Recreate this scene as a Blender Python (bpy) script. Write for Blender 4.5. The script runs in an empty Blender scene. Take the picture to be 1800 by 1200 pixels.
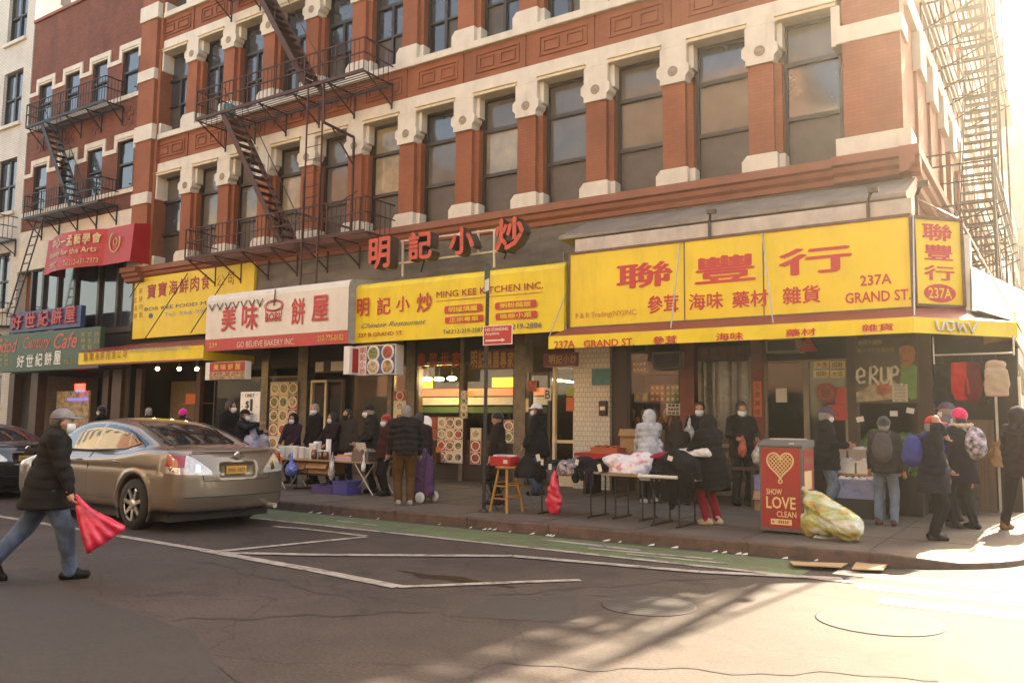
import bpy, math, random
import numpy as np
from mathutils import Vector, Matrix
R = math.radians
random.seed(7)
RNG = np.random.default_rng(7)
S = bpy.context.scene
COL = S.collection

# ---------------------------------------------------------------- camera, sky, sun, exposure
CAM_H, PITCH, YAW, ROLL, FPX = 1.6, R(5.54), R(-33.35), R(0.655), 1474.1
_fw = Vector((math.sin(YAW)*math.cos(PITCH), math.cos(YAW)*math.cos(PITCH), math.sin(PITCH)))
_r0 = Vector((math.cos(YAW), -math.sin(YAW), 0)); _u0 = _r0.cross(_fw)
_rt = _r0*math.cos(ROLL) + _u0*math.sin(ROLL)
_up = -_r0*math.sin(ROLL) + _u0*math.cos(ROLL)
cam = bpy.data.cameras.new('camera'); cam_o = bpy.data.objects.new('camera', cam); COL.objects.link(cam_o)
cam.sensor_width = 36; cam.lens = FPX/1800*36; cam.clip_start = .1; cam.clip_end = 2000
cam_o.matrix_world = Matrix((( _rt.x, _up.x, -_fw.x, 0), (_rt.y, _up.y, -_fw.y, 0), (_rt.z, _up.z, -_fw.z, CAM_H), (0, 0, 0, 1)))
S.camera = cam_o

SUN_EL, SUN_AZ = R(38), math.atan2(.11, 1)          # azimuth from +Y towards +X
W = bpy.data.worlds.new('World'); S.world = W; W.use_nodes = True
nt = W.node_tree; bg = nt.nodes['Background']
sky = nt.nodes.new('ShaderNodeTexSky'); sky.sky_type = 'NISHITA'; sky.sun_disc = False
sky.sun_elevation = SUN_EL; sky.sun_rotation = SUN_AZ; sky.dust_density = 3.0; sky.air_density = 1.0; sky.altitude = 20
nt.links.new(sky.outputs[0], bg.inputs[0]); bg.inputs[1].default_value = .12
sl = bpy.data.lights.new('sun', 'SUN'); sl.energy = 4.4; sl.angle = R(.53); sl.color = (1, .95, .87)
so = bpy.data.objects.new('sun', sl); COL.objects.link(so)
_sd = Vector((math.sin(SUN_AZ)*math.cos(SUN_EL), math.cos(SUN_AZ)*math.cos(SUN_EL), math.sin(SUN_EL)))
so.rotation_euler = _sd.to_track_quat('Z', 'Y').to_euler(); so.location = (0, 0, 60)
S.view_settings.view_transform = 'Standard'; S.view_settings.look = 'None'; S.view_settings.gamma = 1
S.view_settings.exposure = 2.62
try:
    S.view_settings.use_white_balance = True
    S.view_settings.white_balance_temperature = 8700
    S.view_settings.white_balance_tint = 10
except Exception: pass
S.render.film_transparent = False
S.cycles.max_bounces = 6; S.cycles.transparent_max_bounces = 12
S.cycles.sample_clamp_indirect = 6
S.cycles.use_denoising = True
S.cycles.caustics_reflective = False; S.cycles.caustics_refractive = False

# measuring helpers: the sight line of a photo point (1800 x 1200) met with a real plane
def ray(x, y): return _fw*FPX + _rt*(x-900) - _up*(y-600)
O_ = Vector((0, 0, CAM_H))
def A(x, y, Y):
    d = ray(x, y); return O_ + d*(Y/d.y)
def G(x, y, z=0.):
    d = ray(x, y); return O_ + d*((z-CAM_H)/d.z)
def AX(x, y, X):
    d = ray(x, y); return O_ + d*(X/d.x)
def AP(x, y, p, n):
    d = ray(x, y); n = Vector(n); return O_ + d*((Vector(p)-O_).dot(n)/d.dot(n))
YF = 16.8                     # plane of the long facade
KF = YF/15.5
def FX(x): return x*KF
def FZ(z): return 1.6+(z-1.6)*KF
SW = .15                      # pavement height
KERB = 10.55

# ---------------------------------------------------------------- mesh helpers
def rotz(a): return Matrix.Rotation(a, 3, 'Z')
class Geo:
    def __init__(s): s.v = []; s.f = []; s.m = []; s.s = []; s.k = []
    def cut(s): s.k.append((len(s.v), len(s.f))); return s                # what follows is a piece of its own
    def add(s, v, f, m=0, sm=False):
        o = len(s.v); s.v += [tuple(p) for p in v]
        for q in f: s.f.append(tuple(i+o for i in q)); s.m.append(m); s.s.append(sm)
        return s
    def box(s, a, b, m=0, R3=None, c=None, skip=''):
        x0, y0, z0 = a; x1, y1, z1 = b
        v = [(x0,y0,z0),(x1,y0,z0),(x1,y1,z0),(x0,y1,z0),(x0,y0,z1),(x1,y0,z1),(x1,y1,z1),(x0,y1,z1)]
        if R3 is not None:
            c = Vector(c) if c is not None else Vector(((x0+x1)/2,(y0+y1)/2,(z0+z1)/2))
            v = [R3 @ (Vector(p)-c) + c for p in v]
        f = [(0,3,2,1),(4,5,6,7),(0,1,5,4),(1,2,6,5),(2,3,7,6),(3,0,4,7)]
        return s.add(v, f, m)
    def bx(s, c, d, m=0, R3=None):
        return s.box((c[0]-d[0]/2,c[1]-d[1]/2,c[2]-d[2]/2),(c[0]+d[0]/2,c[1]+d[1]/2,c[2]+d[2]/2), m, R3, c)
    def tube(s, pts, r, n=8, m=0, caps=True, sm=True):
        pts = [Vector(p) for p in pts]
        rs = r if isinstance(r, (list, tuple)) else [r]*len(pts)
        o = []; f = []
        t0 = (pts[1]-pts[0]).normalized()
        a = Vector((0,0,1)) if abs(t0.z) < .9 else Vector((1,0,0))
        u = t0.cross(a).normalized()
        for i, p in enumerate(pts):
            t = (pts[min(i+1,len(pts)-1)]-pts[max(i-1,0)]).normalized()
            u = (u - t*u.dot(t)); u = u.normalized() if u.length > 1e-6 else t.orthogonal().normalized()
            w = t.cross(u)
            for k in range(n):
                q = 2*math.pi*k/n
                o.append(p + (u*math.cos(q)+w*math.sin(q))*rs[i])
        L = len(pts)
        for i in range(L-1):
            for k in range(n): f.append((i*n+k, i*n+(k+1)%n, (i+1)*n+(k+1)%n, (i+1)*n+k))
        s.add(o, f, m, sm)
        if caps: s.add(o[:n], [tuple(range(n-1,-1,-1))], m); s.add(o[-n:], [tuple(range(n))], m)
        return s
    def bar(s, a, b, w, m=0, h=None):
        """square bar from a to b"""
        a = Vector(a); b = Vector(b); t = (b-a).normalized(); h = h or w
        up = Vector((0,0,1)) if abs(t.z) < .95 else Vector((0,1,0))
        u = t.cross(up).normalized()*w/2; q = u.cross(t).normalized()*h/2
        v = [a-u-q, a+u-q, a+u+q, a-u+q, b-u-q, b+u-q, b+u+q, b-u+q]
        return s.add(v, [(0,1,2,3),(7,6,5,4),(0,4,5,1),(1,5,6,2),(2,6,7,3),(3,7,4,0)], m)
    def sph(s, c, r, nu=14, nv=9, m=0, R3=None, cut=None):
        r = (r,r,r) if not isinstance(r,(tuple,list)) else r
        v = []; f = []; c = Vector(c)
        for j in range(nv+1):
            th = math.pi*j/nv if cut is None else cut*j/nv
            for i in range(nu):
                ph = 2*math.pi*i/nu
                p = Vector((r[0]*math.sin(th)*math.cos(ph), r[1]*math.sin(th)*math.sin(ph), r[2]*math.cos(th)))
                if R3 is not None: p = R3 @ p
                v.append(c+p)
        for j in range(nv):
            for i in range(nu): f.append((j*nu+i, (j+1)*nu+i, (j+1)*nu+(i+1)%nu, j*nu+(i+1)%nu))
        return s.add(v, f, m, True)
    def lathe(s, c, prof, n=16, m=0, sm=True, sx=1., sy=1., R3=None, caps=True):
        v = []; f = []; c = Vector(c)
        for r, z in prof:
            for k in range(n):
                q = 2*math.pi*k/n
                p = Vector((r*sx*math.cos(q), r*sy*math.sin(q), z))
                if R3 is not None: p = R3 @ p
                v.append(c+p)
        for j in range(len(prof)-1):
            for k in range(n): f.append((j*n+k, j*n+(k+1)%n, (j+1)*n+(k+1)%n, (j+1)*n+k))
        s.add(v, f, m, sm)
        if caps: s.add(v[-n:], [tuple(range(n))], m); s.add(v[:n], [tuple(range(n-1,-1,-1))], m)
        return s
    def prism(s, poly, d, m=0, sm=False):
        """closed 3-D polygon swept by vector d"""
        n = len(poly); d = Vector(d); p = [Vector(q) for q in poly]
        v = p + [q+d for q in p]
        f = [tuple(range(n-1,-1,-1)), tuple(range(n,2*n))]
        s.add(v, f, m)
        return s.add(v, [(i,(i+1)%n,(i+1)%n+n,i+n) for i in range(n)], m, sm)
    def quad(s, a, b, c, d, m=0): return s.add([a,b,c,d], [(0,1,2,3)], m)
    def sheet(s, fn, nu, nv, m=0, sm=True, th=0):
        v = [fn(i/nu, j/nv) for j in range(nv+1) for i in range(nu+1)]; W_ = nu+1
        f = [(j*W_+i, j*W_+i+1, (j+1)*W_+i+1, (j+1)*W_+i) for j in range(nv) for i in range(nu)]
        return s.add(v, f, m, sm)
    def text(s, t, O, U, V, m=0, bold=.012, shear=0., ext=0.):
        """lettering fitted to the parallelogram O, U (width), V (height)"""
        tv, tf = text_mesh(t, bold, shear, ext)
        U = Vector(U); V = Vector(V); O = Vector(O); N = U.cross(V).normalized()
        return s.add([O + U*p[0] + V*p[1] + N*p[2] for p in tv], tf, m)
    def tx(s, t, p0, p1, Y, m=0, bold=.012, shear=0., ext=0.):
        """lettering on the plane y = Y between two measured corners"""
        a = A(*p0, Y); b = A(*p1, Y)
        return s.text(t, a, (b.x-a.x,0,0), (0,0,b.z-a.z), m, bold, shear, ext)
_tc = {}
def text_mesh(t, bold, shear, ext):
    k = (t, bold, shear, ext)
    if k in _tc: return _tc[k]
    c = bpy.data.curves.new('t', 'FONT'); c.body = t; c.size = 1; c.offset = 0; c.shear = shear; c.resolution_u = 2
    c.extrude = 0; c.fill_mode = 'FRONT' if not ext else 'BOTH'
    if ext: c.extrude = .5
    o = bpy.data.objects.new('t', c); COL.objects.link(o)
    dg = bpy.context.evaluated_depsgraph_get(); me = bpy.data.meshes.new_from_object(o.evaluated_get(dg))
    P = np.array([v.co[:] for v in me.vertices])
    F = [tuple(p.vertices) for p in me.polygons]
    bpy.data.objects.remove(o); bpy.data.curves.remove(c); bpy.data.meshes.remove(me)
    if bold:                                    # heavier strokes: copies nudged sideways, each a hair further out
        n0 = len(P); P0, F0 = P, F; P = []; F = []
        for k_, (dx, dy) in enumerate(((0,0),(1,.35),(-1,-.35),(.35,-1),(-.35,1))):
            q = P0.copy(); q[:,0] += dx*bold; q[:,1] += dy*bold; q[:,2] += (.0007*k_ if not ext else .004*k_*(1 if k_ else 0)); P.append(q); F += [tuple(i+n0*k_ for i in f) for f in F0]
        P = np.concatenate(P)
    lo = P.min(0); hi = P.max(0)
    P[:,0] = (P[:,0]-lo[0])/(hi[0]-lo[0]); P[:,1] = (P[:,1]-lo[1])/(hi[1]-lo[1])
    P[:,2] = P[:,2]*2*ext if ext else P[:,2]
    _tc[k] = ([tuple(p) for p in P], F); return _tc[k]
def wm(o): return (wm(o.parent) if o.parent else Matrix()) @ o.matrix_basis
def build(g, name, mats, parent=None, bevel=0, **kw):
    me = bpy.data.meshes.new(name)
    v = g.v
    if parent is not None:
        M_ = np.array(wm(parent).inverted()); P = np.array(v); v = (P @ M_[:3,:3].T + M_[:3,3]).tolist()
    me.from_pydata(v, [], g.f)
    if not isinstance(mats, (list, tuple)): mats = [mats]
    for m_ in mats: me.materials.append(m_)
    me.polygons.foreach_set('material_index', g.m); me.polygons.foreach_set('use_smooth', g.s); me.update()
    o = bpy.data.objects.new(name, me); COL.objects.link(o)
    if parent is not None: o.parent = parent
    if bevel:
        b = o.modifiers.new('bevel', 'BEVEL'); b.width = bevel; b.segments = 2; b.limit_method = 'ANGLE'; b.angle_limit = R(40)
    for k in kw:
        o[{'cat':'category'}.get(k, k)] = kw[k]
    return o
def build_each(g, name, mats, parent=None, bevel=0):
    e = g.k + [(len(g.v), len(g.f))]
    for (v0, f0), (v1, f1) in zip(e[:-1], e[1:]):
        if f1 == f0: continue
        h = Geo(); h.v = g.v[v0:v1]; h.f = [tuple(i-v0 for i in f) for f in g.f[f0:f1]]; h.m = g.m[f0:f1]; h.s = g.s[f0:f1]
        build(h, name, mats, parent, bevel)
def thing(name, loc, label, cat, group=None, rz=0):
    o = bpy.data.objects.new(name, None); COL.objects.link(o)
    o.location = loc; o.rotation_euler = (0,0,rz); o.empty_display_size = .2
    o.matrix_world = Matrix.Translation(Vector(loc)) @ Matrix.Rotation(rz, 4, 'Z')
    o['label'] = label; o['category'] = cat
    if group: o['group'] = group
    return o
def tag(o, label, cat, group=None):
    o['label'] = label; o['category'] = cat
    if group: o['group'] = group
    return o
def dup(root, loc, label, rz=0, group=None):
    r = root.copy(); COL.objects.link(r); r.location = loc; r.rotation_euler = (0,0,rz); r['label'] = label
    if group: r['group'] = group
    for c in list(root.children):
        k = c.copy(); COL.objects.link(k); k.parent = r
        for d in list(c.children):
            e = d.copy(); COL.objects.link(e); e.parent = k
    return r

# ---------------------------------------------------------------- materials
MATS = {}
def N(t, ty, **kw):
    n = t.nodes.new(ty)
    for k in kw: setattr(n, k, kw[k])
    return n
def mat(name, col, rough=.6, metal=0., spec=.5, noise=.12, nscale=6., bump=0., bscale=60., coat=0., emit=0., stretch=(1,1,1), dirt=0., dirtcol=(.12,.09,.06), trans=0., sheen=0., obj=False):
    m = bpy.data.materials.new(name); m.use_nodes = True; t = m.node_tree; b = t.nodes['Principled BSDF']
    L = t.links.new
    b.inputs['Roughness'].default_value = rough; b.inputs['Metallic'].default_value = metal
    b.inputs['Specular IOR Level'].default_value = spec; b.inputs['Coat Weight'].default_value = coat; b.inputs['Coat Roughness'].default_value = .05
    if sheen: b.inputs['Sheen Weight'].default_value = sheen
    if trans: b.inputs['Transmission Weight'].default_value = trans
    c4 = (*col, 1)
    if obj: src = N(t, 'ShaderNodeTexCoord').outputs['Object']
    else: src = N(t, 'ShaderNodeNewGeometry').outputs['Position']
    mp = N(t, 'ShaderNodeMapping'); mp.inputs['Scale'].default_value = stretch; L(src, mp.inputs['Vector'])
    out = None
    if noise:
        nz = N(t, 'ShaderNodeTexNoise'); nz.inputs['Scale'].default_value = nscale; nz.inputs['Detail'].default_value = 5; nz.inputs['Roughness'].default_value = .62
        L(mp.outputs[0], nz.inputs['Vector'])
        rp = N(t, 'ShaderNodeMapRange'); rp.inputs['From Min'].default_value = .25; rp.inputs['From Max'].default_value = .75
        rp.inputs['To Min'].default_value = 1-noise*1.6; rp.inputs['To Max'].default_value = 1+noise
        L(nz.outputs[0], rp.inputs['Value'])
        mx = N(t, 'ShaderNodeVectorMath', operation='SCALE'); mx.inputs[0].default_value = col; L(rp.outputs[0], mx.inputs['Scale'])
        out = mx.outputs[0]
        rr = N(t, 'ShaderNodeMapRange'); rr.inputs['To Min'].default_value = max(.02, rough-.12); rr.inputs['To Max'].default_value = min(1, rough+.12)
        L(nz.outputs[0], rr.inputs['Value']); L(rr.outputs[0], b.inputs['Roughness'])
    if dirt:
        n2 = N(t, 'ShaderNodeTexNoise'); n2.inputs['Scale'].default_value = 1.3; n2.inputs['Detail'].default_value = 8; n2.inputs['Roughness'].default_value = .7
        m2 = N(t, 'ShaderNodeMapping'); m2.inputs['Scale'].default_value = (2.2,2.2,.55); L(src, m2.inputs['Vector']); L(m2.outputs[0], n2.inputs['Vector'])
        r2 = N(t, 'ShaderNodeMapRange'); r2.inputs['From Min'].default_value = .5; r2.inputs['From Max'].default_value = .8; r2.inputs['To Max'].default_value = dirt
        L(n2.outputs[0], r2.inputs['Value'])
        m3 = N(t, 'ShaderNodeMix', data_type='RGBA'); L(r2.outputs[0], m3.inputs['Factor'])
        if out is not None: L(out, m3.inputs['A'])
        else: m3.inputs['A'].default_value = c4
        m3.inputs['B'].default_value = (*dirtcol, 1); out = m3.outputs['Result']
    if out is None: b.inputs['Base Color'].default_value = c4
    else: L(out, b.inputs['Base Color'])
    if bump:
        nb = N(t, 'ShaderNodeTexNoise'); nb.inputs['Scale'].default_value = bscale; nb.inputs['Detail'].default_value = 4; L(mp.outputs[0], nb.inputs['Vector'])
        bp = N(t, 'ShaderNodeBump'); bp.inputs['Strength'].default_value = bump; bp.inputs['Distance'].default_value = .02
        L(nb.outputs[0], bp.inputs['Height']); L(bp.outputs[0], b.inputs['Normal'])
    if emit:
        b.inputs['Emission Color'].default_value = c4; b.inputs['Emission Strength'].default_value = emit
    MATS[name] = m; return m
def brick(name, c1, c2, mort, bw=.215, bh=.072, dirt=.25, bump=.35, ms=.008):
    m = bpy.data.materials.new(name); m.use_nodes = True; t = m.node_tree; b = t.nodes['Principled BSDF']; L = t.links.new
    g = N(t, 'ShaderNodeNewGeometry'); sp = N(t, 'ShaderNodeSeparateXYZ'); L(g.outputs['Position'], sp.inputs[0])
    ad = N(t, 'ShaderNodeMath', operation='ADD'); L(sp.outputs[0], ad.inputs[0]); L(sp.outputs[1], ad.inputs[1])
    cb = N(t, 'ShaderNodeCombineXYZ'); L(ad.outputs[0], cb.inputs[0]); L(sp.outputs[2], cb.inputs[1])
    bt = N(t, 'ShaderNodeTexBrick'); bt.inputs['Scale'].default_value = 1; bt.inputs['Brick Width'].default_value = bw; bt.inputs['Row Height'].default_value = bh
    bt.inputs['Mortar Size'].default_value = ms; bt.inputs['Color1'].default_value = (*c1,1); bt.inputs['Color2'].default_value = (*c2,1); bt.inputs['Mortar'].default_value = (*mort,1)
    L(cb.outputs[0], bt.inputs['Vector'])
    nz = N(t, 'ShaderNodeTexNoise'); nz.inputs['Scale'].default_value = .9; nz.inputs['Detail'].default_value = 9; nz.inputs['Roughness'].default_value = .68
    mp = N(t, 'ShaderNodeMapping'); mp.inputs['Scale'].default_value = (1,1,.6); L(g.outputs['Position'], mp.inputs[0]); L(mp.outputs[0], nz.inputs['Vector'])
    rg = N(t, 'ShaderNodeMapRange'); rg.inputs['From Min'].default_value = .3; rg.inputs['From Max'].default_value = .75; rg.inputs['To Min'].default_value = 1.12; rg.inputs['To Max'].default_value = 1-dirt
    L(nz.outputs[0], rg.inputs['Value'])
    sc = N(t, 'ShaderNodeVectorMath', operation='SCALE'); L(bt.outputs['Color'], sc.inputs[0]); L(rg.outputs[0], sc.inputs['Scale'])
    L(sc.outputs[0], b.inputs['Base Color']); b.inputs['Roughness'].default_value = .75; b.inputs['Specular IOR Level'].default_value = .3
    bp = N(t, 'ShaderNodeBump'); bp.inputs['Strength'].default_value = bump; bp.inputs['Distance'].default_value = .01; bp.invert = True
    L(bt.outputs['Fac'], bp.inputs['Height']); L(bp.outputs[0], b.inputs['Normal'])
    MATS[name] = m; return m
def glass_sheet(name, tint=(.9,.9,.88), refl=.10):
    """thin shop glass: see-through with a mirror share that grows at grazing angles"""
    m = bpy.data.materials.new(name); m.use_nodes = True; t = m.node_tree; t.nodes.clear(); L = t.links.new
    o = N(t, 'ShaderNodeOutputMaterial'); mx = N(t, 'ShaderNodeMixShader'); tr = N(t, 'ShaderNodeBsdfTransparent'); gl = N(t, 'ShaderNodeBsdfGlossy')
    tr.inputs[0].default_value = (*tint,1); gl.inputs['Roughness'].default_value = .02
    lw = N(t, 'ShaderNodeLayerWeight'); lw.inputs[0].default_value = .35
    mr = N(t, 'ShaderNodeMapRange'); mr.inputs['To Min'].default_value = refl*.6; mr.inputs['To Max'].default_value = .42; L(lw.outputs['Facing'], mr.inputs['Value'])
    L(mr.outputs[0], mx.inputs[0]); L(tr.outputs[0], mx.inputs[1]); L(gl.outputs[0], mx.inputs[2]); L(mx.outputs[0], o.inputs[0])
    MATS[name] = m; return m
def pane_mat(name, col, rough=.06, wav=.25, spec=.9, nscale=1.2, noise=.35):
    """window pane with a blind or a dark room behind it"""
    m = mat(name, col, rough, 0, spec, noise=noise, nscale=nscale, coat=.4)
    t = m.node_tree; b = t.nodes['Principled BSDF']; L = t.links.new
    g = N(t, 'ShaderNodeNewGeometry'); nb = N(t, 'ShaderNodeTexNoise'); nb.inputs['Scale'].default_value = 1.1; nb.inputs['Detail'].default_value = 1; L(g.outputs['Position'], nb.inputs['Vector'])
    bp = N(t, 'ShaderNodeBump'); bp.inputs['Strength'].default_value = wav; bp.inputs['Distance'].default_value = .05
    L(nb.outputs[0], bp.inputs['Height']); L(bp.outputs[0], b.inputs['Normal']); L(bp.outputs[0], b.inputs['Coat Normal'])
    return m
BRICK = brick('painted_brick', (.31,.104,.050), (.335,.116,.056), (.27,.09,.045), dirt=.38, bump=.22, ms=.006)
BRICK2 = brick('red_brick', (.215,.068,.038), (.28,.09,.048), (.155,.06,.04), dirt=.45, ms=.012, bump=.5)
WBRICK = brick('white_brick', (.66,.62,.54), (.72,.68,.60), (.40,.37,.32), bw=.21, bh=.075, dirt=.22, ms=.01)
CREAM = mat('cream_painted_stone', (.68,.62,.51), .7, noise=.08, nscale=2.5, bump=.15, bscale=25, dirt=.42, dirtcol=(.34,.27,.19))
LEDGE = mat('brown_painted_stone', (.26,.085,.045), .6, noise=.15, nscale=3, dirt=.45, dirtcol=(.10,.055,.035), stretch=(.6,1,2))
GREYSTONE = mat('weathered_fascia', (.16,.135,.11), .8, noise=.3, nscale=3, bump=.3, bscale=12, dirt=.6, dirtcol=(.05,.04,.035), stretch=(.4,1,1.6))
CREAMTRIM = mat('cream_trim', (.66,.56,.38), .6, noise=.1)
FRAME = mat('dark_window_frame', (.028,.018,.013), .45, noise=.15)
IRON = mat('rusty_fire_escape_iron', (.075,.026,.017), .65, noise=.35, nscale=9, bump=.2)
IRONB = mat('black_iron', (.016,.014,.014), .55, noise=.2)
IRONG = mat('grey_painted_iron', (.075,.052,.038), .6, noise=.3, nscale=5)
TAN = pane_mat('pane_tan_shade', (.125,.108,.085), .12, .05, .4, noise=.22)
TANL = pane_mat('pane_light_shade_reflection', (.33,.27,.17), .12, .07, .4)
SCREEN = mat('dark_screen', (.075,.055,.041), .45, noise=.25, nscale=4)
SKYP = pane_mat('pane_sky', (.045,.05,.06), .04, .08)
DARKP = pane_mat('pane_dark', (.018,.017,.017), .06, .12)
YEL = mat('yellow_vinyl', (.80,.60,.028), .5, noise=.08, nscale=1.5, bump=.12, bscale=6, dirt=.42, dirtcol=(.36,.22,.04))
YELP = mat('yellow_panel', (.80,.59,.034), .45, noise=.06, nscale=1.0, dirt=.42, dirtcol=(.40,.25,.05))
REDT = mat('red_lettering', (.52,.035,.035), .5, noise=.1, nscale=10)
REDD = mat('dark_red_lettering', (.38,.03,.022), .5, noise=.15, nscale=10)
MAROON = mat('maroon_vinyl', (.24,.022,.024), .55, noise=.2, nscale=4, dirt=.4, dirtcol=(.34,.20,.16))
REDV = mat('red_vinyl', (.42,.014,.016), .5, noise=.12, nscale=3, dirt=.2, dirtcol=(.2,.01,.01))
BLUET = mat('slate_blue_lettering', (.07,.09,.16), .6)
BLACKT = mat('black_lettering', (.03,.025,.03), .6)
WHITEV = mat('white_vinyl', (.70,.66,.58), .45, noise=.06, nscale=2, dirt=.35, dirtcol=(.42,.37,.30))
WHITE = mat('white_paint', (.74,.72,.67), .5, noise=.05)
GOLD = mat('gold_lettering', (.72,.52,.10), .5)
GREENV = mat('green_sign_panel', (.025,.075,.035), .45, noise=.2, nscale=3)
BLUEV = mat('blue_sign_panel', (.035,.07,.18), .45, noise=.2, nscale=3)
DKRED = mat('dark_red_paint', (.16,.022,.016), .5, noise=.25, nscale=5)
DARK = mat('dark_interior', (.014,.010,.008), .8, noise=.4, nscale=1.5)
DARKW = mat('dark_wood', (.04,.021,.014), .6, noise=.3, nscale=6, stretch=(1,1,.2))
STEEL = mat('brushed_aluminium', (.52,.49,.44), .38, .7, noise=.15)
GREYP = mat('galvanised_sheet', (.25,.205,.165), .65, .0, noise=.25, nscale=2, dirt=.6, dirtcol=(.07,.055,.045))
TILE = brick('white_tile', (.62,.60,.52), (.66,.63,.55), (.36,.33,.28), bw=.11, bh=.11, dirt=.2, ms=.006)
SHOPGLASS = glass_sheet('shop_glass', (.86,.86,.84), .05)
CARD = mat('cardboard', (.36,.22,.115), .8, noise=.12, nscale=6)
BULB = mat('lit_bulb', (1.,.72,.34), .4, noise=0, emit=22)
TUBEL = mat('lit_tube', (1.,.86,.62), .4, noise=0, emit=9)

# ================================================================= SETTING: ground
def ground_mat():
    m = bpy.data.materials.new('asphalt'); m.use_nodes = True; t = m.node_tree; b = t.nodes['Principled BSDF']; L = t.links.new
    g = N(t, 'ShaderNodeNewGeometry')
    n1 = N(t, 'ShaderNodeTexNoise'); n1.inputs['Scale'].default_value = .7; n1.inputs['Detail'].default_value = 9; n1.inputs['Roughness'].default_value = .66
    n2 = N(t, 'ShaderNodeTexNoise'); n2.inputs['Scale'].default_value = 160; n2.inputs['Detail'].default_value = 2
    v = N(t, 'ShaderNodeTexVoronoi', feature='DISTANCE_TO_EDGE'); v.inputs['Scale'].default_value = .55
    w = N(t, 'ShaderNodeTexNoise'); w.inputs['Scale'].default_value = 1.5; w.inputs['Detail'].default_value = 6
    wa = N(t, 'ShaderNodeVectorMath', operation='ADD'); ws = N(t, 'ShaderNodeVectorMath', operation='SCALE'); ws.inputs['Scale'].default_value = .8
    L(g.outputs['Position'], w.inputs['Vector']); L(w.outputs['Color'], ws.inputs[0]); L(ws.outputs[0], wa.inputs[0]); L(g.outputs['Position'], wa.inputs[1]); L(wa.outputs[0], v.inputs['Vector'])
    for q in (n1, n2): L(g.outputs['Position'], q.inputs['Vector'])
    r1 = N(t, 'ShaderNodeMapRange'); r1.inputs['From Min'].default_value = .3; r1.inputs['From Max'].default_value = .7; r1.inputs['To Min'].default_value = .6; r1.inputs['To Max'].default_value = 1.4; L(n1.outputs[0], r1.inputs['Value'])
    r2 = N(t, 'ShaderNodeMapRange'); r2.inputs['From Min'].default_value = .25; r2.inputs['From Max'].default_value = .75; r2.inputs['To Min'].default_value = .6; r2.inputs['To Max'].default_value = 1.45; L(n2.outputs[0], r2.inputs['Value'])
    r3 = N(t, 'ShaderNodeMapRange'); r3.inputs['From Max'].default_value = .012; r3.inputs['To Min'].default_value = .58; L(v.outputs[0], r3.inputs['Value'])
    n5 = N(t, 'ShaderNodeTexNoise'); n5.inputs['Scale'].default_value = 2.1; n5.inputs['Detail'].default_value = 3; n5.inputs['Distortion'].default_value = .6; L(g.outputs['Position'], n5.inputs['Vector'])
    r5 = N(t, 'ShaderNodeMapRange'); r5.inputs['From Min'].default_value = .60; r5.inputs['From Max'].default_value = .70; r5.inputs['To Min'].default_value = 1; r5.inputs['To Max'].default_value = .66; L(n5.outputs[0], r5.inputs['Value'])
    m5 = N(t, 'ShaderNodeMath', operation='MULTIPLY'); L(r3.outputs[0], m5.inputs[0]); L(r5.outputs[0], m5.inputs[1]); r3 = m5
    a = N(t, 'ShaderNodeMath', operation='MULTIPLY'); c = N(t, 'ShaderNodeMath', operation='MULTIPLY'); n3 = N(t, 'ShaderNodeTexNoise'); n3.inputs['Scale'].default_value = 34; n3.inputs['Detail'].default_value = 4; L(g.outputs['Position'], n3.inputs['Vector'])
    r4 = N(t, 'ShaderNodeMapRange'); r4.inputs['From Min'].default_value = .3; r4.inputs['From Max'].default_value = .7; r4.inputs['To Min'].default_value = .7; r4.inputs['To Max'].default_value = 1.35; L(n3.outputs[0], r4.inputs['Value'])
    a0 = N(t, 'ShaderNodeMath', operation='MULTIPLY'); L(r1.outputs[0], a0.inputs[0]); L(r4.outputs[0], a0.inputs[1])
    L(a0.outputs[0], a.inputs[0]); L(r2.outputs[0], a.inputs[1]); L(a.outputs[0], c.inputs[0]); L(r3.outputs[0], c.inputs[1])
    s = N(t, 'ShaderNodeVectorMath', operation='SCALE'); s.inputs[0].default_value = (.046,.0325,.027); L(c.outputs[0], s.inputs['Scale']); L(s.outputs[0], b.inputs['Base Color'])
    b.inputs['Roughness'].default_value = .80; b.inputs['Specular IOR Level'].default_value = .37
    bp = N(t, 'ShaderNodeBump'); bp.inputs['Strength'].default_value = .5; bp.inputs['Distance'].default_value = .006; L(n2.outputs[0], bp.inputs['Height']); L(bp.outputs[0], b.inputs['Normal'])
    return m
ASPH = ground_mat()
def worn(name, col, wear=.45, sc=5., under=(.043,.0345,.0315)):
    """road paint worn through to the asphalt"""
    m = mat(name, col, .7, noise=.15, nscale=30, dirt=0); t = m.node_tree; b = t.nodes['Principled BSDF']; L = t.links.new
    g = N(t, 'ShaderNodeNewGeometry'); n = N(t, 'ShaderNodeTexNoise'); n.inputs['Scale'].default_value = sc; n.inputs['Detail'].default_value = 10; n.inputs['Roughness'].default_value = .75
    L(g.outputs['Position'], n.inputs['Vector']); r = N(t, 'ShaderNodeMapRange'); r.inputs['From Min'].default_value = .5+.22*(.5-wear); r.inputs['From Max'].default_value = .68+.22*(.5-wear); L(n.outputs[0], r.inputs['Value'])
    src = b.inputs['Base Color'].links[0].from_socket; mx = N(t, 'ShaderNodeMix', data_type='RGBA'); L(r.outputs[0], mx.inputs['Factor']); L(src, mx.inputs['A']); mx.inputs['B'].default_value = (*under,1); L(mx.outputs['Result'], b.inputs['Base Color'])
    return m
LINE = worn('worn_white_road_paint', (.36,.31,.26), .62, 4.)
GRN = worn('worn_green_bike_lane_paint', (.10,.145,.055), .74, 3.5, (.085,.068,.05))
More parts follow.
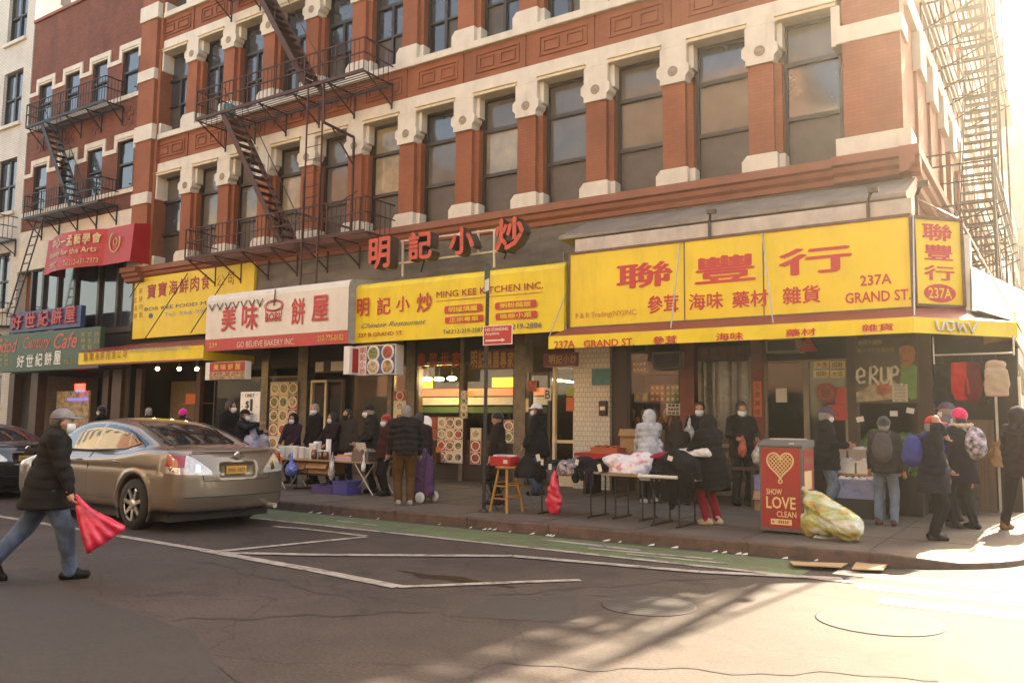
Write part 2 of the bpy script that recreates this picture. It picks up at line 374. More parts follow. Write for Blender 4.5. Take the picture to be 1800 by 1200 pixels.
def slab_mat():
    m = mat('pavement_concrete', (.110,.078,.057), .8, noise=.22, nscale=1.6, bump=.25, bscale=70, dirt=.5, dirtcol=(.05,.04,.034)); return m
CONC = slab_mat(); KERBM = mat('worn_kerb_steel_and_stone', (.095,.055,.038), .7, noise=.4, nscale=5, bump=.3, bscale=30, dirt=.5, dirtcol=(.035,.025,.02))
def st(o): o['kind'] = 'structure'; return o
st(build(Geo().quad((-260,-120,0),(160,-120,0),(160,320,0),(-260,320,0)), 'road', ASPH))
# pavement with a rounded corner toward the cross street
CX, CR = -.35, 1.9
def corner_arc(r, n=14):
    cx, cy = CX-CR, KERB+CR
    return [(cx+r*math.cos(R(-90+90*i/n)), cy+r*math.sin(R(-90+90*i/n))) for i in range(n+1)]
pav = [(-140, KERB+.2)] + corner_arc(CR-.2) + [(CX-.2, 140), (-140, 140)]
st(build(Geo().prism([(x,y,.002) for x,y in pav], (0,0,SW-.002)), 'pavement', CONC))
# paving joints cut as narrow dark strips
g = Geo()
for i in range(26): 
    x = -40+i*1.52
    if x < -1: g.box((x-.006,KERB+.22,SW+.001),(x+.006,YF-.05,SW+.004))
for y in (12.1,13.65,15.2): g.box((-42,y-.006,SW+.001),(-.9,y+.006,SW+.0035))
st(build(g, 'pavement_joints', mat('joint_dirt', (.035,.028,.024), .9)))
g = Geo(); o1 = [(-140, KERB)]+corner_arc(CR)+[(CX,140)]; o2 = [(-140, KERB+.2)]+corner_arc(CR-.2)+[(CX-.2,140)]
for i in range(len(o1)-1):
    h = lambda k: SW+.003-(.09 if 3 < k < 15 else .0)*min(1,(k-3)/4)
    a, b_, c, d = o1[i], o1[i+1], o2[i+1], o2[i]
    z0, z1 = h(i), h(i+1)
    g.add([(a[0],a[1],0),(b_[0],b_[1],0),(b_[0],b_[1]+.015,z1-.02),(a[0],a[1]+.015,z0-.02),(b_[0],b_[1]+.03,z1),(a[0],a[1]+.03,z0),(c[0],c[1],SW+.003),(d[0],d[1],SW+.003)],
          [(0,1,2,3),(3,2,4,5),(5,4,6,7)])
for i in range(30): g.box((-44+i*1.45,KERB-.004,.0),(-44+i*1.45+.014,KERB+.2,SW+.006))
st(build(g, 'kerb', KERBM))
# bike lane, lines, crosswalk
z1, z2 = .004, .008
st(build(Geo().quad((-60,9.42,z1),(-2.45,9.42,z1),(-2.45,10.4,z1),(-60,10.4,z1)), 'bike_lane', GRN))
def strip(g, pts, w, z):
    for a, b_ in zip(pts[:-1], pts[1:]):
        a = Vector((*a,z)); b_ = Vector((*b_,z)); t = (b_-a).normalized(); n = Vector((-t.y,t.x,0))*w/2
        g.quad(a-n, b_-n, b_+n, a+n)
def gp(x, y): p = G(x, y); return (p.x, p.y)
g = Geo()
strip(g, [(-60,9.34),(-1.9,9.34)], .12, z2)
strip(g, [(-60,6.98),(-14.8,6.98)] + [(-8.7,6.70)], .13, z2)
strip(g, [gp(360,968), gp(545,1001), gp(700,1032)], .16, z2+.001)
strip(g, [gp(700,1032), gp(760,1030), gp(905,1024), gp(1020,1020)], .11, z2+.002)
strip(g, [gp(380,970), gp(645,944)], .13, z2+.003)
strip(g, [gp(645,943), gp(535,930), gp(480,926)], .11, z2+.004)
strip(g, [gp(375,972), gp(560,976), gp(900,978), gp(1230,1006), gp(1480,1018)], .15, z2+.005)
st(build(g, 'road_lines', LINE))
g = Geo()                                                   # symbols in the bike lane
strip(g, [(-6.1,10.1),(-4.6,10.0)], .12, z2); strip(g, [(-5.2,9.75),(-3.6,9.9)], .1, z2+.001); strip(g, [(-4.6,9.62),(-3.3,9.68)], .09, z2+.002)
strip(g, [(-9.9,9.9),(-8.9,9.85)], .1, z2)
st(build(g, 'bike_lane_symbols', LINE))
g = Geo(); ZEB = worn('worn_crossing_paint', (.62,.58,.50), .45, 4.)
for i, y in enumerate((9.9, 9.22, 8.55)): g.quad((-2.2+.35*i,y-.16,.0045),(3.2,y-.16,.0045),(3.2,y+.16,.0045),(-2.2+.35*i,y+.16,.0045))
st(build(g, 'crosswalk_stripes', ZEB))
STAIN = mat('oil_stain', (.034,.019,.012), .7, spec=.1, noise=.3, nscale=6)
g = Geo(); c = G(795,1018); g.add([(c.x+(.62+.16*math.sin(3*t)+.1*math.sin(7*t+1))*math.cos(t), c.y+.13*(1+.4*math.sin(5*t))*math.sin(t), .0035) for t in [i*math.pi/24 for i in range(48)]], [tuple(range(48))])
st(build(g, 'road_stain', STAIN))
PATCH = mat('asphalt_patch', (.034,.0265,.0235), .85, noise=.4, nscale=26, bump=.3, bscale=120, dirt=.5, dirtcol=(.05,.039,.033))
g = Geo(); p = [gp(790,1083), gp(870,1048), gp(1010,1046), gp(1020,1095)]; g.add([(x,y,.003) for x,y in p], [(0,1,2,3)])
p = [gp(0,1000), gp(30,1010), gp(340,1110), gp(400,1200), gp(0,1200)]; g.add([(x,y,.0032) for x,y in p], [(0,4,3,2,1)])
q_ = ((1060,1036),(1210,1048),(1195,1060),(1040,1046)); g.add([(*gp(*k_),.0034) for k_ in q_],[(3,2,1,0)])
def seam(p, q, w, n=28, k=1):                                             # poured tar seam that wanders
    a = Vector((*gp(*p),.0036)); b_ = Vector((*gp(*q),.0036)); d = b_-a; nn = Vector((-d.y,d.x,0)).normalized(); L1, L2 = [], []
    for i in range(n+1):
        f = i/n; o_ = .05*math.sin(f*17+k)+.03*math.sin(f*41+2*k); ww = w*(.6+.5*abs(math.sin(f*29+k)))
        c_ = a+d*f+nn*o_; L1.append(c_+nn*ww); L2.append(c_-nn*ww)
    g.add(L1+L2,[(i,n+1+i,n+2+i,i+1) for i in range(n)])
seam((880,1168),(1640,1190),.022,k=1); seam((760,1075),(300,1090),.018,k=2); seam((860,1046),(1330,1010),.016,k=3); seam((20,1010),(420,1200),.016,k=4); seam((350,985),(640,1060),.014,k=5)
st(build(g, 'road_patch', PATCH))
CAST = mat('cast_iron_cover', (.036,.029,.026), .80, .0, noise=.3, nscale=30)
def manhole(px, py, r, label):
    c = G(px, py); t = thing('manhole_cover', (c.x,c.y,0), label, 'manhole')
    build(Geo().lathe((c.x,c.y,.001), [(r,0),(r,.004),(r-.02,.004),(r-.03,.002)], 28), 'rim', CAST, t)
    g = Geo().lathe((c.x,c.y,.001), [(r-.032,0),(r-.035,.0028)], 28)
    for i in range(-4,5):
        w = math.sqrt(max(0,(r-.06)**2-(i*.075)**2)); g.box((c.x-w,c.y+i*.075-.016,.003),(c.x+w,c.y+i*.075+.016,.0046))
    build(g, 'lid', CAST, t)
manhole(1140,1064,.42,'round iron manhole cover in the shade beside the striped shadow edge')
manhole(1545,1092,.50,'large round iron manhole cover out in the bright sunlit crossing')

# ================================================================= corner building
CORN = FX(-2.11); LP0, LP1 = FX(-24.72), FX(-23.87); RP0 = FX(-3.16)
Zl, Zped, Zcap, Zsof, Zband = FZ(6.33), FZ(6.70), FZ(8.47), FZ(9.24), FZ(9.65)
Zs3a, Zs3b, Zp3, Zc3, Zf3, Zb3 = FZ(10.42), FZ(10.60), FZ(10.98), FZ(12.66), FZ(13.30), FZ(13.70)
Zs4a, Zs4b, Zp4 = FZ(14.45), FZ(14.63), FZ(15.0)
TOP = 20.2; PW = .66
PIL = [FX(-22.46+1.7636*i) for i in range(11)]            # left edges of the pilasters
WIN = [(LP1, PIL[0])] + [(PIL[i]+PW, PIL[i+1]) for i in range(10)] + [(PIL[10]+PW, RP0)]
cb = thing('corner_building', ((LP0+CORN)/2, YF, 0), 'big corner brick building with white painted stone bands above yellow shop signs', 'building')
RV = .34                                                   # reveal: how far the windows sit behind the pilasters
def window(parent, x0, x1, z0, z1, y, kind, seed):
    r = random.Random(seed); f = Geo(); w = .07
    g = []                                                 # panes: (x0,x1,z0,z1,material)
    f.box((x0,y-.03,z0),(x0+w,y+.06,z1)); f.box((x1-w,y-.03,z0),(x1,y+.06,z1)); f.box((x0+w,y-.03,z1-w),(x1-w,y+.06,z1)); f.box((x0+w,y-.03,z0),(x1-w,y+.06,z0+.06))
    H = z1-z0
    if kind == 2:
        a, b_ = z0+H*.36, z0+H*.73
        for z in (a, b_): f.box((x0+w,y-.05,z-.045),(x1-w,y+.05,z+.045))
        up = r.choice([TAN,TAN,SKYP]); mid = r.choice([TAN,TANL,TAN,SKYP])
        if seed == 5: up = mid = TANL  # lighter panes stand in for a bright reflection in this window
        g = [(x0+w,x1-w,z0+.06,a-.045,SCREEN),(x0+w,x1-w,a+.045,b_-.045,mid),(x0+w,x1-w,b_+.045,z1-w,up)]
    elif kind == 3:
        b_, a, xm = z0+H*.68, z0+H*.36, (x0+x1)/2
        f.box((x0+w,y-.05,b_-.05),(x1-w,y+.05,b_+.05)); f.box((xm-.045,y-.045,z0+.06),(xm+.045,y+.05,b_-.05))
        f.box((x0+w,y-.04,a-.03),(xm-.045,y+.05,a+.03)); f.box((xm+.045,y-.04,a-.03),(x1-w,y+.05,a+.03))
        g = [(x0+w,x1-w,b_+.05,z1-w,SKYP)]
        for p, q in ((x0+w,xm-.045),(xm+.045,x1-w)):
            g += [(p,q,a+.03,b_-.05,SKYP),(p,q,z0+.06,a-.03,r.choice([DARKP,SCREEN,DARKP]))]
    else:
        a = z0+H*.5
        f.box((x0+w,y-.05,a-.035),(x1-w,y+.05,a+.035))
        g = [(x0+w,x1-w,z0+.06,a-.035,r.choice([DARKP,SKYP])),(x0+w,x1-w,a+.035,z1-w,SKYP)]
    t = build(f, 'window', FRAME, parent)
    for p in g: build(Geo().quad((p[0],y+.03,p[2]),(p[1],y+.03,p[2]),(p[1],y+.03,p[3]),(p[0],y+.03,p[3])), 'pane', p[4], t)
    return t
# --- brick body: solid behind the windows, pilasters and piers in front
g = Geo()
YB = YF+RV
g.box((LP0,YB+.10,5.2),(CORN-.06,YB+6,TOP))                                                   # wall behind the windows (core)
gw = g; g = Geo()
for x in PIL:                                                                              # pilasters with a stepped side
    for za, zb in ((Zped,Zcap),(Zp3,Zc3),(Zp4,TOP-1.2)):
        g.cut(); g.box((x,YF,za),(x+PW-.14,YB+.095,zb)); g.box((x+PW-.14,YF+.12,za),(x+PW,YB+.095,zb))
build_each(g, 'pilaster', BRICK, cb); g = gw
for za, zb in ((Zband,Zs3a),(Zb3,Zs4a)):                                                     # spandrels
    g.box((LP1,YF+.02,za),(RP0,YB+.095,zb))
g.box((LP0,YF-.22,Zl),(LP1,YB+.097,TOP-.9)); g.box((RP0+.09,YF-.10,Zl),(CORN,YB+.097,TOP-.9))
g.box((LP1,YF,Zs4b+3.3),(RP0+.09,YB+.094,TOP-.9))
for x in [LP1+.02]: g.box((x,YF-.1,Zl),(x+.14,YB+.09,TOP-1)); 
build(g, 'brick_wall', BRICK, cb)
# cross-street side (x = CORN): wall with its own pilasters
CSY1 = 56.
CSB = CORN-.28
g = Geo(); g.box((CORN-8,YB+.30,5.2),(CSB,CSY1,TOP))
csp = [YF+2.0+2.05*i for i in range(19)]
for y in csp:
    for za, zb in ((Zped,Zcap),(Zp3,Zc3),(Zp4,TOP-1.2)): g.box((CSB-.02,y,za),(CORN,y+.8,zb))
for za, zb in ((Zband,Zs3a),(Zb3,Zs4a),(Zs4b+3.3,TOP-.9)): g.box((CSB-.02,YB+.31,za),(CORN-.02,CSY1,zb))
build(g, 'side_wall', BRICK, cb)
g = Geo()
for za, zb in ((Zsof,Zband),(Zs3a,Zs3b),(Zf3,Zb3),(Zs4a,Zs4b)): g.box((CSB-.02,YB+.31,za),(CORN+.06,CSY1,zb))
for y in csp:
    for za, zb in ((Zl,Zped),(Zcap,Zsof),(Zs3b,Zp3),(Zc3,Zf3)): g.box((CSB-.02,y-.05,za),(CORN+.10,y+.85,zb))
build(g, 'side_stone_band', CREAM, cb, bevel=.015)
for i, y in enumerate(csp[:-1]):
    for k, (z0, z1) in enumerate(((Zl,Zsof),(Zs3b,Zf3))):
        f = Geo(); x = CSB-.08
        f.box((x-.03,y+.86,z0),(x+.03,y+.93,z1)); f.box((x-.03,y+1.93,z0),(x+.03,y+2.0,z1)); f.box((x-.03,y+.93,(z0+z1)/2-.04),(x+.03,y+1.93,(z0+z1)/2+.04))
        if i < 10:
            t = build(f, 'window', FRAME, cb); build(Geo().quad((x+.02,y+.9,z0),(x+.02,y+1.96,z0),(x+.02,y+1.96,z1),(x+.02,y+.9,z1)), 'pane', SKYP, t)
# --- white stone: lintel bands, caps with rosettes, sill bands, pedestals
g = Geo(); ros = Geo(); gcap = Geo(); gped = Geo()
def capital(x0, x1, zc, zs):
    """white cap of a pilaster, stepped and rounded at its foot"""
    g = gcap.cut(); ros.cut(); m = (x0+x1)/2
    g.box((x0-.05,YF-.05,zc+.42),(x1-.08,YB+.08,zs)); g.box((x1-.08,YF+.07,zc+.30),(x1+.04,YB+.08,zs))
    poly = [(x0-.03,zc),(x1-.10,zc),(x1-.10,zc+.12),(x1-.02,zc+.2),(x1-.02,zc+.36),(x1-.08,zc+.43),(x0-.05,zc+.43),(x0-.11,zc+.36),(x0-.11,zc+.2),(x0-.03,zc+.12)]
    g.prism([(a,YF-.075,b_) for a,b_ in poly], (0,.35,0))
    ros.lathe((m-.06,YF-.074,zc+.27), [(.115,0),(.115,.018),(.085,.022),(.08,.01),(.05,.012),(.03,.03)], 14, R3=Matrix.Rotation(R(90),3,'X'))
def pedestal(x0, x1, za, zb):
    g = gped.cut()
    poly = [(x0-.13,za),(x1-.06,za),(x1-.06,zb),(x0-.02,zb),(x0-.13,zb-.13)]
    g.prism([(a,YF-.09,b_) for a,b_ in poly], (0,.35,0)); g.box((x1-.06,YF+.03,za),(x1+.07,YB+.08,zb-.02))
for z0, z1, zc in ((Zsof,Zband,Zcap),(Zf3,Zb3,Zc3)):
    g.box((LP1,YF-.035,z0),(RP0,YB+.09,z1))
    for x in PIL: capital(x, x+PW, zc, z0)
    g.box((RP0-.12,YF-.06,zc),(RP0+.06,YB+.08,z0)); 
    g.box((RP0-.02,YF-.15,zc),(CORN+.05,YB+.2,zc+.36)); g.box((LP0-.03,YF-.27,z0-.95),(LP1+.02,YB+.08,z0-.55)); g.box((LP1,YF-.06,zc+.02),(LP1+.22,YB+.08,z0))
for z0, z1 in ((Zs3a,Zs3b),(Zs4a,Zs4b)):
    g.box((LP1,YF-.10,z0),(RP0,YB+.09,z1)); g.box((LP0-.03,YF-.29,z0),(LP1+.1,YB+.08,z1+.36))
for za, zb, sk in ((Zl,Zped,0),(Zs3b,Zp3,0),(Zs4b,Zp4,0)):
    for x in PIL: pedestal(x, x+PW, za, zb)
    g.box((RP0-.06,YF-.17,za),(CORN+.14,YB+.2,zb+.02)); g.box((LP1,YF-.07,za),(LP1+.27,YB+.08,zb-.02))
g.box((LP0-.03,YF-.29,Zl),(LP1+.05,YB+.08,Zped+.02))
build(g, 'stone_band', CREAM, cb, bevel=.018); build_each(gcap, 'capital', CREAM, cb, .018); build_each(gped, 'pedestal', CREAM, cb, .018)
build_each(ros, 'rosette', mat('rosette_stone', (.36,.29,.22), .8, noise=.25, nscale=20), cb)
# brass-coloured mouldings over the windows
g = Geo()
for z, zz in ((Zsof,0),(Zf3,0)):
    for a, b_ in WIN: g.cut(); g.box((a-.05,YF-.075,z),(b_-.02,YF-.03,z+.075)); g.box((a-.08,YF-.10,z+.08),(b_+.0,YF-.03,z+.12))
build_each(g, 'window_head_moulding', CREAMTRIM, cb, .01)
# spandrel panels
g = Geo()
for za, zb in ((Zband,Zs3a),(Zb3,Zs4a)):
    h = zb-za
    for a, b_ in WIN:
        g.cut(); x0, x1, y0, y1 = a-.06, b_+.02, za+h*.22, zb-h*.18
        def fr(x0, x1, y0, y1, w=.035, d=.035):
            g.box((x0,YF+.02-d,y1-w),(x1,YF+.022,y1)); g.box((x0,YF+.02-d,y0),(x1,YF+.022,y0+w)); g.box((x0,YF+.02-d,y0+w),(x0+w,YF+.022,y1-w)); g.box((x1-w,YF+.02-d,y0+w),(x1,YF+.022,y1-w))
        fr(x0, x1, y0, y1); m = (x0+x1)/2
        fr(x0+.12, m-.1, y0+.11, y1-.11); fr(m+.1, x1-.12, y0+.11, y1-.11)
        g.box((b_+.19,YF-.02,za),(b_+.215,YF+.022,zb))
build_each(g, 'spandrel_panel', BRICK, cb)
for i, (a, b_) in enumerate(WIN):
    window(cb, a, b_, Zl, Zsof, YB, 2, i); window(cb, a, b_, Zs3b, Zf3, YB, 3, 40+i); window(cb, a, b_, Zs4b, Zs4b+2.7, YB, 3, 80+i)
# --- ledge and weathered fascia above the shops
g = Geo()
prof = [(.0,0),(.34,0),(.34,-.17),(.26,-.20),(.24,-.30),(.16,-.36),(.14,-.46),(.0,-.5)]
def mould(x0, x1, z, m=0, y=YF, k=1.): g.prism([(x0,y+.05-p*k,z+q) for p,q in prof], (x1-x0,0,0), m)
mould(LP1-.1, RP0-.1, Zl-.002); mould(LP0-.1, LP1-.1, Zl-.003, y=YF-.2); mould(RP0-.1, CORN+.28, Zl-.003, y=YF-.12)
g.prism([(CORN-.05+p,YF-.45,Zl-.004+q) for p,q in prof], (0,CSY1-YF,0))
build(g, 'ledge', LEDGE, cb)
build(Geo().box((LP0,YF-.03,4.9),(CORN-.05,YB+.05,Zl-.46)), 'fascia', GREYSTONE, cb)
g = Geo(); g.prism([(FX(-8.3),YF-.03,Zl-.52),(FX(-8.3),YF-1.35,5.62),(FX(-8.3),YF-1.35,5.55),(FX(-8.3),YF-.03,5.5)], (FX(6.35),0,0))
build(g, 'metal_roof_strip', GREYP, cb)
# cornice at the roof
build(Geo().box((LP0-.2,YF-.7,TOP-.9),(CORN+.6,YB+6,TOP)).box((CORN-8,YB+6,TOP-.9),(CORN+.5,CSY1,TOP)), 'roof_cornice', LEDGE, cb)
# shop-level core: ceiling, rear wall, dividing walls
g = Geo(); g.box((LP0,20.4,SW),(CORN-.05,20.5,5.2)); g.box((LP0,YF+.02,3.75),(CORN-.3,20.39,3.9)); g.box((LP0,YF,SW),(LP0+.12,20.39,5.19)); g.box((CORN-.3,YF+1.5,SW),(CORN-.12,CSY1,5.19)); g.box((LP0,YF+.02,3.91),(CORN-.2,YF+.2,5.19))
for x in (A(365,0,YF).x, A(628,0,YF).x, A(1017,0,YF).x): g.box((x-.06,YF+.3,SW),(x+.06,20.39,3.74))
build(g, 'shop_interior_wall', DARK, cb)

# ================================================================= brick house next to it, and the white brick building
X2 = FX(-32.05)
hb = thing('brick_house', ((X2+LP0)/2, YF, 0), 'narrow red brick house with stepped white trim over its small windows', 'building')
H2 = FZ(16.46)
w2 = []
for pz in ((9.75,11.6),(13.25,14.98)):
    for xa in (-34.05,-32.07,-30.2,-28.25): w2.append((xa, xa+.98, *pz))
Y2 = YF+.02
g = Geo(); g.box((X2,Y2+.35,4.6),(LP0-.002,Y2+8,H2))
zs = [7.4, 9.75, 11.6, 13.25, 14.98, H2]
xs = sorted(set([X2]+[w[0] for w in w2]+[w[1] for w in w2]+[LP0-.003]))
for i in range(len(xs)-1):
    for j in range(len(zs)-1):
        if j in (1,3) and any(abs(w[0]-xs[i]) < 1e-6 for w in w2): continue
        g.box((xs[i],Y2,zs[j]),(xs[i+1],Y2+.349,zs[j+1]))
build(g, 'wall', BRICK2, hb)
build(Geo().box((X2,Y2-.08,H2),(LP0-.01,Y2+8,H2+.12)), 'roof', LEDGE, hb)
g = Geo()
for (x0,x1,z0,z1) in w2:
    g.box((x0-.2,Y2-.05,z1+.02),(x1+.2,Y2+.1,z1+.22)); g.box((x0-.2,Y2-.05,z1-.45),(x0-.03,Y2+.1,z1+.02)); g.box((x1+.03,Y2-.05,z1-.45),(x1+.2,Y2+.1,z1+.02))
    g.box((x0-.06,Y2-.02,z1-.05),(x1+.06,Y2+.12,z1+.018))
for k, row in enumerate((w2[:4], w2[4:])):
    z1 = row[0][3]; e = [X2] + [v for w in row for v in (w[0]-.2, w[1]+.2)] + [LP0-.05]
    for i in range(0,10,2): g.box((e[i],Y2-.045,z1-.45),(e[i+1],Y2+.1,z1-.28))
    g.box((X2,Y2-.07,row[0][2]-.2),(LP0-.03,Y2+.1,row[0][2]-.03))
g.box((X2,Y2-.06,7.35),(LP0-.02,Y2+.3,8.95))
build(g, 'white_trim', CREAM, hb, bevel=.01)
g = Geo(); 
for xa in (-31.5,-29.65,-27.9,-26.1):
    g.cut()
    for i in range(4):
        for j in range(4):
            if (i+j) % 2: g.box((FX(xa)+.1+i*.2,Y2-.02,12.1+j*.17),(FX(xa)+.28+i*.2,Y2+.01,12.25+j*.17))
build_each(g, 'brick_panel', mat('dark_brick', (.16,.045,.03), .8), hb)
for i, w in enumerate(w2): window(hb, w[0], w[1], w[2], w[3], Y2+.09, 1, 200+i)
# its glazed first floor and dark shop front
g = Geo(); zA, zB = FZ(4.55), FZ(6.86)
g.box((X2,Y2+.16,3.4),(LP0-.01,Y2+.34,4.6)); e = [A(x,520,YF).x for x in (52,72,98,128,170,203,232)]
for x in e: g.box((x-.07,Y2+.02,zA),(x+.07,Y2+.2,zB))
g.box((X2,Y2+.03,zA-.2),(LP0-.02,Y2+.19,zA-.001)); g.box((X2,Y2+.03,zB+.001),(LP0-.02,Y2+.19,zB+.18))
build(g, 'window_frame', FRAME, hb)
for i in range(len(e)-1): build(Geo().quad((e[i]+.07,Y2+.12,zA),(e[i+1]-.07,Y2+.12,zA),(e[i+1]-.07,Y2+.12,zB),(e[i]+.07,Y2+.12,zB)), 'pane', [DARKP,SKYP,DARKP,DARKP,SKYP,SKYP][i], hb)
g = Geo(); g.box((X2,20.4,SW),(LP0,20.5,4.6)); g.box((X2,Y2+.02,3.3),(LP0-.01,20.39,3.39))
for px, w in ((60,.5),(20,.4),(205,.55)): x = A(px,700,YF).x; g.box((x-w/2,Y2-.05,SW),(x+w/2,Y2+.3,3.29), 1)
build(g, 'shop_front', [DARK, mat('brown_tiled_post', (.085,.04,.025), .5, noise=.3)], hb)
g = Geo(); x0, x1 = A(95,700,YF+.4).x, A(152,700,YF+.4).x
g.box((x0,YF+.5,.9),(x1,YF+.56,2.6)); build(g, 'lit_menu_board', mat('lit_menu', (.30,.2,.11), .5, noise=.8, nscale=6, emit=.05), hb)

wb = thing('white_brick_building', (X2-6, YF, 0), 'tall white brick building next to the narrow red brick house', 'building')
Yw = YF-.02; ww = []
for z0, z1 in ((FZ(12.75),FZ(14.9)),(FZ(9.3),FZ(11.4)),(FZ(5.6),FZ(7.75)),(FZ(16.1),FZ(18.2)),(FZ(2.0),FZ(4.2))):
    for x0 in (FX(-34.1),FX(-37.6),FX(-41.1)): ww.append((x0,x0+FX(1.45),z0,z1))
g = Geo(); g.box((X2-22,Yw+.4,SW),(X2-.001,Yw+10,27))
zs = sorted(set([SW,27]+[w[2] for w in ww]+[w[3] for w in ww])); xs = sorted(set([X2-22,X2-.002]+[w[0] for w in ww]+[w[1] for w in ww]))
for i in range(len(xs)-1):
    for j in range(len(zs)-1):
        if any(abs(w[0]-xs[i]) < 1e-6 and abs(w[2]-zs[j]) < 1e-6 for w in ww): continue
        g.box((xs[i],Yw,zs[j]),(xs[i+1],Yw+.399,zs[j+1]))
build(g, 'wall', WBRICK, wb)
for i, w in enumerate(ww): 
    window(wb, w[0], (w[0]+w[1])/2, w[2], w[3], Yw+.16, 1, 300+i); window(wb, (w[0]+w[1])/2, w[1], w[2], w[3], Yw+.16, 1, 350+i)
g = Geo()
for w in ww: g.cut().box((w[0]-.1,Yw-.12,w[2]-.14),(w[1]+.1,Yw+.1,w[2]-.002))
build_each(g, 'window_sill', CREAM, wb)
g = Geo()                                                    # painted scrawl on the bare side wall above the lower roof
for i, (s, y0, w) in enumerate((('55', YF+.8, 3.2), ('VY', YF+4.6, 3.4))): g.text(s, (X2+.004,y0,H2+.35), (0,w,0), (0,0,1.9), i, .015)
build(g, 'graffiti', [BLACKT, mat('graffiti_red', (.45,.06,.05), .6)], wb)

# buildings across the way that close the cross street, far off
fb = thing('tan_building', (-5, 84, 0), 'tall tan building far down the cross street', 'building')
TANW = mat('tan_masonry', (.38,.28,.17), .8, noise=.12, nscale=.6)
g = Geo().box((-14,78,SW),(-.55,92,29)); build(g, 'wall', TANW, fb)
for j in range(7):
    for i in range(3): build(Geo().box((-4.2+i*1.3,77.9,4+j*3.4),(-3.5+i*1.3,77.99,6+j*3.4)), 'window', DARKP, fb)
gb = thing('grey_building', (-5, 62, 0), 'low grey building beyond the corner building on the cross street', 'building')
build(Geo().box((-12,56.1,SW),(-2.5,77,17)), 'wall', mat('grey_masonry', (.30,.27,.24), .8, noise=.1), gb)
for j in range(4):
    for i in range(6): build(Geo().box((-2.52,58+i*3,4+j*3.2),(-2.44,59.2+i*3,6+j*3.2)), 'window', DARKP, gb)
# sun-lit row on the near side of the street: seen only as reflections in glass and as warm bounce light
OPW = [((.44,.37,.27),(.45,.2,.12)), ((.30,.155,.105),(.7,.62,.5)), ((.42,.38,.31),(.3,.2,.14)), ((.33,.19,.13),(.7,.62,.5))]
x = -62.
for i, (w, h) in enumerate(((15,17.5),(12,19),(14,16),(11,20),(13,17),(18,18))):
    if i == 5: x = 18
    c1, c2 = OPW[i % 4]
    b_ = thing('row_house', (x+w/2, -7, 0), ['cream','red brick','pale stone','orange brick','yellow','buff'][i] + ' row house across the street with rows of sash windows', 'building', 'houses across the street')
    build(Geo().box((x,-18,.0),(x+w-.05,-7,h)).box((x-.02,-7.3,h-.8),(x+w-.03,-6.9,h)), 'wall', mat('opposite_wall', c1, .8, noise=.12, nscale=.6), b_)
    g = Geo(); n = int(w/2.2)
    for j in range(int((h-5)/3.4)):
        for k in range(n): g.box((x+.7+k*(w-1)/n,-7.0,4.9+j*3.4),(x+1.7+k*(w-1)/n,-6.96,6.9+j*3.4))
    for k in range(3): g.box((x+.5+k*w/3,-7.0,.6),(x+.3+(k+.85)*w/3,-6.95,3.2))
    build(g, 'window', DARKP, b_)
    x += w

# ================================================================= SIGNS AND AWNINGS
def rect(g, p0, p1, Y, m=0, d=.0):
    a = A(*p0, Y); b = A(*p1, Y); g.box((a.x,Y,a.z),(b.x,Y+max(d,.002),b.z), m)
    return a, b
# ---- big yellow dried-goods sign along the front, with the chamfered corner box and the awning under it
YS, YV = 15.2, 14.2
aL, aR = A(1000,447,YS), A(1609,381,YS); bL, bR = A(1002,577,YS), A(1611,536,YS)
x0, x1 = bL.x, -2.05; z0, z1 = (bL.z+bR.z)/2, (aL.z+aR.z)/2
fs = thing('shop_sign', ((x0+x1)/2, YS, z0), 'long yellow sign with three large red characters and 237A GRAND ST. in red', 'sign')
build(Geo().box((x0,YS,z0),(x1,YS+.25,z1)), 'sign_panel', YELP, fs)
g = Geo()
for za in (z0-.05, z1): g.box((x0-.04,YS-.03,za),(x1+.03,YS+.2,za+.05))
for xx in (x0-.04, x1): g.box((xx,YS-.03,z0),(xx+.04,YS+.2,z1))
for px in (1203, 1342): xx = A(px,480,YS).x; g.box((xx-.012,YS-.006,z0),(xx+.012,YS+.1,z1))
build(g, 'sign_frame', mat('rusted_frame', (.16,.09,.055), .7, noise=.3), fs)
g = Geo(); T = g.tx; Yt = YS-.006
T('聯',(1083,510),(1183,456),Yt,0,.022); T('豐',(1221,501),(1328,443),Yt,0,.022); T('行',(1368,487),(1497,427),Yt,0,.024)
T('參茸',(1138,552),(1193,516),Yt,0,.02); T('海味',(1211,546),(1271,512),Yt,0,.02); T('藥材',(1287,542),(1350,508),Yt,0,.02); T('雜貨',(1376,536),(1442,500),Yt,0,.02)
T('237A',(1512,503),(1567,480),Yt,0,.02); T('GRAND ST.',(1486,534),(1601,507),Yt,0,.02)
T('F & R Trading(NY)INC.',(1012,563),(1120,543),Yt,1,.006)
build(g, 'lettering', [REDT, mat('faded_lettering', (.55,.22,.06), .6)], fs)
g = Geo()                                                   # white capping and flood-lamp arms on top
g.box((x0+.1,YS+.02,z1+.05),(x1+.05,YS+.3,z1+.32))
build(g, 'top_flashing', mat('off_white_flashing', (.52,.46,.40), .55, noise=.15, dirt=.4, nscale=3), fs)
g = Geo()
for px in (1248, 1527, 1613): xx = A(px,390,YS).x; g.cut(); g.bar((xx,YS-.03,z1),(xx,YS-.03,z1+.34),.05); g.bar((xx,YS-.03,z1+.34),(xx+.1,YS-.25,z1+.44),.04); g.bx((xx+.14,YS-.3,z1+.45),(.16,.1,.08))
build_each(g, 'lamp_arm', IRONG, fs)
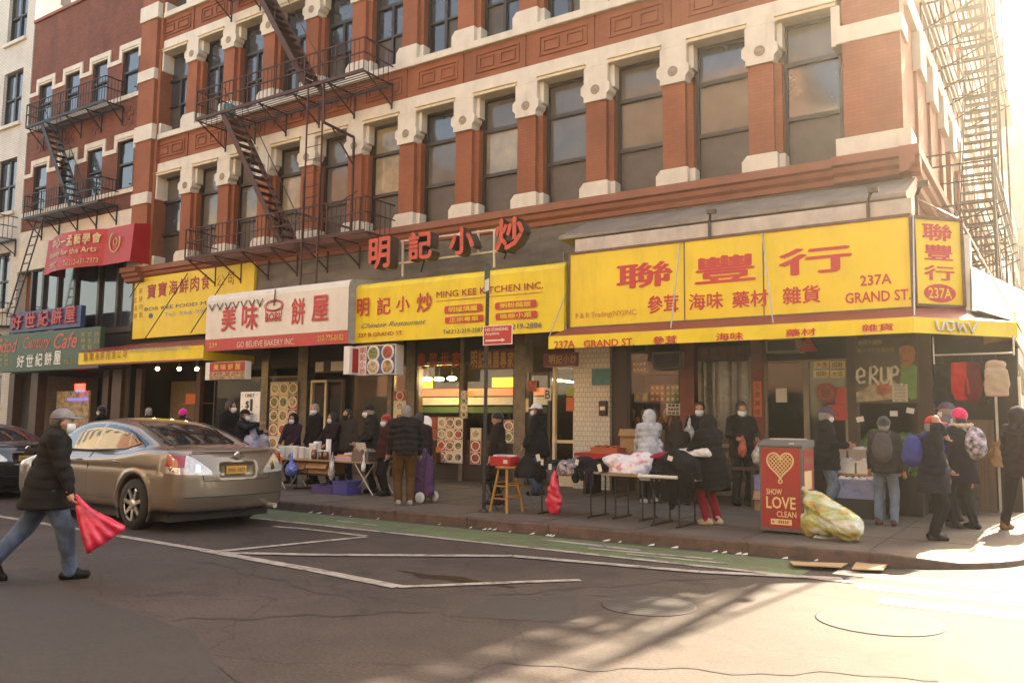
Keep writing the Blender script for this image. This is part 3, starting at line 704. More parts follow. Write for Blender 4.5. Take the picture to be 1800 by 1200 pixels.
# chamfered corner sign
dC = Vector((1,1,0)).normalized()
C0 = Vector((x1+.06, YS+.02, 0)); pC = AP(1692,460,C0,(1,-1,0)); C1 = Vector((pC.x,pC.y,0))
zc0 = AP(1655,538,C0,(1,-1,0)).z; zc1 = AP(1655,385,C0,(1,-1,0)).z
cs = thing('corner_sign', ((C0.x+C1.x)/2,(C0.y+C1.y)/2,zc0), 'tall narrow yellow sign on the cut corner with red characters above a 237A oval', 'sign')
nC = Vector((1,-1,0)).normalized(); u = C1-C0
build(Geo().prism([C0+Vector((0,0,zc0)),C1+Vector((0,0,zc0)),C1+Vector((0,0,zc1)),C0+Vector((0,0,zc1))], -nC*.22), 'sign_panel', YELP, cs)
g = Geo()
for a, b_ in ((C0+Vector((0,0,zc0)),C1+Vector((0,0,zc0))),(C0+Vector((0,0,zc1)),C1+Vector((0,0,zc1))),(C0+Vector((0,0,zc0)),C0+Vector((0,0,zc1))),(C1+Vector((0,0,zc0)),C1+Vector((0,0,zc1)))): g.bar(a+nC*.01,b_+nC*.01,.05)
build(g, 'sign_frame', MATS['rusted_frame'], cs)
g = Geo(); hC = zc1-zc0
def ct(s, fx0, fx1, fz0, fz1, m=0, b=.02, o=.006): g.text(s, C0+u*fx0+Vector((0,0,zc0+hC*fz0))+nC*o, u*(fx1-fx0), (0,0,hC*(fz1-fz0)), m, b)
ct('聯',.17,.8,.74,.94); ct('豐',.2,.8,.52,.70); ct('行',.18,.82,.29,.46)
c = C0+u*.5+Vector((0,0,zc0+hC*.145))+nC*.005
g.add([c+u*.33*math.cos(t*math.pi/16)+Vector((0,0,hC*.105*math.sin(t*math.pi/16))) for t in range(32)], [tuple(range(32))], 0)
ct('237A',.26,.74,.085,.205,1,.012,.010)
build(g, 'lettering', [REDT, YELP], cs)
# awning: maroon slope and yellow valance, wrapping the corner
zv0 = 3.06; zv1 = 3.31
V0 = Vector((A(964,618,YV).x,YV,0)); V1 = Vector((G(1606,583,zv0).x-.02,YV,0)); p = G(1788,589,zv0+.03); V2 = Vector((p.x,p.y+.12,0)); V3 = Vector((CORN+.05, V2.y+1.6, 0)); V3 = Vector((V2.x-.55, V2.y+1.0, 0))
fa = thing('awning', ((V0.x+V1.x)/2,YV,zv0), 'maroon awning with yellow valance reading 237A GRAND ST. wrapping the shop corner', 'awning')
Z = lambda v, z: Vector((v.x,v.y,z))
g = Geo()
S0 = Vector((x0-.05,YS-.03,0)); S1 = Vector((C0.x,C0.y-.04,0)); S2 = C1+nC*.03
zt = z0-.03
g.quad(Z(V0,zv1),Z(V1,zv1),Z(S1,zt),Z(S0,zt)); g.quad(Z(V1,zv1),Z(V1+(V2-V1)*.52,zv1),Z(S2,zc0-.03),Z(S1,zt))
g.add([Z(V0,zv1),Z(S0,zt),Z(Vector((V0.x,YF,0)),zv1)],[(0,1,2)])
build(g, 'canopy', MAROON, fa)
g = Geo(); wv = Vector((0,0,0))
def val(a, b_, n=24):
    d = b_-a
    g.sheet(lambda s_, t_: Z(a+d*s_,zv0+(zv1-zv0)*t_)+Vector((0,-.018*(1-t_)*math.sin(s_*d.length*5.3),0))*1.0, n, 3)
val(V0, V1, 60); val(V1, V2, 24); val(V2, V3, 10)
build(g, 'valance', YEL, fa)
g = Geo(); g.add([Z(V1+(V2-V1)*.52,zv1+.002),Z(V2,zv1+.002),Z(V3,zv1+.25),Z(C1,zc0-.03)],[(0,1,2,3)])
build(g, 'white_canopy_corner', WHITEV, fa)
g = Geo(); T = lambda s_, a, b_, m=0, bo=.018: g.tx(s_, a, b_, YV-.022, m, bo)
T('237A',(974,613),(1010,597.5)); T('GRAND ST.',(1026,611),(1115,593.5)); T('參茸',(1147,606),(1190,589)); T('海味',(1258,599.5),(1307,583)); T('藥材',(1381,592),(1434,576)); T('雜貨',(1515,583.5),(1571,567.5))
build(g, 'lettering', REDT, fa)
g = Geo(); d = (V2-V1); nV = Vector((d.y,-d.x,0)).normalized()
for k_, pts_ in enumerate((((.20,.9),(.22,.2),(.26,.15),(.28,.85)),((.31,.2),(.30,.8),(.36,.85),(.37,.3),(.32,.15)),((.40,.9),(.42,.15),(.45,.7),(.48,.15)),((.50,.85),(.54,.1),(.60,.95)))):
    g.tube([Z(V1+d*a_,zv0+.02+.21*b2)+nV*.022 for a_,b2 in pts_], .022, 6)
build(g, 'scribble', mat('white_spray', (.62,.6,.55), .6), fa)
g = Geo()                                                   # awning stays
for a, b_ in (((V0.x+.02,YV,zv1),(FX(-8.25),YF,6.0)),((A(1175,570,YV+.1).x,YV+.2,zv1+.03),(A(1196,430,YS).x,YS-.02,z1)),((A(1353,560,YV).x,YV+.2,zv1+.03),(A(1340,410,YS).x,YS-.02,z1)),((A(1604,560,YV).x,YV+.2,zv1+.03),(A(1606,400,YS).x,YS-.02,z1)),(Z(V2,zv1),(C1.x,C1.y,zc1)),(Z(V3,zv1+.2),(C1.x-.05,C1.y+.1,zc1+.1)),((C1.x,C1.y,zc1),(CORN,YF+1,6.1))):
    g.cut().tube([a,b_], .013, 5)
build_each(g, 'stay', STEEL, fa)
# white-clad return and pale tarpaulin round the corner
tp = Geo(); P0 = C1+Vector((.02,.2,0))
tp.box((C1.x-.03,C1.y+.02,zc0-.05),(C1.x+.12,C1.y+.2,zc1-.25))
tag(build(tp, 'white_side_panel', WHITE), 'white panel standing beside the tall corner sign', 'panel')
TARP = mat('pale_tarpaulin', (.42,.41,.36), .5, noise=.12, nscale=3, bump=.3, bscale=6)
q0, q1, q2, q3 = AX(1708,468,-1.2), AX(1800,512,-.62), AX(1800,600,-.6), AX(1709,545,-1.2)
g = Geo(); g.sheet(lambda s_, t_: ((q0*(1-s_)+q1*s_)*(1-t_)+(q3*(1-s_)+q2*s_)*t_)+Vector((0,0,.05*math.sin(s_*7)*t_)), 14, 8)
g.sheet(lambda s_, t_: ((q0*(1-s_)+q1*s_)*(1-t_)+(q3*(1-s_)+q2*s_)*t_)+Vector((-.03,.03,.05*math.sin(s_*7)*t_)), 14, 8)
tag(build(g, 'tarpaulin', TARP), 'pale grey tarpaulin sloping out past the corner sign', 'tarpaulin')

# ---- yellow restaurant awning
YM = 15.1
m0, m1 = A(622,602,YM), A(992,583,YM); mt = (A(630,500,YM).z+A(985,458,YM).z)/2; zb = (m0.z+m1.z)/2
ma = thing('awning', ((m0.x+m1.x)/2,YM,zb), 'yellow restaurant awning with MING KEE KITCHEN INC. and four red boxes', 'awning')
g = Geo()
prf = [(0,zb),(0,mt-.14),(.04,mt-.05),(.13,mt),(1.65,mt+.32)]
for (ya,za),(yb,zb_) in zip(prf[:-1],prf[1:]): g.sheet(lambda s_, t_: Vector((m0.x+(m1.x-m0.x)*s_, YM+ya+(yb-ya)*t_+.012*math.sin(s_*23), za+(zb_-za)*t_)), 30, 1)
for xx in (m0.x, m1.x): g.add([(xx,YM+y_,z_) for y_,z_ in prf]+[(xx,YM+1.65,zb)], [tuple(range(6))])
build(g, 'canopy', YEL, ma)
g = Geo(); Yt = YM-.02; T = lambda s_, a, b_, m=0, bo=.018, sh=0.: g.tx(s_, a, b_, Yt, m, bo, sh)
T('明',(627,557),(649,523)); T('記',(662,554),(687,521)); T('小',(696,549),(720,519)); T('炒',(732,550),(760,513))
T('Chinese Restaurant',(635,577),(749,560),1,.0,.45); T('237 B GRAND ST.',(629,593),(709,581),2,.008)
T('MING KEE KITCHEN INC.',(767,524),(955,494.5),2,.012)
a, b_ = A(767,529,Yt), A(954,514,Yt); g.box((a.x,Yt-.002,(a.z+b_.z)/2-.006),(b_.x,Yt,(a.z+b_.z)/2+.006),2)
T('Tel:212-219-2087',(778,587),(850,575),1,.008); T('212-219-2886',(876,580),(952,566),1,.008)
def rbox(p0, p1, s_):
    a, b_ = A(*p0,Yt), A(*p1,Yt); w, h = b_.x-a.x, b_.z-a.z; r = h*.3; P = []
    for cx, cz, a0 in ((b_.x-r,a.z+r,-90),(b_.x-r,b_.z-r,0),(a.x+r,b_.z-r,90),(a.x+r,a.z+r,180)):
        for k in range(5): P.append((cx+r*math.cos(R(a0+k*22.5)),Yt-.002,cz+r*math.sin(R(a0+k*22.5))))
    g.add(P, [tuple(range(20))], 0); g.text(s_, (a.x+w*.12,Yt-.007,a.z+h*.14), (w*.76,0,0), (0,0,h*.72), 3, .02)
rbox((781,552),(848,533),'明爐燒臘'); rbox((782,569),(850,552.5),'正宗粵菜'); rbox((870,545),(943,526),'粥粉麵飯'); rbox((871,563),(944,545.5),'晚飯小菜')
build(g, 'lettering', [REDT, BLUET, REDD, YEL], ma)
g = Geo(); xx = m1.x; g.tube([(xx+.1,YM-.1,zb),(FX(-8.9),YF,5.6)],.014,5); g.tube([(m0.x,YM+.1,zb+.03),(m1.x,YM+.1,zb+.03)],.025,6)
build(g, 'frame_tube', STEEL, ma)

# ---- white bakery awning
YK = 14.85
k0, k1 = A(360,617,YK), A(611,604,YK); zb = (k0.z+k1.z)/2; zk = (A(363,520,YK).z+A(610,487,YK).z)/2; zr = (A(360,598,YK).z+A(611,579,YK).z)/2
ba = thing('awning', ((k0.x+k1.x)/2,YK,zb), 'white bakery awning with red characters, a cake logo and a red lower band', 'awning')
g = Geo(); prf = [(0,zr),(0,zk-.2),(.03,zk-.09),(.10,zk-.02),(.22,zk),(2.1,zk+.22)]
for (ya,za),(yb,zb_) in zip(prf[:-1],prf[1:]): g.sheet(lambda s_, t_: Vector((k0.x+(k1.x-k0.x)*s_, YK+ya+(yb-ya)*t_+.012*math.sin(s_*17), za+(zb_-za)*t_)), 24, 1)
build(g, 'canopy', WHITEV, ba)
g = Geo()
for xx in (k0.x, k1.x): g.add([(xx,YK+.01,zb)]+[(xx,YK+y_,z_) for y_,z_ in prf]+[(xx,YK+2.1,zb)], [tuple(range(8))])
build(g, 'side_panel', mat('grey_awning_side', (.34,.33,.33), .6, noise=.15), ba)
build(Geo().box((k0.x,YK-.004,zb),(k1.x,YK+.01,zr)), 'red_band', mat('faded_red_band', (.50,.055,.05), .5, noise=.1), ba)
g = Geo(); Yt = YK-.022; T = lambda s_, a, b_, m=0, bo=.02: g.tx(s_, a, b_, Yt, m, bo)
T('美',(388,583),(416,537)); T('味',(424,581),(454,532)); T('餅',(511,572),(537,522)); T('屋',(547,566),(578,517))
for i in range(7): T('V',(366+i*14,548-i*1.2),(379+i*14,534-i*1.6),1,.0)
T('239',(367,611),(382,602),2,.01); T('GO BELIEVE BAKERY INC.',(416,611),(518,594),3,.0); T('212-775-0102',(558,600),(604,587),2,.01)
c = A(481,545,Yt); cz = c.z
for i in range(2): g.tube([(c.x+(.36-.06*i)*math.cos(t*math.pi/12),Yt,cz+.12+(.15-.03*i)*math.sin(t*math.pi/12)) for t in range(25)], .012, 4, 0)
g.tube([(c.x-.34,Yt,cz+.1),(c.x-.28,Yt,cz-.22),(c.x+.28,Yt,cz-.22),(c.x+.34,Yt,cz+.1)], .012, 4, 0); g.tube([(c.x,Yt,cz+.12),(c.x+.04,Yt,cz+.55)],.018,5,1)
g.text('BOBL',(c.x-.32,Yt,cz-.30),(.64,0,0),(0,0,.24),0,.02)
build(g, 'lettering', [REDT, mat('mildew_marks', (.10,.08,.06), .8), GOLD, mat('pale_lettering', (.72,.6,.5), .5)], ba)

# ---- food market: flat yellow wall sign and low awning
YB1 = YF-.12
b0, b1 = A(232,596,YB1), A(444,560,YB1); zt_ = A(236,490,YB1).z
bs = thing('wall_sign', ((b0.x+b1.x)/2,YB1,b0.z), 'yellow wall sign with red characters and BOR KEE FOOD MARKET in grey', 'sign')
build(Geo().box((b0.x,YB1,b0.z),(b1.x,YB1+.1,zt_)).box((b0.x,YB1-.008,A(240,563,YB1).z),(b1.x,YB1+.01,A(240,563,YB1).z+.03)), 'sign_panel', YELP, bs)
g = Geo(); Yt = YB1-.005; T = lambda s_, a, b_, m=0, bo=.02: g.tx(s_, a, b_, Yt, m, bo)
for i, ch in enumerate('寶寶海鮮肉食'): T(ch,(258+i*19,526-i*3.2),(275+i*19,498-i*3.6))
T('公',(380,504),(396,482),2,.0); T('司',(400,501),(412,476),2,.01)
T('BOR KEE FOOD MARKET',(254,547),(408,524),1,.014); T('Tel: 966-9971',(288,557),(372,541),3,.006)
for i, ch in enumerate('生猛海鮮'): T(ch,(235,519+i*14),(241,508+i*14),2,.0)
for i, ch in enumerate('新鮮肉類'): T(ch,(244,517+i*14),(251,506+i*14),2,.0)
c = A(265,555,Yt); g.add([(c.x+.13*math.cos(t*.3927),Yt,c.z+.09*math.sin(t*.3927)) for t in range(16)],[tuple(range(16))],1)
build(g, 'lettering', [REDD, mat('dark_grey_lettering', (.10,.11,.13), .6), mat('ochre_lettering', (.45,.17,.02), .6), mat('grey_lettering', (.34,.34,.33), .6)], bs)
YBA = 15.0
e0, e1 = A(137,646,YBA), A(357,630,YBA); zb = (e0.z+e1.z)/2; zt_ = zb+.43
bw = thing('awning', ((e0.x+e1.x)/2,YBA,zb), 'low yellow market awning with sagging maroon top and small red characters', 'awning')
g = Geo(); g.sheet(lambda s_, t_: Vector((e0.x+(e1.x-e0.x)*s_,YBA-.015*math.sin(s_*31)*(1-t_),zb+.05+(zt_-zb-.05)*t_)), 30, 2)
g.add([(e1.x,YBA,zb),(e1.x,YF,zb),(e1.x,YF,zt_+.45),(e1.x,YBA,zt_)],[(0,1,2,3)])
build(g, 'valance', YEL, bw)
g = Geo(); rr = random.Random(5)
g.sheet(lambda s_, t_: Vector((e0.x+.0+(e1.x-e0.x)*s_,YBA+1.7*t_,zt_+.42*t_+.05*math.sin(s_*19+t_*4)*math.sin(t_*3.1))), 30, 6)
g.sheet(lambda s_, t_: Vector((e0.x+(e1.x-e0.x)*s_,YBA-.005,zb+.05*t_-.01*abs(math.sin(s_*70)))), 80, 1)
build(g, 'canopy', MAROON, bw)
g = Geo(); Yt = YBA-.045; T = lambda s_, a, b_, m=0, bo=.012: g.tx(s_, a, b_, Yt, m, bo)
for i, ch in enumerate('寶寶海鮮肉食公司'): T(ch,(146+i*10,635-i*.8),(153+i*10,619-i*1.1))
T('BOR KEE FOOD MARKET INC.',(228,620),(336,606),1,.008)
build(g, 'lettering', [mat('brown_red_lettering', (.35,.11,.02), .6), MATS['grey_lettering']], bw)
g = Geo()
for pa, pb in (((255,595),(330,480)),((335,585),(403,480)),((228,522),(250,490))): g.cut().tube([A(*pa,YBA+.2),A(*pb,YF-.15)],.016,5)
g.cut().tube([(e0.x,YBA+.04,zt_-.02),(e1.x,YBA+.04,zt_-.02)],.03,6)
build_each(g, 'stay', IRONB, bw)
for i, px in enumerate((277,315,346)):
    c = A(px,648,15.4); t = thing('bare_bulb', c, ['first','middle','last'][i]+' of three lit bulbs under the food market awning, counted from the street corner', 'lamp', 'bulbs under the market awning')
    t['label'] = ['lit bulb under the market awning, on the side of the green cafe sign','lit bulb under the market awning, between the other two bulbs','lit bulb under the market awning, next to the bakery'][i]
    build(Geo().sph(c,.055,10,7), 'bulb', BULB, t); build(Geo().tube([c+Vector((0,0,.04)),(c.x,c.y,zb+.35)],.02,6), 'cord', IRONB, t)

# ---- cafe signs on the brick house
YG = 15.9
def flat_sign(name, label, p0, p1, Y, m, d=.18):
    a, b_ = A(*p0,Y), A(*p1,Y); t = thing(name, ((a.x+b_.x)/2,Y,a.z), label, 'sign')
    build(Geo().box((a.x,Y,a.z),(b_.x,Y+d,b_.z)), 'sign_panel', m, t, bevel=.012); return t
t = flat_sign('cafe_sign', 'dark green cafe sign with red script lettering and white characters', (-6,655), (177,573), YG, GREENV)
g = Geo(); Yt = YG-.008; T = lambda s_, a, b_, m=0, bo=.02, sh=0.: g.tx(s_, a, b_, Yt, m, bo, sh)
T('Good',(-8,622),(32,592),0,.012,.35); T('Century',(40,620),(90,588),0,.012,.35); T('Cafe',(94,614),(137,582),0,.016,.35)
for i, ch in enumerate('好世紀餅屋'): T(ch,(29+i*16.2,646-i*1.2),(43+i*16.2,624-i*2),1)
for i, ch in enumerate('各式西餅生日蛋糕'): T(ch,(142+(i%3)*12,592+(i//3)*11),(150+(i%3)*12,583+(i//3)*11),2,.005)
for i in range(12): T('中西精美包餅'[i%6],(-4+(i%2)*11,604+(i//2)*8),(4+(i%2)*11,597+(i//2)*8),2,.0)
T('TEL.:212-966-2288',(112,639),(160,630),2,.004)
build(g, 'lettering', [mat('red_script', (.55,.09,.07), .5), WHITE, mat('ochre_characters', (.42,.33,.12), .6)], t)
t = flat_sign('cafe_sign', 'blue sign with five raised red characters above the green cafe sign', (16,586), (143,536), YG+.1, BLUEV)
g = Geo()
for i, ch in enumerate('好世紀餅屋'): g.tx(ch,(21+i*23.5,580-i*2.8),(41+i*23.5,552-i*3.6),YG+.08,0,.02,0.,.05)
build(g, 'lettering', mat('red_raised_characters', (.45,.07,.08), .5), t)
t = thing('curved_awning', (A(150,440,16).x,16,A(150,470,16).z), 'deep red bulging awning with gold characters and for the Arts lettering', 'awning')
YR = 16.0; a, b_ = A(77,482,YR), A(228,460,YR); zt_ = A(150,408,YR).z; n = 24
def bul(s_): return .40*math.sin(math.pi*min(1,max(0,(s_-.06)/.64)))**.8 if .06 < s_ < .70 else .0
g = Geo(); W_ = b_.x-a.x; zb = (a.z+b_.z)/2
fy = lambda s_: YR-bul(s_)
g.sheet(lambda s_, t_: Vector((a.x+W_*s_, fy(s_)+.10*t_, zb+(zt_-zb)*t_-.10*(1-t_)*bul(s_))), 40, 3)
g.sheet(lambda s_, t_: Vector((a.x+W_*s_, fy(s_)+.10+(YF-fy(s_))*t_, zt_+.12*t_)), 40, 2)
for s_ in (0,1): g.add([(a.x+W_*s_,YR,zb),(a.x+W_*s_,YR+.1,zt_),(a.x+W_*s_,YF,zt_+.12),(a.x+W_*s_,YF,zb)],[(0,1,2,3)])
build(g, 'canopy', REDV, t)
g = Geo()
def curved(s_, s0, s1, f0, f1, m=0, bo=.02):
    tv, tf = text_mesh(s_, bo, 0., 0.); v = []
    for p in tv: q = s0+(s1-s0)*p[0]; h = f0+(f1-f0)*p[1]; v.append((a.x+W_*q, fy(q)+.10*h-.045, zb+(zt_-zb)*h-.10*(1-h)*bul(q)))
    g.add(v, tf, m)
for i, ch in enumerate('中心一孟藝學會'): curved(ch,.16+i*.076,.225+i*.076,*((.62,.9) if ch != '一' else (.74,.78)))
curved('Society for the Arts',.12,.66,.34,.54,0,.012); curved('NYC',.17,.28,.1,.24,0,.012); curved('Tel:212-431-7373',.38,.68,.08,.22,0,.006)
cx, cz = a.x+W_*.82, zb+(zt_-zb)*.58
g.tube([(cx+.30*math.cos(k*.26),YR+.02,cz+.36*math.sin(k*.26)) for k in range(8,27)],.025,5,0); g.tube([(cx+.1*math.cos(k*.7),YR+.04,cz+.14*math.sin(k*.7)) for k in range(10)],.022,5,0)
build(g, 'lettering', mat('pale_gold_lettering', (.62,.46,.22), .5), t)

# ---- stand-off red characters over the restaurant, on a white tube frame
YL = YF-1.15
fr = thing('letter_sign', A(790,450,YL), 'four big red raised characters on a thin white tube frame above the restaurant awning', 'sign')
for ch, p0, p1 in (('明',(655,476),(694,416)),('記',(724,461),(767,405)),('小',(796,452),(841,398)),('炒',(876,445),(928,381))):
    g = Geo(); g.tx(ch, p0, p1, YL, 0, .03, 0., .16)
    o = build(g, 'raised_character', [mat('orange_red_face', (.55,.06,.03), .45, noise=.25, nscale=8)], fr)
    me = o.data; me.materials.append(IRONG)
    for p in me.polygons:
        if abs(p.normal.y) < .7: p.material_index = 1
g = Geo(); c0, c1 = A(705,424,YL+.22), A(928,397,YL+.22); d0, d1 = A(700,463,YL+.22), A(885,440,YL+.22)
g.bar(c0,c1,.04); g.bar(d0,d1,.04)
for px, py0, py1 in ((708,425,486),(808,409,447),(841,405,445),(869,403,470)): g.bar(A(px,py0,YL+.22),A(px,py1,YL+.22),.045)
build(g, 'frame', mat('white_tube', (.62,.56,.46), .5), fr)
g = Geo()
for px in (708, 869): p = A(px,440,YL+.24); g.bar(p,(p.x,YF,p.z+.1),.04)
for px, py in ((740,478),(886,455)): p = A(px,py,YL+.2); g.tube([p,(p.x+.3,p.y-.2,p.z+.35)],.02,5); g.bx((p.x+.35,p.y-.25,p.z+.38),(.18,.14,.1))
build(g, 'bracket', IRONB, fr)

# ---- small hanging box signs
def box_sign(label, px0, px1, py0, py1, Y, w, mats):
    a, b_ = A(px0,py1,Y), A(px1,py0,Y); t = thing('box_sign', ((a.x+b_.x)/2,Y,a.z), label, 'sign')
    build(Geo().box((a.x,Y,a.z),(b_.x,Y+w,b_.z)), 'sign_box', mats, t, bevel=.01); return t, a, b_
FOOD = mat('food_print', (.42,.26,.12), .5, noise=.75, nscale=9)
FOOD2 = mat('noodle_print', (.58,.47,.28), .5, noise=.6, nscale=14)
FOOD3 = mat('greens_print', (.22,.25,.09), .5, noise=.7, nscale=12)
FOOD4 = mat('roast_print', (.42,.08,.04), .5, noise=.6, nscale=10)
t, a, b_ = box_sign('white hanging sign with a blue picture panel of four dishes under the yellow awning', 623,696,604,660,15.2,.3,WHITE)
w, h = b_.x-a.x, b_.z-a.z; g = Geo(); g.box((a.x+w*.30,15.19,a.z+.03),(b_.x-.02,15.199,b_.z-.03),0); g.text('明',(a.x+w*.14,15.195,b_.z-h*.27),(w*.13,0,0),(0,0,h*.2),1); 
for i, ch in enumerate('記小炒'): g.text(ch,(a.x+w*.14,15.195,b_.z-h*(.5+.23*i)),(w*.13,0,0),(0,0,h*.2),1)
for i, (fx, fz, m) in enumerate(((.47,.72,4),(.82,.74,5),(.47,.27,3),(.82,.27,6))):
    g.lathe((a.x+w*fx,15.19,a.z+h*fz),[(.2,0),(.2,.012),(.16,.014)],18,2,R3=Matrix.Rotation(R(90),3,'X')); g.lathe((a.x+w*fx,15.177,a.z+h*fz),[(.15,0),(.15,.01)],18,m,R3=Matrix.Rotation(R(90),3,'X'))
build(g, 'picture_panel', [BLUEV, REDT, WHITE, FOOD2, FOOD3, FOOD4, FOOD], t)
t, a, b_ = box_sign('plain white hanging sign between the bakery and restaurant awnings', 603,615,608,658,14.9,.5,[WHITE])
build(Geo().box((b_.x+.001,15.0,a.z+.05),(b_.x+.012,15.3,b_.z-.05)), 'red_side_panel', REDV, t)
t, a, b_ = box_sign('small red picture sign hanging under the white bakery awning', 360,432,634,668,14.9,.2,[WHITE])
g = Geo(); w, h = b_.x-a.x, b_.z-a.z; g.box((a.x+w*.12,14.89,a.z+h*.45),(b_.x-.01,14.899,b_.z-.01),0); g.box((a.x+w*.12,14.89,a.z+.01),(b_.x-.01,14.899,a.z+h*.44),1)
for i, ch in enumerate('美味餅屋'): g.text(ch,(a.x+w*(.22+.18*i),14.885,a.z+h*.54),(w*.13,0,0),(0,0,h*.34),2)
build(g, 'picture_panel', [REDV, FOOD, GOLD], t)

# ================================================================= FIRE ESCAPES
def platform(t, x0, x1, y0, y1, z, m, rail=True, ends=(1,1), axis='x', gap=None):
    """slatted landing from wall (y1) to outer edge (y0); axis 'y' swaps the two"""
    sw = (lambda p: p) if axis == 'x' else (lambda p: (p[1], p[0], p[2]))
    g = Geo(); B = lambda a, b_, w, h=None: g.bar(sw(a), sw(b_), w, 0, h)
    for y in (y0, y1-.03): B((x0,y,z),(x1,y,z),.03,.09)
    n = int((x1-x0)/1.2)
    for i in range(n+1): B((x0+(x1-x0)*i/n,y0,z-.02),(x0+(x1-x0)*i/n,y1,z-.02),.05,.03)
    k = 10
    for i in range(1,k): B((x0,y0+(y1-y0)*i/k,z+.01),(x1,y0+(y1-y0)*i/k,z+.01),.035,.008)
    build(g, 'landing', m, t)
    if rail:
        g = Geo()
        for h in (.9,.5): B((x0,y0,z+h),(x1,y0,z+h),.035,.03)
        m_ = int((x1-x0)/.17)
        for i in range(m_+1): B((x0+(x1-x0)*i/m_,y0,z),(x0+(x1-x0)*i/m_,y0,z+.9),.016 if i % 7 else .035)
        for x, e in ((x0,ends[0]),(x1,ends[1])):
            if e:
                B((x,y0,z+.9),(x,y1,z+.9),.035); B((x,y0,z+.5),(x,y1,z+.5),.03)
                for j in range(1,6): B((x,y0+(y1-y0)*j/6,z),(x,y0+(y1-y0)*j/6,z+.9),.016)
        build(g, 'railing', m, t)
    for i in range(n+1):
        x = x0+(x1-x0)*i/n; g = Geo(); B((x,y0+.15,z-.04),(x,y1,z-.62),.035); B((x,y1-.02,z-.7),(x,y1-.02,z),.04)
        build(g, 'bracket', m, t)
def stair(t, a, b_, w, m, axis='x', n=15, rail=True):
    """steep iron stair from a to b_ (its outer line); w goes toward the wall"""
    a = Vector(a); b_ = Vector(b_); o = Vector((0,w,0)) if axis == 'x' else Vector((-w,0,0)); g = Geo()
    for q in (Vector(), o): g.bar(a+q, b_+q, .03, 0, .16)
    d = (b_-a); hd = Vector((d.x,d.y,0)).normalized()*.12
    for i in range(1,n+1):
        p = a+d*(i/(n+1)); g.add([p-hd,p+hd,p+hd+o,p-hd+o,p-hd-Vector((0,0,.025)),p+hd-Vector((0,0,.025)),p+hd+o-Vector((0,0,.025)),p-hd+o-Vector((0,0,.025))],[(3,2,1,0),(4,5,6,7),(0,1,5,4),(1,2,6,5),(2,3,7,6),(3,0,4,7)])
    if rail:
        for q in (Vector(), o):
            g.tube([a+q+Vector((0,0,.8)),b_+q+Vector((0,0,.8))],.014,5)
            for f in (.05,.5,.95): p = a+d*f+q; g.tube([p,p+Vector((0,0,.8))],.012,5)
    build(g, 'stair', m, t)
Yo = 15.55
t = thing('fire_escape', (-18.5,YF,6.4), 'rust brown iron fire escape with two landings zigzagging down the corner building front', 'fire escape')
platform(t, -22.0, -15.0, Yo, YF-.1, 10.78, IRON); platform(t, -22.2, -14.8, Yo, YF-.1, 6.46, IRON); platform(t, -22.0, -15.0, Yo, YF-.1, 15.1, IRON)
stair(t, (-20.8,Yo+.06,10.78), (-18.0,Yo+.06,6.5), .62, IRON); stair(t, (-20.05,Yo+.06,15.1), (-17.2,Yo+.06,10.82), .62, IRON)
g = Geo()
for x in (-17.05,-16.45): g.bar((x,Yo-.04,5.15),(x,Yo-.04,8.2),.04); g.bar((x,Yo-.01,6.46),(x,Yo-.01,10.8),.035)
for i in range(10): g.tube([(-17.05,Yo-.04,5.2+i*.3),(-16.45,Yo-.04,5.2+i*.3)],.014,5)
for i in range(7): g.tube([(-17.05,Yo-.01,8.3+i*.36),(-16.45,Yo-.01,8.3+i*.36)],.012,5)
build(g, 'drop_ladder', IRON, t)
g = Geo(); g.bar((-16.4,Yo,9.62),(-16.3,YF-.2,9.5),.06); g.bar((-16.3,YF-.2,9.5),(-16.3,YF-.2,6.8),.05); g.bar((-16.38,Yo+.3,9.55),(-16.3,YF-.2,8.7),.035); g.bar((-16.4,Yo,9.62),(-16.45,Yo,10.7),.05); g.bar((-17.5,Yo+.1,7.3),(-16.3,YF-.2,6.9),.06); g.bar((-16.9,Yo+.4,7.2),(-16.0,YF-.3,7.9),.03)
build(g, 'hoist_arm', IRON, t)
g = Geo(); p = Vector((-21.0,Yo+.45,10.82)); g.lathe(p,[(.16,0),(.2,.34),(.17,.36)],12)
tag(build(g,'bucket',mat('teal_plastic',(.05,.30,.28),.5)), 'teal plastic bucket standing on the upper fire escape landing', 'bucket')
t = thing('fire_escape', (-29.5,YF,8.9), 'black iron fire escape on the narrow brick house', 'fire escape')
platform(t, -33.3, -27.95, 16.02, YF-.05, 12.8, IRONB); platform(t, -33.0, -27.95, 16.02, YF-.05, 9.15, IRONB)
stair(t, (-32.2,16.05,12.8), (-29.8,16.05,9.2), .5, IRONB, n=12)
g = Geo()
for q in (0,.5): g.bar((-32.0+q,16.0,9.0),(-33.5+q,15.9,5.4),.04)
for i in range(12): f = i/11; g.bar((-32.0-1.5*f,16.0-.1*f,9.0-3.6*f),(-31.5-1.5*f,16.0-.1*f,9.0-3.6*f),.04)
build(g, 'drop_ladder', IRONB, t)
t = thing('fire_escape', (-37,YF,8.3), 'black iron landing on the white brick building', 'fire escape')
platform(t, -39.5, -34.95, 15.7, YF-.05, 8.7, IRONB); platform(t, -39.5, -34.9, 15.7, YF-.05, 5.2, IRONB)
t = thing('fire_escape', (CORN,23,6.4), 'grey brown iron fire escape seen end on along the cross street side', 'fire escape')
XO = CORN+1.25
for z, y0, y1 in ((6.5,20.5,28.0),(10.85,19.6,27.2),(15.2,19.6,27.2)):
    g = Geo()
    platform(t, y0, y1, XO, CORN+.05, z, IRONG, axis='y')
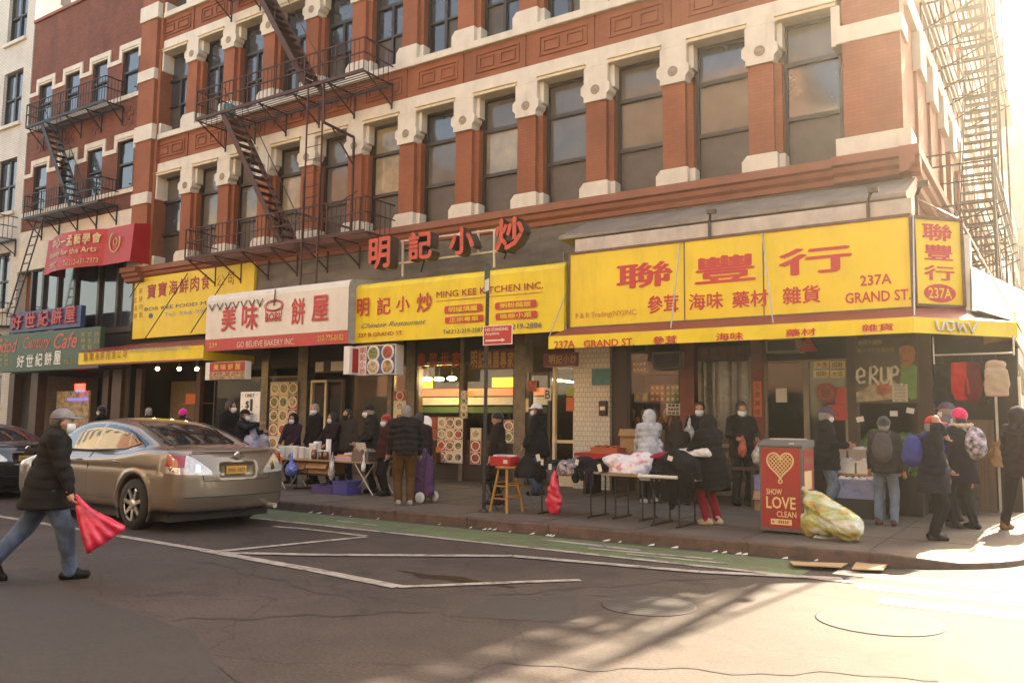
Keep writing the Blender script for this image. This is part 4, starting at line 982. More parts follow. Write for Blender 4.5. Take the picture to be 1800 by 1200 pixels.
stair(t, (XO-.06,25.6,10.85), (XO-.06,22.4,6.55), .8, IRONG, 'y'); stair(t, (XO-.06,22.0,15.2), (XO-.06,25.2,10.9), .8, IRONG, 'y')
stair(t, (XO-.06,21.2,6.5), (XO-.06,23.5,3.4), .8, IRONG, 'y', 10)
g = Geo()
for z in (7.4,11.8): g.bar((CORN,19.6,z),(XO,19.6,z),.03)
for y in (19.7,23.6,27.2): g.bar((XO,y,3.2),(XO,y,16.2),.05)
build(g, 'upright', IRONG, t)

# ================================================================= SHOP FRONTS (all parts of the corner building's ground floor)
YW = YF+.12
def X(px, Y=YW): return A(px,700,Y).x
def Zp(px, py, Y=YW): return A(px,py,Y).z
g = Geo()
for p0, p1, d in ((524,541,.25),(715,730,.3),(810,816,.1),(905,925,.3),(460,472,.3),(683,690,.1)): g.cut().box((X(p0),YW-.05,SW),(X(p1),YW+d,3.74))
build_each(g, 'shop_post', mat('worn_metal_post', (.17,.135,.10), .5, .3, noise=.3), cb)
g = Geo()
for p0, p1 in ((1077,1104),(1490,1506),(1612,1640)): g.cut().box((X(p0),YW-.03,SW),(X(p1),YW+.25,3.74))
build_each(g, 'dark_pilaster', DARKW, cb)
g = Geo()
for p0, p1 in ((1197,1222),(1322,1344)): g.cut().box((X(p0),YW-.06,SW),(X(p1),YW+.25,3.74))
build_each(g, 'red_pilaster', DKRED, cb)
build(Geo().box((X(1014),YW-.12,SW),(X(1076),YW+.5,3.74)), 'white_tiled_pier', TILE, cb)
# bulkheads, frames, glass
g = Geo()
for p0, p1, zt in ((376,460,.9),(472,524,.8),(622,683,.75),(690,715,.75),(730,810,.75),(816,905,.75),(1104,1197,.75),(1344,1490,.75)):
    g.cut().box((X(p0),YW,SW),(X(p1),YW+.15,zt))
build_each(g, 'bulkhead', DARKW, cb)
def glazed(p0, p1, zb, zt, m=SHOPGLASS, fm=None, w=.05):
    x0, x1 = X(p0), X(p1); f = Geo()
    f.box((x0,YW-.01,zb),(x0+w,YW+.08,zt)); f.box((x1-w,YW-.01,zb),(x1,YW+.08,zt)); f.box((x0+w,YW-.01,zt-w),(x1-w,YW+.08,zt)); f.box((x0+w,YW-.01,zb),(x1-w,YW+.08,zb+w))
    t = build(f, 'shop_window', fm or STEEL, cb); build(Geo().quad((x0+w,YW+.03,zb+w),(x1-w,YW+.03,zb+w),(x1-w,YW+.03,zt-w),(x0+w,YW+.03,zt-w)), 'pane', m, t); return t
for p0, p1 in ((376,460),(472,524)): glazed(p0,p1,.9,2.9,fm=FRAME)
for p0, p1 in ((622,683),(690,715),(730,810),(816,905)): glazed(p0,p1,.75,3.1,fm=FRAME)
glazed(1104,1197,.75,3.2,fm=DARKW); glazed(1344,1417,.75,2.9,fm=GREYP); glazed(1417,1490,.75,2.9,fm=GREYP)
g = Geo()
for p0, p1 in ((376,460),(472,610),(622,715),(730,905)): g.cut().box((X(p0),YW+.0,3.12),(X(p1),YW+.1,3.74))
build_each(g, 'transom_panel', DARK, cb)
def door(p0, p1, zt, label_mat, gl=True, leaf=0.):
    x0, x1 = X(p0), X(p1); w = .07; f = Geo()
    f.box((x0,YW-.02,SW),(x0+w,YW+.08,zt)); f.box((x1-w,YW-.02,SW),(x1,YW+.08,zt)); f.box((x0+w,YW-.02,zt-w),(x1-w,YW+.08,zt)); f.box((x0+w,YW+.0,1.15),(x1-w,YW+.06,1.22)); f.box((x0+w,YW+.0,SW+.02),(x1-w,YW+.06,SW+.3))
    t = build(f, 'door', label_mat, cb)
    if gl: build(Geo().quad((x0+w,YW+.03,SW+.3),(x1-w,YW+.03,SW+.3),(x1-w,YW+.03,zt-w),(x0+w,YW+.03,zt-w)), 'pane', SHOPGLASS, t)
    build(Geo().tube([(x0+.13,YW-.06,1.0),(x0+.13,YW-.06,1.35)],.014,6), 'handle', STEEL, t); return t
door(546,574,2.75,CREAMTRIM); door(574,603,2.75,FRAME); door(972,1013,2.95,CREAMTRIM); door(1228,1322,3.0,GREYP,False); door(930,968,2.8,FRAME)
g = Geo(); rr = random.Random(3)                              # plastic strip curtain in the doorway
x0, x1 = X(1234), X(1318)
n = 13
for i in range(n): xa = x0+(x1-x0)*i/n; g.sheet(lambda s_, t_: (xa+.10*s_, YW+.12+.015*math.sin(s_*3+i)+.02*(i%2), SW+.1+t_*2.7), 2, 4)
build(g, 'strip_curtain', mat('grey_plastic_strips', (.10,.095,.085), .25, noise=.3, nscale=4, spec=.7), cb)
# interior furniture that shows through the glass
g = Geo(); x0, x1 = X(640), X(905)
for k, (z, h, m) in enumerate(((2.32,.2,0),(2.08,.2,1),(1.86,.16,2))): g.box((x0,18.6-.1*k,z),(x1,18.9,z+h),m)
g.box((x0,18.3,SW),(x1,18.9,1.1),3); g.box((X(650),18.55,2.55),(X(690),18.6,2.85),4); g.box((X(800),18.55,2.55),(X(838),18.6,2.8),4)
build(g, 'counter', [mat('orange_glow_fascia', (.42,.10,.03), .5, emit=.25), mat('pale_glow_fascia', (.45,.40,.30), .5, emit=.12), mat('green_fascia', (.05,.11,.05), .5), DARKW, mat('lit_yellow_menu', (.85,.55,.03), .5, emit=.5)], cb)  # orange and pale bands given a glow of their own to look lit
def lamp_at(px, py, Y, label):
    c = A(px,py,Y); t = thing('ceiling_lamp', c, label, 'lamp', 'lit lamps inside the restaurant')
    build(Geo().sph(c,(.13,.13,.05),12,7), 'bulb', BULB, t); build(Geo().tube([c,(c.x,c.y,3.74)],.012,5), 'cord', IRONB, t)
for px, py, lab in ((735,667,'lit lamp in the restaurant window, next to the dark post'),(751,666,'second lit lamp from the dark post in the restaurant'),(772,666,'third lit lamp from the dark post in the restaurant'),(794,665,'lit lamp in the restaurant, next to the pale window post')): lamp_at(px,py,17.6,lab)
c, d = A(971,667,17.5), A(1012,672,17.5); t = thing('tube_light', c, 'lit fluorescent tube behind the restaurant door', 'lamp'); build(Geo().tube([c,d],.025,6),'tube',TUBEL,t); build(Geo().box((c.x,17.48,c.z+.03),(d.x,17.52,3.74)),'mount',IRONB,t)
# --- posters stuck to the glass
def poster(label, p0, p1, m, Y=YW-.03, name='poster', cat='poster', group=None, txt=None, tm=None, back=.006):
    a, b_ = A(*p0,Y), A(*p1,Y); g = Geo().box((a.x,Y,a.z),(b_.x,Y+back,b_.z),0)
    if txt:
        n = len(txt)
        for i, s_ in enumerate(txt):
            h = (b_.z-a.z)/n; g.text(s_,(a.x+(b_.x-a.x)*.14,Y-.004,b_.z-h*(i+.85)),((b_.x-a.x)*.72,0,0),(0,0,h*.7),1,.01)
    return tag(build(g, name, [m]+([tm] if tm else [])), label, cat, group)
PAPER = mat('white_paper', (.60,.57,.50), .7, noise=.06); PINKP = mat('orange_paper', (.55,.14,.05), .7, noise=.06); GRNP = mat('lime_paper', (.36,.42,.06), .7); YELPAP = mat('yellow_paper', (.66,.55,.28), .7, noise=.1)
def dish_panel(label, px, pz, nx, nz, Y, mats, plates=True):
    a, b_ = A(px[0],pz[1],Y), A(px[1],pz[0],Y); t = thing('dish_poster', ((a.x+b_.x)/2,Y,a.z), label, 'poster')
    rr = random.Random(px[0]); w, h = (b_.x-a.x)/nx, (b_.z-a.z)/nz
    g = Geo().box((a.x,Y,a.z),(b_.x,Y+.008,b_.z)); build(g, 'backing', PAPER, t)
    for i in range(nx):
        for j in range(nz):
            g = Geo(); x0, z0 = a.x+w*i+.012, a.z+h*j+.012; m = rr.choice(mats); g.box((x0,Y-.004,z0),(x0+w-.024,Y-.0005,z0+h-.024),0)
            if plates:
                c = Vector((x0+w/2-.012,Y-.005,z0+h/2-.012)); r_ = min(w,h)*.42
                for k, rad in enumerate((r_, r_*.78)): g.add([c+Vector((rad*1.12*math.cos(q*.2618),-.002*k,rad*math.sin(q*.2618))) for q in range(24)],[tuple(range(24))],1+k)
            build(g, 'picture', [rr.choice([PAPER,YELPAP,FOOD4,FOOD3,YELPAP]), WHITE, m], t)
FM = [FOOD,FOOD2,FOOD3,FOOD4,FOOD4,FOOD]
dish_panel('wall of bakery cake and noodle posters beside the metal post', (471,524),(670,790),3,5,YW-.1,FM)
dish_panel('tall strip of dish pictures on the dark post of the restaurant', (691,714),(686,742),1,3,YW-.06,FM)
dish_panel('broad panel of dish pictures low on the restaurant window', (768,814),(733,812),3,4,YW-.06,FM)
dish_panel('narrow column of dish pictures on the pale window post', (809,822),(686,735),1,4,YW-.1,FM)
dish_panel('column of round dish pictures beside the sign pole', (826,846),(752,815),1,3,YW-.06,FM)
dish_panel('pair of dish pictures behind the man by the sign pole', (885,903),(738,778),1,2,YW-.06,FM)
poster('pink and red dish poster between the post and the broad dish panel', (737,772),(768,733), FOOD4, txt=None)
for i, ch in enumerate('粵菜世家'): pass
g = Geo(); 
for i, ch in enumerate('粵菜世家'): g.tx(ch,(733+i*20.5,648-i*.8),(749+i*20.5,620-i*.8),YW-.02,0,.025)
tag(build(g,'window_lettering',REDD),'red characters lettered across the top of the restaurant window','lettering')
t = thing('banner', A(866,648,YW-.05), 'long red banner with six yellow characters above the restaurant window', 'sign')
a, b_ = A(826,650,YW-.05), A(904,612,YW-.05); build(Geo().box((a.x,YW-.05,a.z),(b_.x,YW-.035,b_.z)),'cloth',DKRED,t)
g = Geo()
for i, ch in enumerate('明記燒腊專家'): g.tx(ch,(828+i*12.8,647),(839+i*12.8,617),YW-.056,0,.02)
build(g,'lettering',mat('dull_gold', (.45,.28,.08), .6),t)
t = thing('banner', A(984,645,YW-.2), 'short red sign with yellow characters over the restaurant door', 'sign')
a, b_ = A(955,645,YW-.2), A(1014,619,YW-.2); build(Geo().box((a.x,YW-.2,a.z),(b_.x,YW-.1,b_.z)),'sign_panel',DKRED,t)
g = Geo()
for i, ch in enumerate('明記小炒'): g.tx(ch,(965+i*12.5,640-i*.5),(976+i*12.5,624-i*.5),YW-.206,0,.02)
build(g,'lettering',MATS['dull_gold'],t)
poster('white notice with a letter B in the restaurant doorway', (957,704),(969,682), PAPER, txt=['B'], tm=BLACKT)
poster('lime green sheet taped inside the restaurant door', (996,696),(1012,682), GRNP); poster('orange sheet taped below the green sheet in the door', (995,722),(1012,698), PINKP)
poster('red paper on the dark post beside the restaurant door', (927,688),(943,668), FOOD4); poster('small menu sheet beside the white capped man', (921,724),(929,700), YELPAP)
poster('teal poster on the white tiled pier', (1040,677),(1072,647), mat('teal_print', (.03,.19,.22), .5, noise=.3, nscale=8), Y=YW-.14)
t = thing('entry_box', A(1059,730,YW-.2), 'dark entry box fixed to the white tiled pier', 'box'); a, b_ = A(1052,730,YW-.2), A(1066,704,YW-.2)
build(Geo().box((a.x,YW-.2,a.z),(b_.x,YW-.12,b_.z)),'case',DARKW,t,bevel=.02); build(Geo().box((a.x+.04,YW-.206,a.z+.12),(b_.x-.04,YW-.2,a.z+.2)),'slot',STEEL,t)
# --- dried-goods shop
t = thing('air_conditioner', A(1172,648,YW-.25), 'boxy air conditioner in the shelf window above the gift boxes', 'air conditioner')
def ac(t, p0, p1):
    a, b_ = A(*p0,YW-.25), A(*p1,YW-.25); build(Geo().box((a.x,YW-.25,a.z),(b_.x,YW+.3,b_.z)),'case',GREYP,t,bevel=.012)
    g = Geo(); n = 11
    for i in range(n): z = a.z+.04+(b_.z-a.z-.08)*i/n; g.box((a.x+.04,YW-.256,z),(b_.x-.04,YW-.249,z+(b_.z-a.z)/n*.7))
    build(g,'grille',IRONB,t)
ac(t,(1146,649),(1197,617))
t = thing('air_conditioner', A(1372,620,YW-.25), 'boxy air conditioner over the second shop window frame', 'air conditioner'); ac(t,(1346,621),(1402,594))
g = Geo()
for z in (Zp(1150,655),Zp(1150,706),Zp(1150,765)): g.box((X(1107),YW+.2,z-.025),(X(1196),YW+.65,z))
build(g,'window_shelf',DARKW,cb)
def gift(px0, px1, py0, py1, nx, nz, m, label, grp, Y=YW+.2):
    a, b_ = A(px0,py1,Y), A(px1,py0,Y); w, h = (b_.x-a.x)/nx, (b_.z-a.z)/nz
    for i in range(nx):
        for j in range(nz):
            g = Geo().box((a.x+w*i+.004,Y,a.z+h*j),(a.x+w*(i+1)-.004,Y+.2,a.z+h*(j+1)-.004),0).box((a.x+w*(i+.25),Y-.003,a.z+h*(j+.25)),(a.x+w*(i+.75),Y-.0005,a.z+h*(j+.72)),1)
            tag(build(g,'gift_box',[m,GOLD]),label,'gift box',grp)
gift(1143,1168,676,706,3,3,mat('pink_box', (.42,.08,.07), .4, noise=.2, nscale=20),'pink red gift box stacked on the shop window shelf','pink gift boxes')
gift(1170,1196,676,706,3,3,mat('green_box', (.10,.20,.06), .4, noise=.3, nscale=20),'green gift box stacked beside the pink gift boxes','green gift boxes')
gift(1114,1140,690,706,2,1,mat('pale_box', (.40,.34,.27), .5, noise=.2),'pale carton beside the pink gift boxes on the shelf','pale cartons')
gift(1112,1136,634,655,4,2,mat('brown_jar_box', (.16,.10,.06), .4, noise=.4, nscale=20),'dull brown carton on the top shelf of the shop window','brown cartons')
GLD = mat('dried_goods', (.34,.17,.045), .6, noise=.55, nscale=22, bump=.4, bscale=50)
for i in range(9):                                           # bags of dried goods hung in the window
    c = A(1111+i*10,722+(i%2)*14,YW+.3); g = Geo().sph(c+Vector((0,0,-.1)),(.075,.06,.16),9,7,0).tube([c,c+Vector((0,0,.25))],.006,4,1)
    tag(build(g,'hanging_bag',[GLD,IRONB]),'bag of golden dried goods hanging in the shelf window','bag','bags of dried goods')
poster('white handwritten notice low in the shelf window', (1171,729),(1197,709), PAPER, txt=['— — —','— — — —','— — —'], tm=GREYSTONE)
poster('white notice with a black face mask symbol on the red pilaster', (1198,705),(1214,680), PAPER); poster('orange paper below the mask notice on the red pilaster', (1198,722),(1214,706), PINKP)
g = Geo(); 
for i, ch in enumerate('參茸海味行'): g.tx(ch,(1232+i*16,632-i*1.2),(1245+i*16,612-i*1.2),YW-.05,1,.02)
a, b_ = A(1226,635,YW-.04), A(1316,606,YW-.04); g.box((a.x,YW-.04,a.z),(b_.x,YW+.0,b_.z),0)
tag(build(g,'door_sign',[mat('black_lacquer', (.05,.018,.015), .4),DKRED]),'dark sign with dull red characters above the strip curtain doorway','sign')
t = poster('orange vertical couplet strip on the red pilaster by the doorway', (1325,732),(1338,670), PINKP, Y=YW-.08, txt=list('生意興隆'), tm=DKRED)
poster('mask notice taped in the second shop window', (1364,707),(1383,682), PAPER)
for i in range(2):
    for j in range(2): poster(['lower','upper'][j]+' yellow calendar sheet in the second shop window, on the '+['door side','poster side'][i], (1431+i*28,664-j*16),(1457+i*28,650-j*16), YELPAP, txt=['大吉' if (i+j)%2 else '招財'], tm=DARKW, group='yellow calendar sheets')
c = A(1452,690,YW-.04); g = Geo()
for q, m in ((.2,0),(.14,1),(.1,0)): g.lathe(c+Vector((0,-.004*(q<.15)-.004*(q<.12),0)),[(q,0),(q,.01)],20,m,R3=Matrix.Rotation(R(90),3,'X'))
tag(build(g,'paper_fan',[DKRED,FOOD4]),'round dark red paper ornament in the second shop window','ornament')
poster('red poster sheet between the round ornament and the wall poster', (1468,710),(1487,680), REDV); poster('wide red sheet under the round ornament', (1455,738),(1488,711), REDV)
c = A(1418,600,YW-.1); g = Geo().add([c+Vector((-.16,0,-.2)),c+Vector((.2,0,-.2)),c+Vector((.02,0,.12))],[(0,1,2)]).add([c+Vector((-.16,.01,-.2)),c+Vector((.2,.01,-.2)),c+Vector((.02,.01,.12))],[(0,2,1)])
tag(build(g,'pennant',REDV),'small red paper pennant beside the upper air conditioner','pennant')
# big poster of a man, flat print on the shop wall
a, b_ = A(1505,708,YW-.05), A(1612,592,YW-.05); t = thing('wall_poster', ((a.x+b_.x)/2,YW-.05,a.z), 'large dark wall poster of a man in green, scrawled with white graffiti', 'poster')
g = Geo().box((a.x,YW-.05,a.z),(b_.x,YW+.0,b_.z)); build(g,'print',mat('dark_print',(.045,.035,.03),.4,noise=.4,nscale=2),t)
def blob(pts, m, o, nm): build(Geo().add([A(px,py,YW-.05-o) for px,py in pts],[tuple(range(len(pts)))[::-1]],0),nm,m,t)
SK = mat('printed_skin', (.36,.15,.075), .5, noise=.12, nscale=8)
blob([(1583,640),(1590,636),(1597,645),(1606,640),(1612,644),(1612,700),(1602,702),(1590,690),(1580,676),(1584,660)],mat('printed_green',(.10,.26,.06),.5,noise=.25,nscale=5),.004,'printed_shirt')
blob([(1580,612),(1584,604),(1596,600),(1607,604),(1610,616),(1607,634),(1600,645),(1592,645),(1585,636),(1581,624)],SK,.007,'printed_face')
blob([(1581,630),(1584,618),(1587,628),(1586,640),(1590,645),(1585,640)],mat('printed_skin_dark',(.22,.085,.045),.5),.0085,'printed_cheek')
blob([(1580,612),(1583,601),(1594,597),(1606,600),(1611,608),(1610,620),(1606,610),(1597,606),(1586,608)],BLACKT,.010,'printed_hair')
blob([(1505,690),(1525,680),(1545,668),(1570,668),(1585,680),(1580,700),(1540,704),(1506,706)],mat('printed_plate',(.40,.33,.23),.5,noise=.5,nscale=9),.005,'printed_dish')
blob([(1540,680),(1550,672),(1562,674),(1564,690),(1552,696),(1541,692)],FOOD4,.008,'printed_meat')
g = Geo(); 
for px in (1588.5,1599): c = A(px,617,YW-.062); g.add([c+Vector((.035*math.cos(q*.785),0,.012*math.sin(q*.785))) for q in range(8)],[tuple(range(8))])
c = A(1592,634,YW-.062); g.add([c+Vector((.06*math.cos(q*.785),0,.012*math.sin(q*.785))) for q in range(8)],[tuple(range(8))])
build(g,'printed_features',mat('printed_shadow',(.14,.05,.03),.6),t)
g = Geo(); T = lambda s_,p,q,m=0,bo=.012: g.tx(s_,p,q,YW-.064,m,bo)
T('食得大滋味',(1508,607),(1550,597)); T('每天中午特價供應',(1507,620),(1572,610))
for pts_ in (((1508,663),(1519,660),(1519,652),(1513,647),(1507,652),(1506,664),(1511,673),(1521,671)),((1529,676),(1530,645),(1538,644),(1542,650),(1538,658),(1531,660),(1538,667),(1545,676)),((1549,645),(1549,668),(1553,674),(1559,672),(1562,664),(1561,645)),((1566,676),(1567,646),(1574,644),(1579,650),(1576,658),(1568,660)),((1584,674),(1585,676))):
    g.tube([A(px,py,YW-.066) for px,py in pts_],.026,6,1)
build(g,'lettering',[mat('olive_print',(.30,.25,.05),.6),WHITE],t)
poster('white sheet taped over the big wall poster', (1569,706),(1595,675), PAPER, Y=YW-.075, txt=['— — —','— — — —','— — —','— — — —','— —'], tm=MATS['grey_lettering'])
# market shop on the left: open front
g = Geo(); a = X(238); 
for p0, p1 in ((180,190),(205,228),(238,248),(345,352)): g.cut().box((X(p0),YW-.02,SW),(X(p1),YW+.12,3.3))
build_each(g,'market_post',mat('brown_market_post',(.075,.036,.022),.6,noise=.3),cb)
g = Geo(); g.box((X(250),18.0,SW),(X(303),18.08,2.9),0); g.box((X(305),17.2,2.1),(X(345),17.6,2.14),0); g.box((X(305),17.4,SW),(X(344),17.7,1.3),0)
build(g,'market_partition',mat('buff_board',(.22,.16,.10),.7,noise=.2),cb)
poster('dark red price board inside the market', (252,688),(277,664), DKRED, Y=17.95, name='price_board', txt=['海鮮'], tm=FOOD4); poster('orange paper in the market window beside the bakery', (326,710),(345,692), PINKP, Y=17.1)
t = thing('neon_sign', A(140,684,YF+.3), 'small red and blue neon sign glowing in the cafe window', 'sign')
a, b_ = A(131,685,YF+.3), A(148,674,YF+.3); build(Geo().box((a.x,YF+.3,a.z),(b_.x,YF+.36,b_.z)),'red_tube',mat('neon_red',(1.,.04,.03),.4,noise=0,emit=1.2),t)
a, b_ = A(132,688,YF+.3), A(147,685.5,YF+.3); build(Geo().box((a.x,YF+.3,a.z),(b_.x,YF+.36,b_.z)),'blue_tube',mat('neon_blue',(.05,.06,1.),.4,noise=0,emit=1.2),t)
a, b_ = A(118,704,YF+.5), A(155,699,YF+.5); tag(build(Geo().box((a.x,YF+.5,a.z),(b_.x,YF+.53,b_.z)),'light_strip',mat('blue_strip',(.12,.12,.8),.4,noise=0,emit=.4)),'thin blue light strip under the small neon sign','lamp')
# transom panel in the bakery entrance
a, b_ = A(553,656,YW-.05), A(606,632,YW-.05); tag(build(Geo().box((a.x,YW-.05,a.z),(b_.x,YW,b_.z),0).box((a.x+.03,YW-.054,a.z+.04),(a.x+(b_.x-a.x)*.3,YW-.05,b_.z-.04),1).box((a.x+(b_.x-a.x)*.55,YW-.054,a.z+.05),(b_.x-.05,YW-.05,b_.z-.04),1),'transom_sign',[DARKW,PAPER]),'pale papered transom above the bakery door','sign')

# ================================================================= PEOPLE
def nets(fn, lo, hi, h):
    """naive surface nets over fn(P) < 0"""
    lo = np.array(lo, float); hi = np.array(hi, float); n = np.maximum(((hi-lo)/h).astype(int)+2, 3)
    ax = [lo[i]+h*np.arange(n[i]) for i in range(3)]
    P = np.stack(np.meshgrid(*ax, indexing='ij'), -1).reshape(-1,3)
    D = fn(P).reshape(n)
    s = D < 0
    c = n-1
    acc = np.zeros((*c,3)); cnt = np.zeros(c)
    off = [(i,j,k) for i in (0,1) for j in (0,1) for k in (0,1)]
    sl = lambda o: tuple(slice(o[i], o[i]+c[i]) for i in range(3))
    for a in off:
        for d in range(3):
            if a[d]: continue
            b = list(a); b[d] = 1
            da, db = D[sl(a)], D[sl(b)]; m = (da < 0) != (db < 0)
            t = np.where(m, da/np.where(m, da-db, 1), 0)
            for q in range(3):
                acc[...,q] += np.where(m, a[q]+(t if q == d else 0), 0)
            cnt += m
    act = cnt > 0; idx = -np.ones(c, int); idx[act] = np.arange(act.sum())
    I = np.argwhere(act); V = lo+h*(I+acc[act]/cnt[act][:,None])
    F = []
    for d in range(3):
        e, f = (d+1)%3, (d+2)%3
        A_ = [slice(0,None)]*3
        s0 = [slice(0,None)]*3; s1 = [slice(0,None)]*3; s0[d] = slice(0,-1); s1[d] = slice(1,None)
        m = s[tuple(s0)] != s[tuple(s1)]; Q = np.argwhere(m)
        Q = Q[(Q[:,e] > 0) & (Q[:,f] > 0) & (Q[:,e] < c[e]) & (Q[:,f] < c[f]) & (Q[:,d] < c[d])]
        def ix(de, df):
            q = Q.copy(); q[:,e] -= de; q[:,f] -= df; return idx[q[:,0],q[:,1],q[:,2]]
        q4 = np.stack([ix(1,1),ix(0,1),ix(0,0),ix(1,0)],1)
        inside = s[Q[:,0],Q[:,1],Q[:,2]]
        q4[~inside] = q4[~inside][:,::-1]
        F.append(q4)
    return V, np.concatenate(F)
def cap(P, a, b, ra, rb):
    a = np.array(a); b = np.array(b); ab = b-a; t = np.clip(((P-a)@ab)/max(ab@ab,1e-9),0,1)
    return np.linalg.norm(P-a-t[:,None]*ab,axis=1)-(ra+(rb-ra)*t)
def ell(P, c, r, R3=None):
    q = P-np.array(c)
    if R3 is not None: q = q@R3
    r = np.array(r); k = np.linalg.norm(q/r,axis=1); return (k-1)*r.min()*np.where(k<1,1,1)
def smin(a, b, k=.04):
    h = np.clip(.5+.5*(b-a)/k,0,1); return b+(a-b)*h-k*h*(1-h)
def U(l, k=.04):
    o = l[0]
    for d in l[1:]: o = smin(o, d, k)
    return o
def ik(a, c, l1, l2, pole):
    a = np.array(a,float); c = np.array(c,float); d = c-a; L = np.linalg.norm(d)
    if L > (l1+l2)*.999: c = a+d/L*(l1+l2)*.999; d = c-a; L = np.linalg.norm(d)
    x = (l1*l1-l2*l2+L*L)/(2*L); h = math.sqrt(max(l1*l1-x*x,0)); u = d/L
    p = np.array(pole,float); p = p-u*(p@u); p /= np.linalg.norm(p)+1e-9
    return a+u*x+p*h, c
def fold(P, amp, f=1.):
    x, y, z = P[:,0]*f, P[:,1]*f, P[:,2]*f
    return amp*(np.sin(x*31+z*17+np.sin(y*23)*1.5)*.5+np.sin(y*37-z*29+np.sin(x*19+z*11)*1.3)*.35+np.sin(z*47+x*21)*.25)
def vmesh(V, F, name, m, parent, S_=1.):
    me = bpy.data.meshes.new(name); me.from_pydata((V*S_).tolist(), [], F.tolist()); me.materials.append(m)
    me.polygons.foreach_set('use_smooth', [True]*len(me.polygons)); me.update()
    o = bpy.data.objects.new(name, me); COL.objects.link(o); o.parent = parent; return o
SKIN = mat('skin', (.40,.205,.13), .5, noise=.06, nscale=14, spec=.4); SKIN.node_tree.nodes['Principled BSDF'].inputs['Subsurface Weight'].default_value = .05
_cm = {}
def cloth(col, rough=.85, sheen=.0, nz=.22):
    k = (tuple(round(c,3) for c in col), rough)
    if k not in _cm: _cm[k] = mat('cloth', tuple(c*.68 if max(col) < .07 else c for c in col), rough, noise=nz, nscale=9, bump=.35, bscale=55, sheen=sheen, spec=.12, obj=True)
    return _cm[k]
HAIRB = mat('black_hair', (.015,.012,.011), .5, noise=.2, nscale=40); HAIRG = mat('grey_hair', (.22,.20,.18), .6, noise=.3, nscale=40)
MASKW = mat('pale_face_mask', (.62,.66,.68), .7, noise=.05); EYE = mat('eye_dark', (.02,.015,.012), .2, noise=0)
def person(label, head, Y, face, h=None, jacket=(.02,.02,.02), pants=(.02,.02,.025), shoes=(.02,.018,.017), hem=.80, puff=0., hood=None, hat=None, hatcol=(.3,.3,.3), hair=None, mask=True,
           feet=None, hands=None, lean=0., hy=0., hp=0., vox=.019, slim=1., fur=None, group=None, jm=None, pm=None, bare=False, skirt=0., base=SW, build_=1.):
    """head: photo point of the crown; Y: distance line; face: heading against the sight line (0 = away, 90 = to the left, 180 = toward the viewer)"""
    top = A(head[0], head[1], Y); Ht = h or (top.z-base); s = Ht/(1.75*(1-.0) - (.36*(1-math.cos(lean))))
    if hat in ('cap','beanie','helmet'): s *= .985
    fwd = np.array([math.sin(lean)*.62, 0])
    rz = R(face)-YAW-math.atan((head[0]-900)/FPX); d = Vector((-math.sin(rz), math.cos(rz), 0))              # heading
    off = d*(math.sin(lean)*.66*s)
    t = thing('person', (top.x-off.x, Y-off.y, base), label, 'person', group, rz)
    w = build_
    # skeleton, metres for 1.75 m, facing +y
    pel = np.array([0,-.05*math.sin(lean),.95])
    Rl = np.array([[1,0,0],[0,math.cos(lean),math.sin(lean)],[0,-math.sin(lean),math.cos(lean)]])
    J = lambda x,y,z: pel+Rl@(np.array([x,y,z])-np.array([0,0,.95]))
    waist, chest, neck = J(0,.0,1.10), J(0,.0,1.31), J(0,-.015,1.47)
    shL, shR = J(-.185*w,-.01,1.425), J(.185*w,-.01,1.425)
    hc = neck+Rl@np.array([0,.035,.145])
    if lean: hc = neck+np.array([0,.06+.03*lean,.13])
    cyw, syw, cp, sp_ = math.cos(hy), math.sin(hy), math.cos(hp), math.sin(hp)
    HR = np.array([[cyw,-syw*cp,syw*sp_],[syw,cyw*cp,-cyw*sp_],[0,sp_,cp]])            # head rotation, columns = head axes
    H_ = lambda x,y,z: hc+HR@np.array([x,y,z])
    feet = feet or ((-.10,0.02),(.10,-.02)); hipz = .90
    legs = []
    for sg, f in zip((-1,1),feet):
        fx, fy = f[0], f[1]; fz = f[2] if len(f) > 2 else 0.; toe = f[3] if len(f) > 3 else 0.
        hip = pel+np.array([sg*.095*w,0,-.05]); an = np.array([fx,fy-.02,.085+fz])
        kn, an = ik(hip, an, .43, .42, (sg*.1,1,0)); legs.append((hip,kn,an,toe))
    hands = hands or ((-.27*w,.10,.83),(.27*w,.10,.83)); arms = []
    for sg, sh, hd in zip((-1,1),(shL,shR),hands):
        el, wr = ik(sh, np.array(hd,float), .29, .255, (sg*.55,-1,-.25)); arms.append((sh,el,wr))
    def foot(P, lg, infl=0.):
        an, toe = lg[2], lg[3]; ct, st_ = math.cos(toe), math.sin(toe)
        heel = an+np.array([0,-.055*ct-.0,-.045]); tp = an+np.array([0,.15*ct,-.052-.16*st_])
        return smin(cap(P,heel,tp,.038+infl,.032+infl), cap(P,an+np.array([0,0,.03]),an+np.array([0,.06*ct,-.04-.05*st_]),.045+infl,.04+infl),.04)
    def headf(P):
        a = ell(P,H_(0,0,.02),(.077,.096,.105),HR); b = ell(P,H_(0,.03,-.055),(.056,.066,.065),HR)
        nose = cap(P,H_(0,.095,.005),H_(0,.112,-.022),.010,.015); br = ell(P,H_(0,.075,.032),(.05,.02,.012),HR)
        e = np.minimum(ell(P,H_(-.08,-.005,-.01),(.012,.022,.032),HR),ell(P,H_(.08,-.005,-.01),(.012,.022,.032),HR))
        return U([a,b,nose,br,e],.022)
    def armf(P, r0, r1, r2, k=.03): return U([U([cap(P,a,b,r0,r1),cap(P,b,c,r1,r2)],k) for a,b,c in arms],.01)
    def legf(P, r0, r1, r2): return U([U([cap(P,a,b,r0,r1),cap(P,b,c,r1,r2)],.03) for a,b,c,_ in legs],.02)
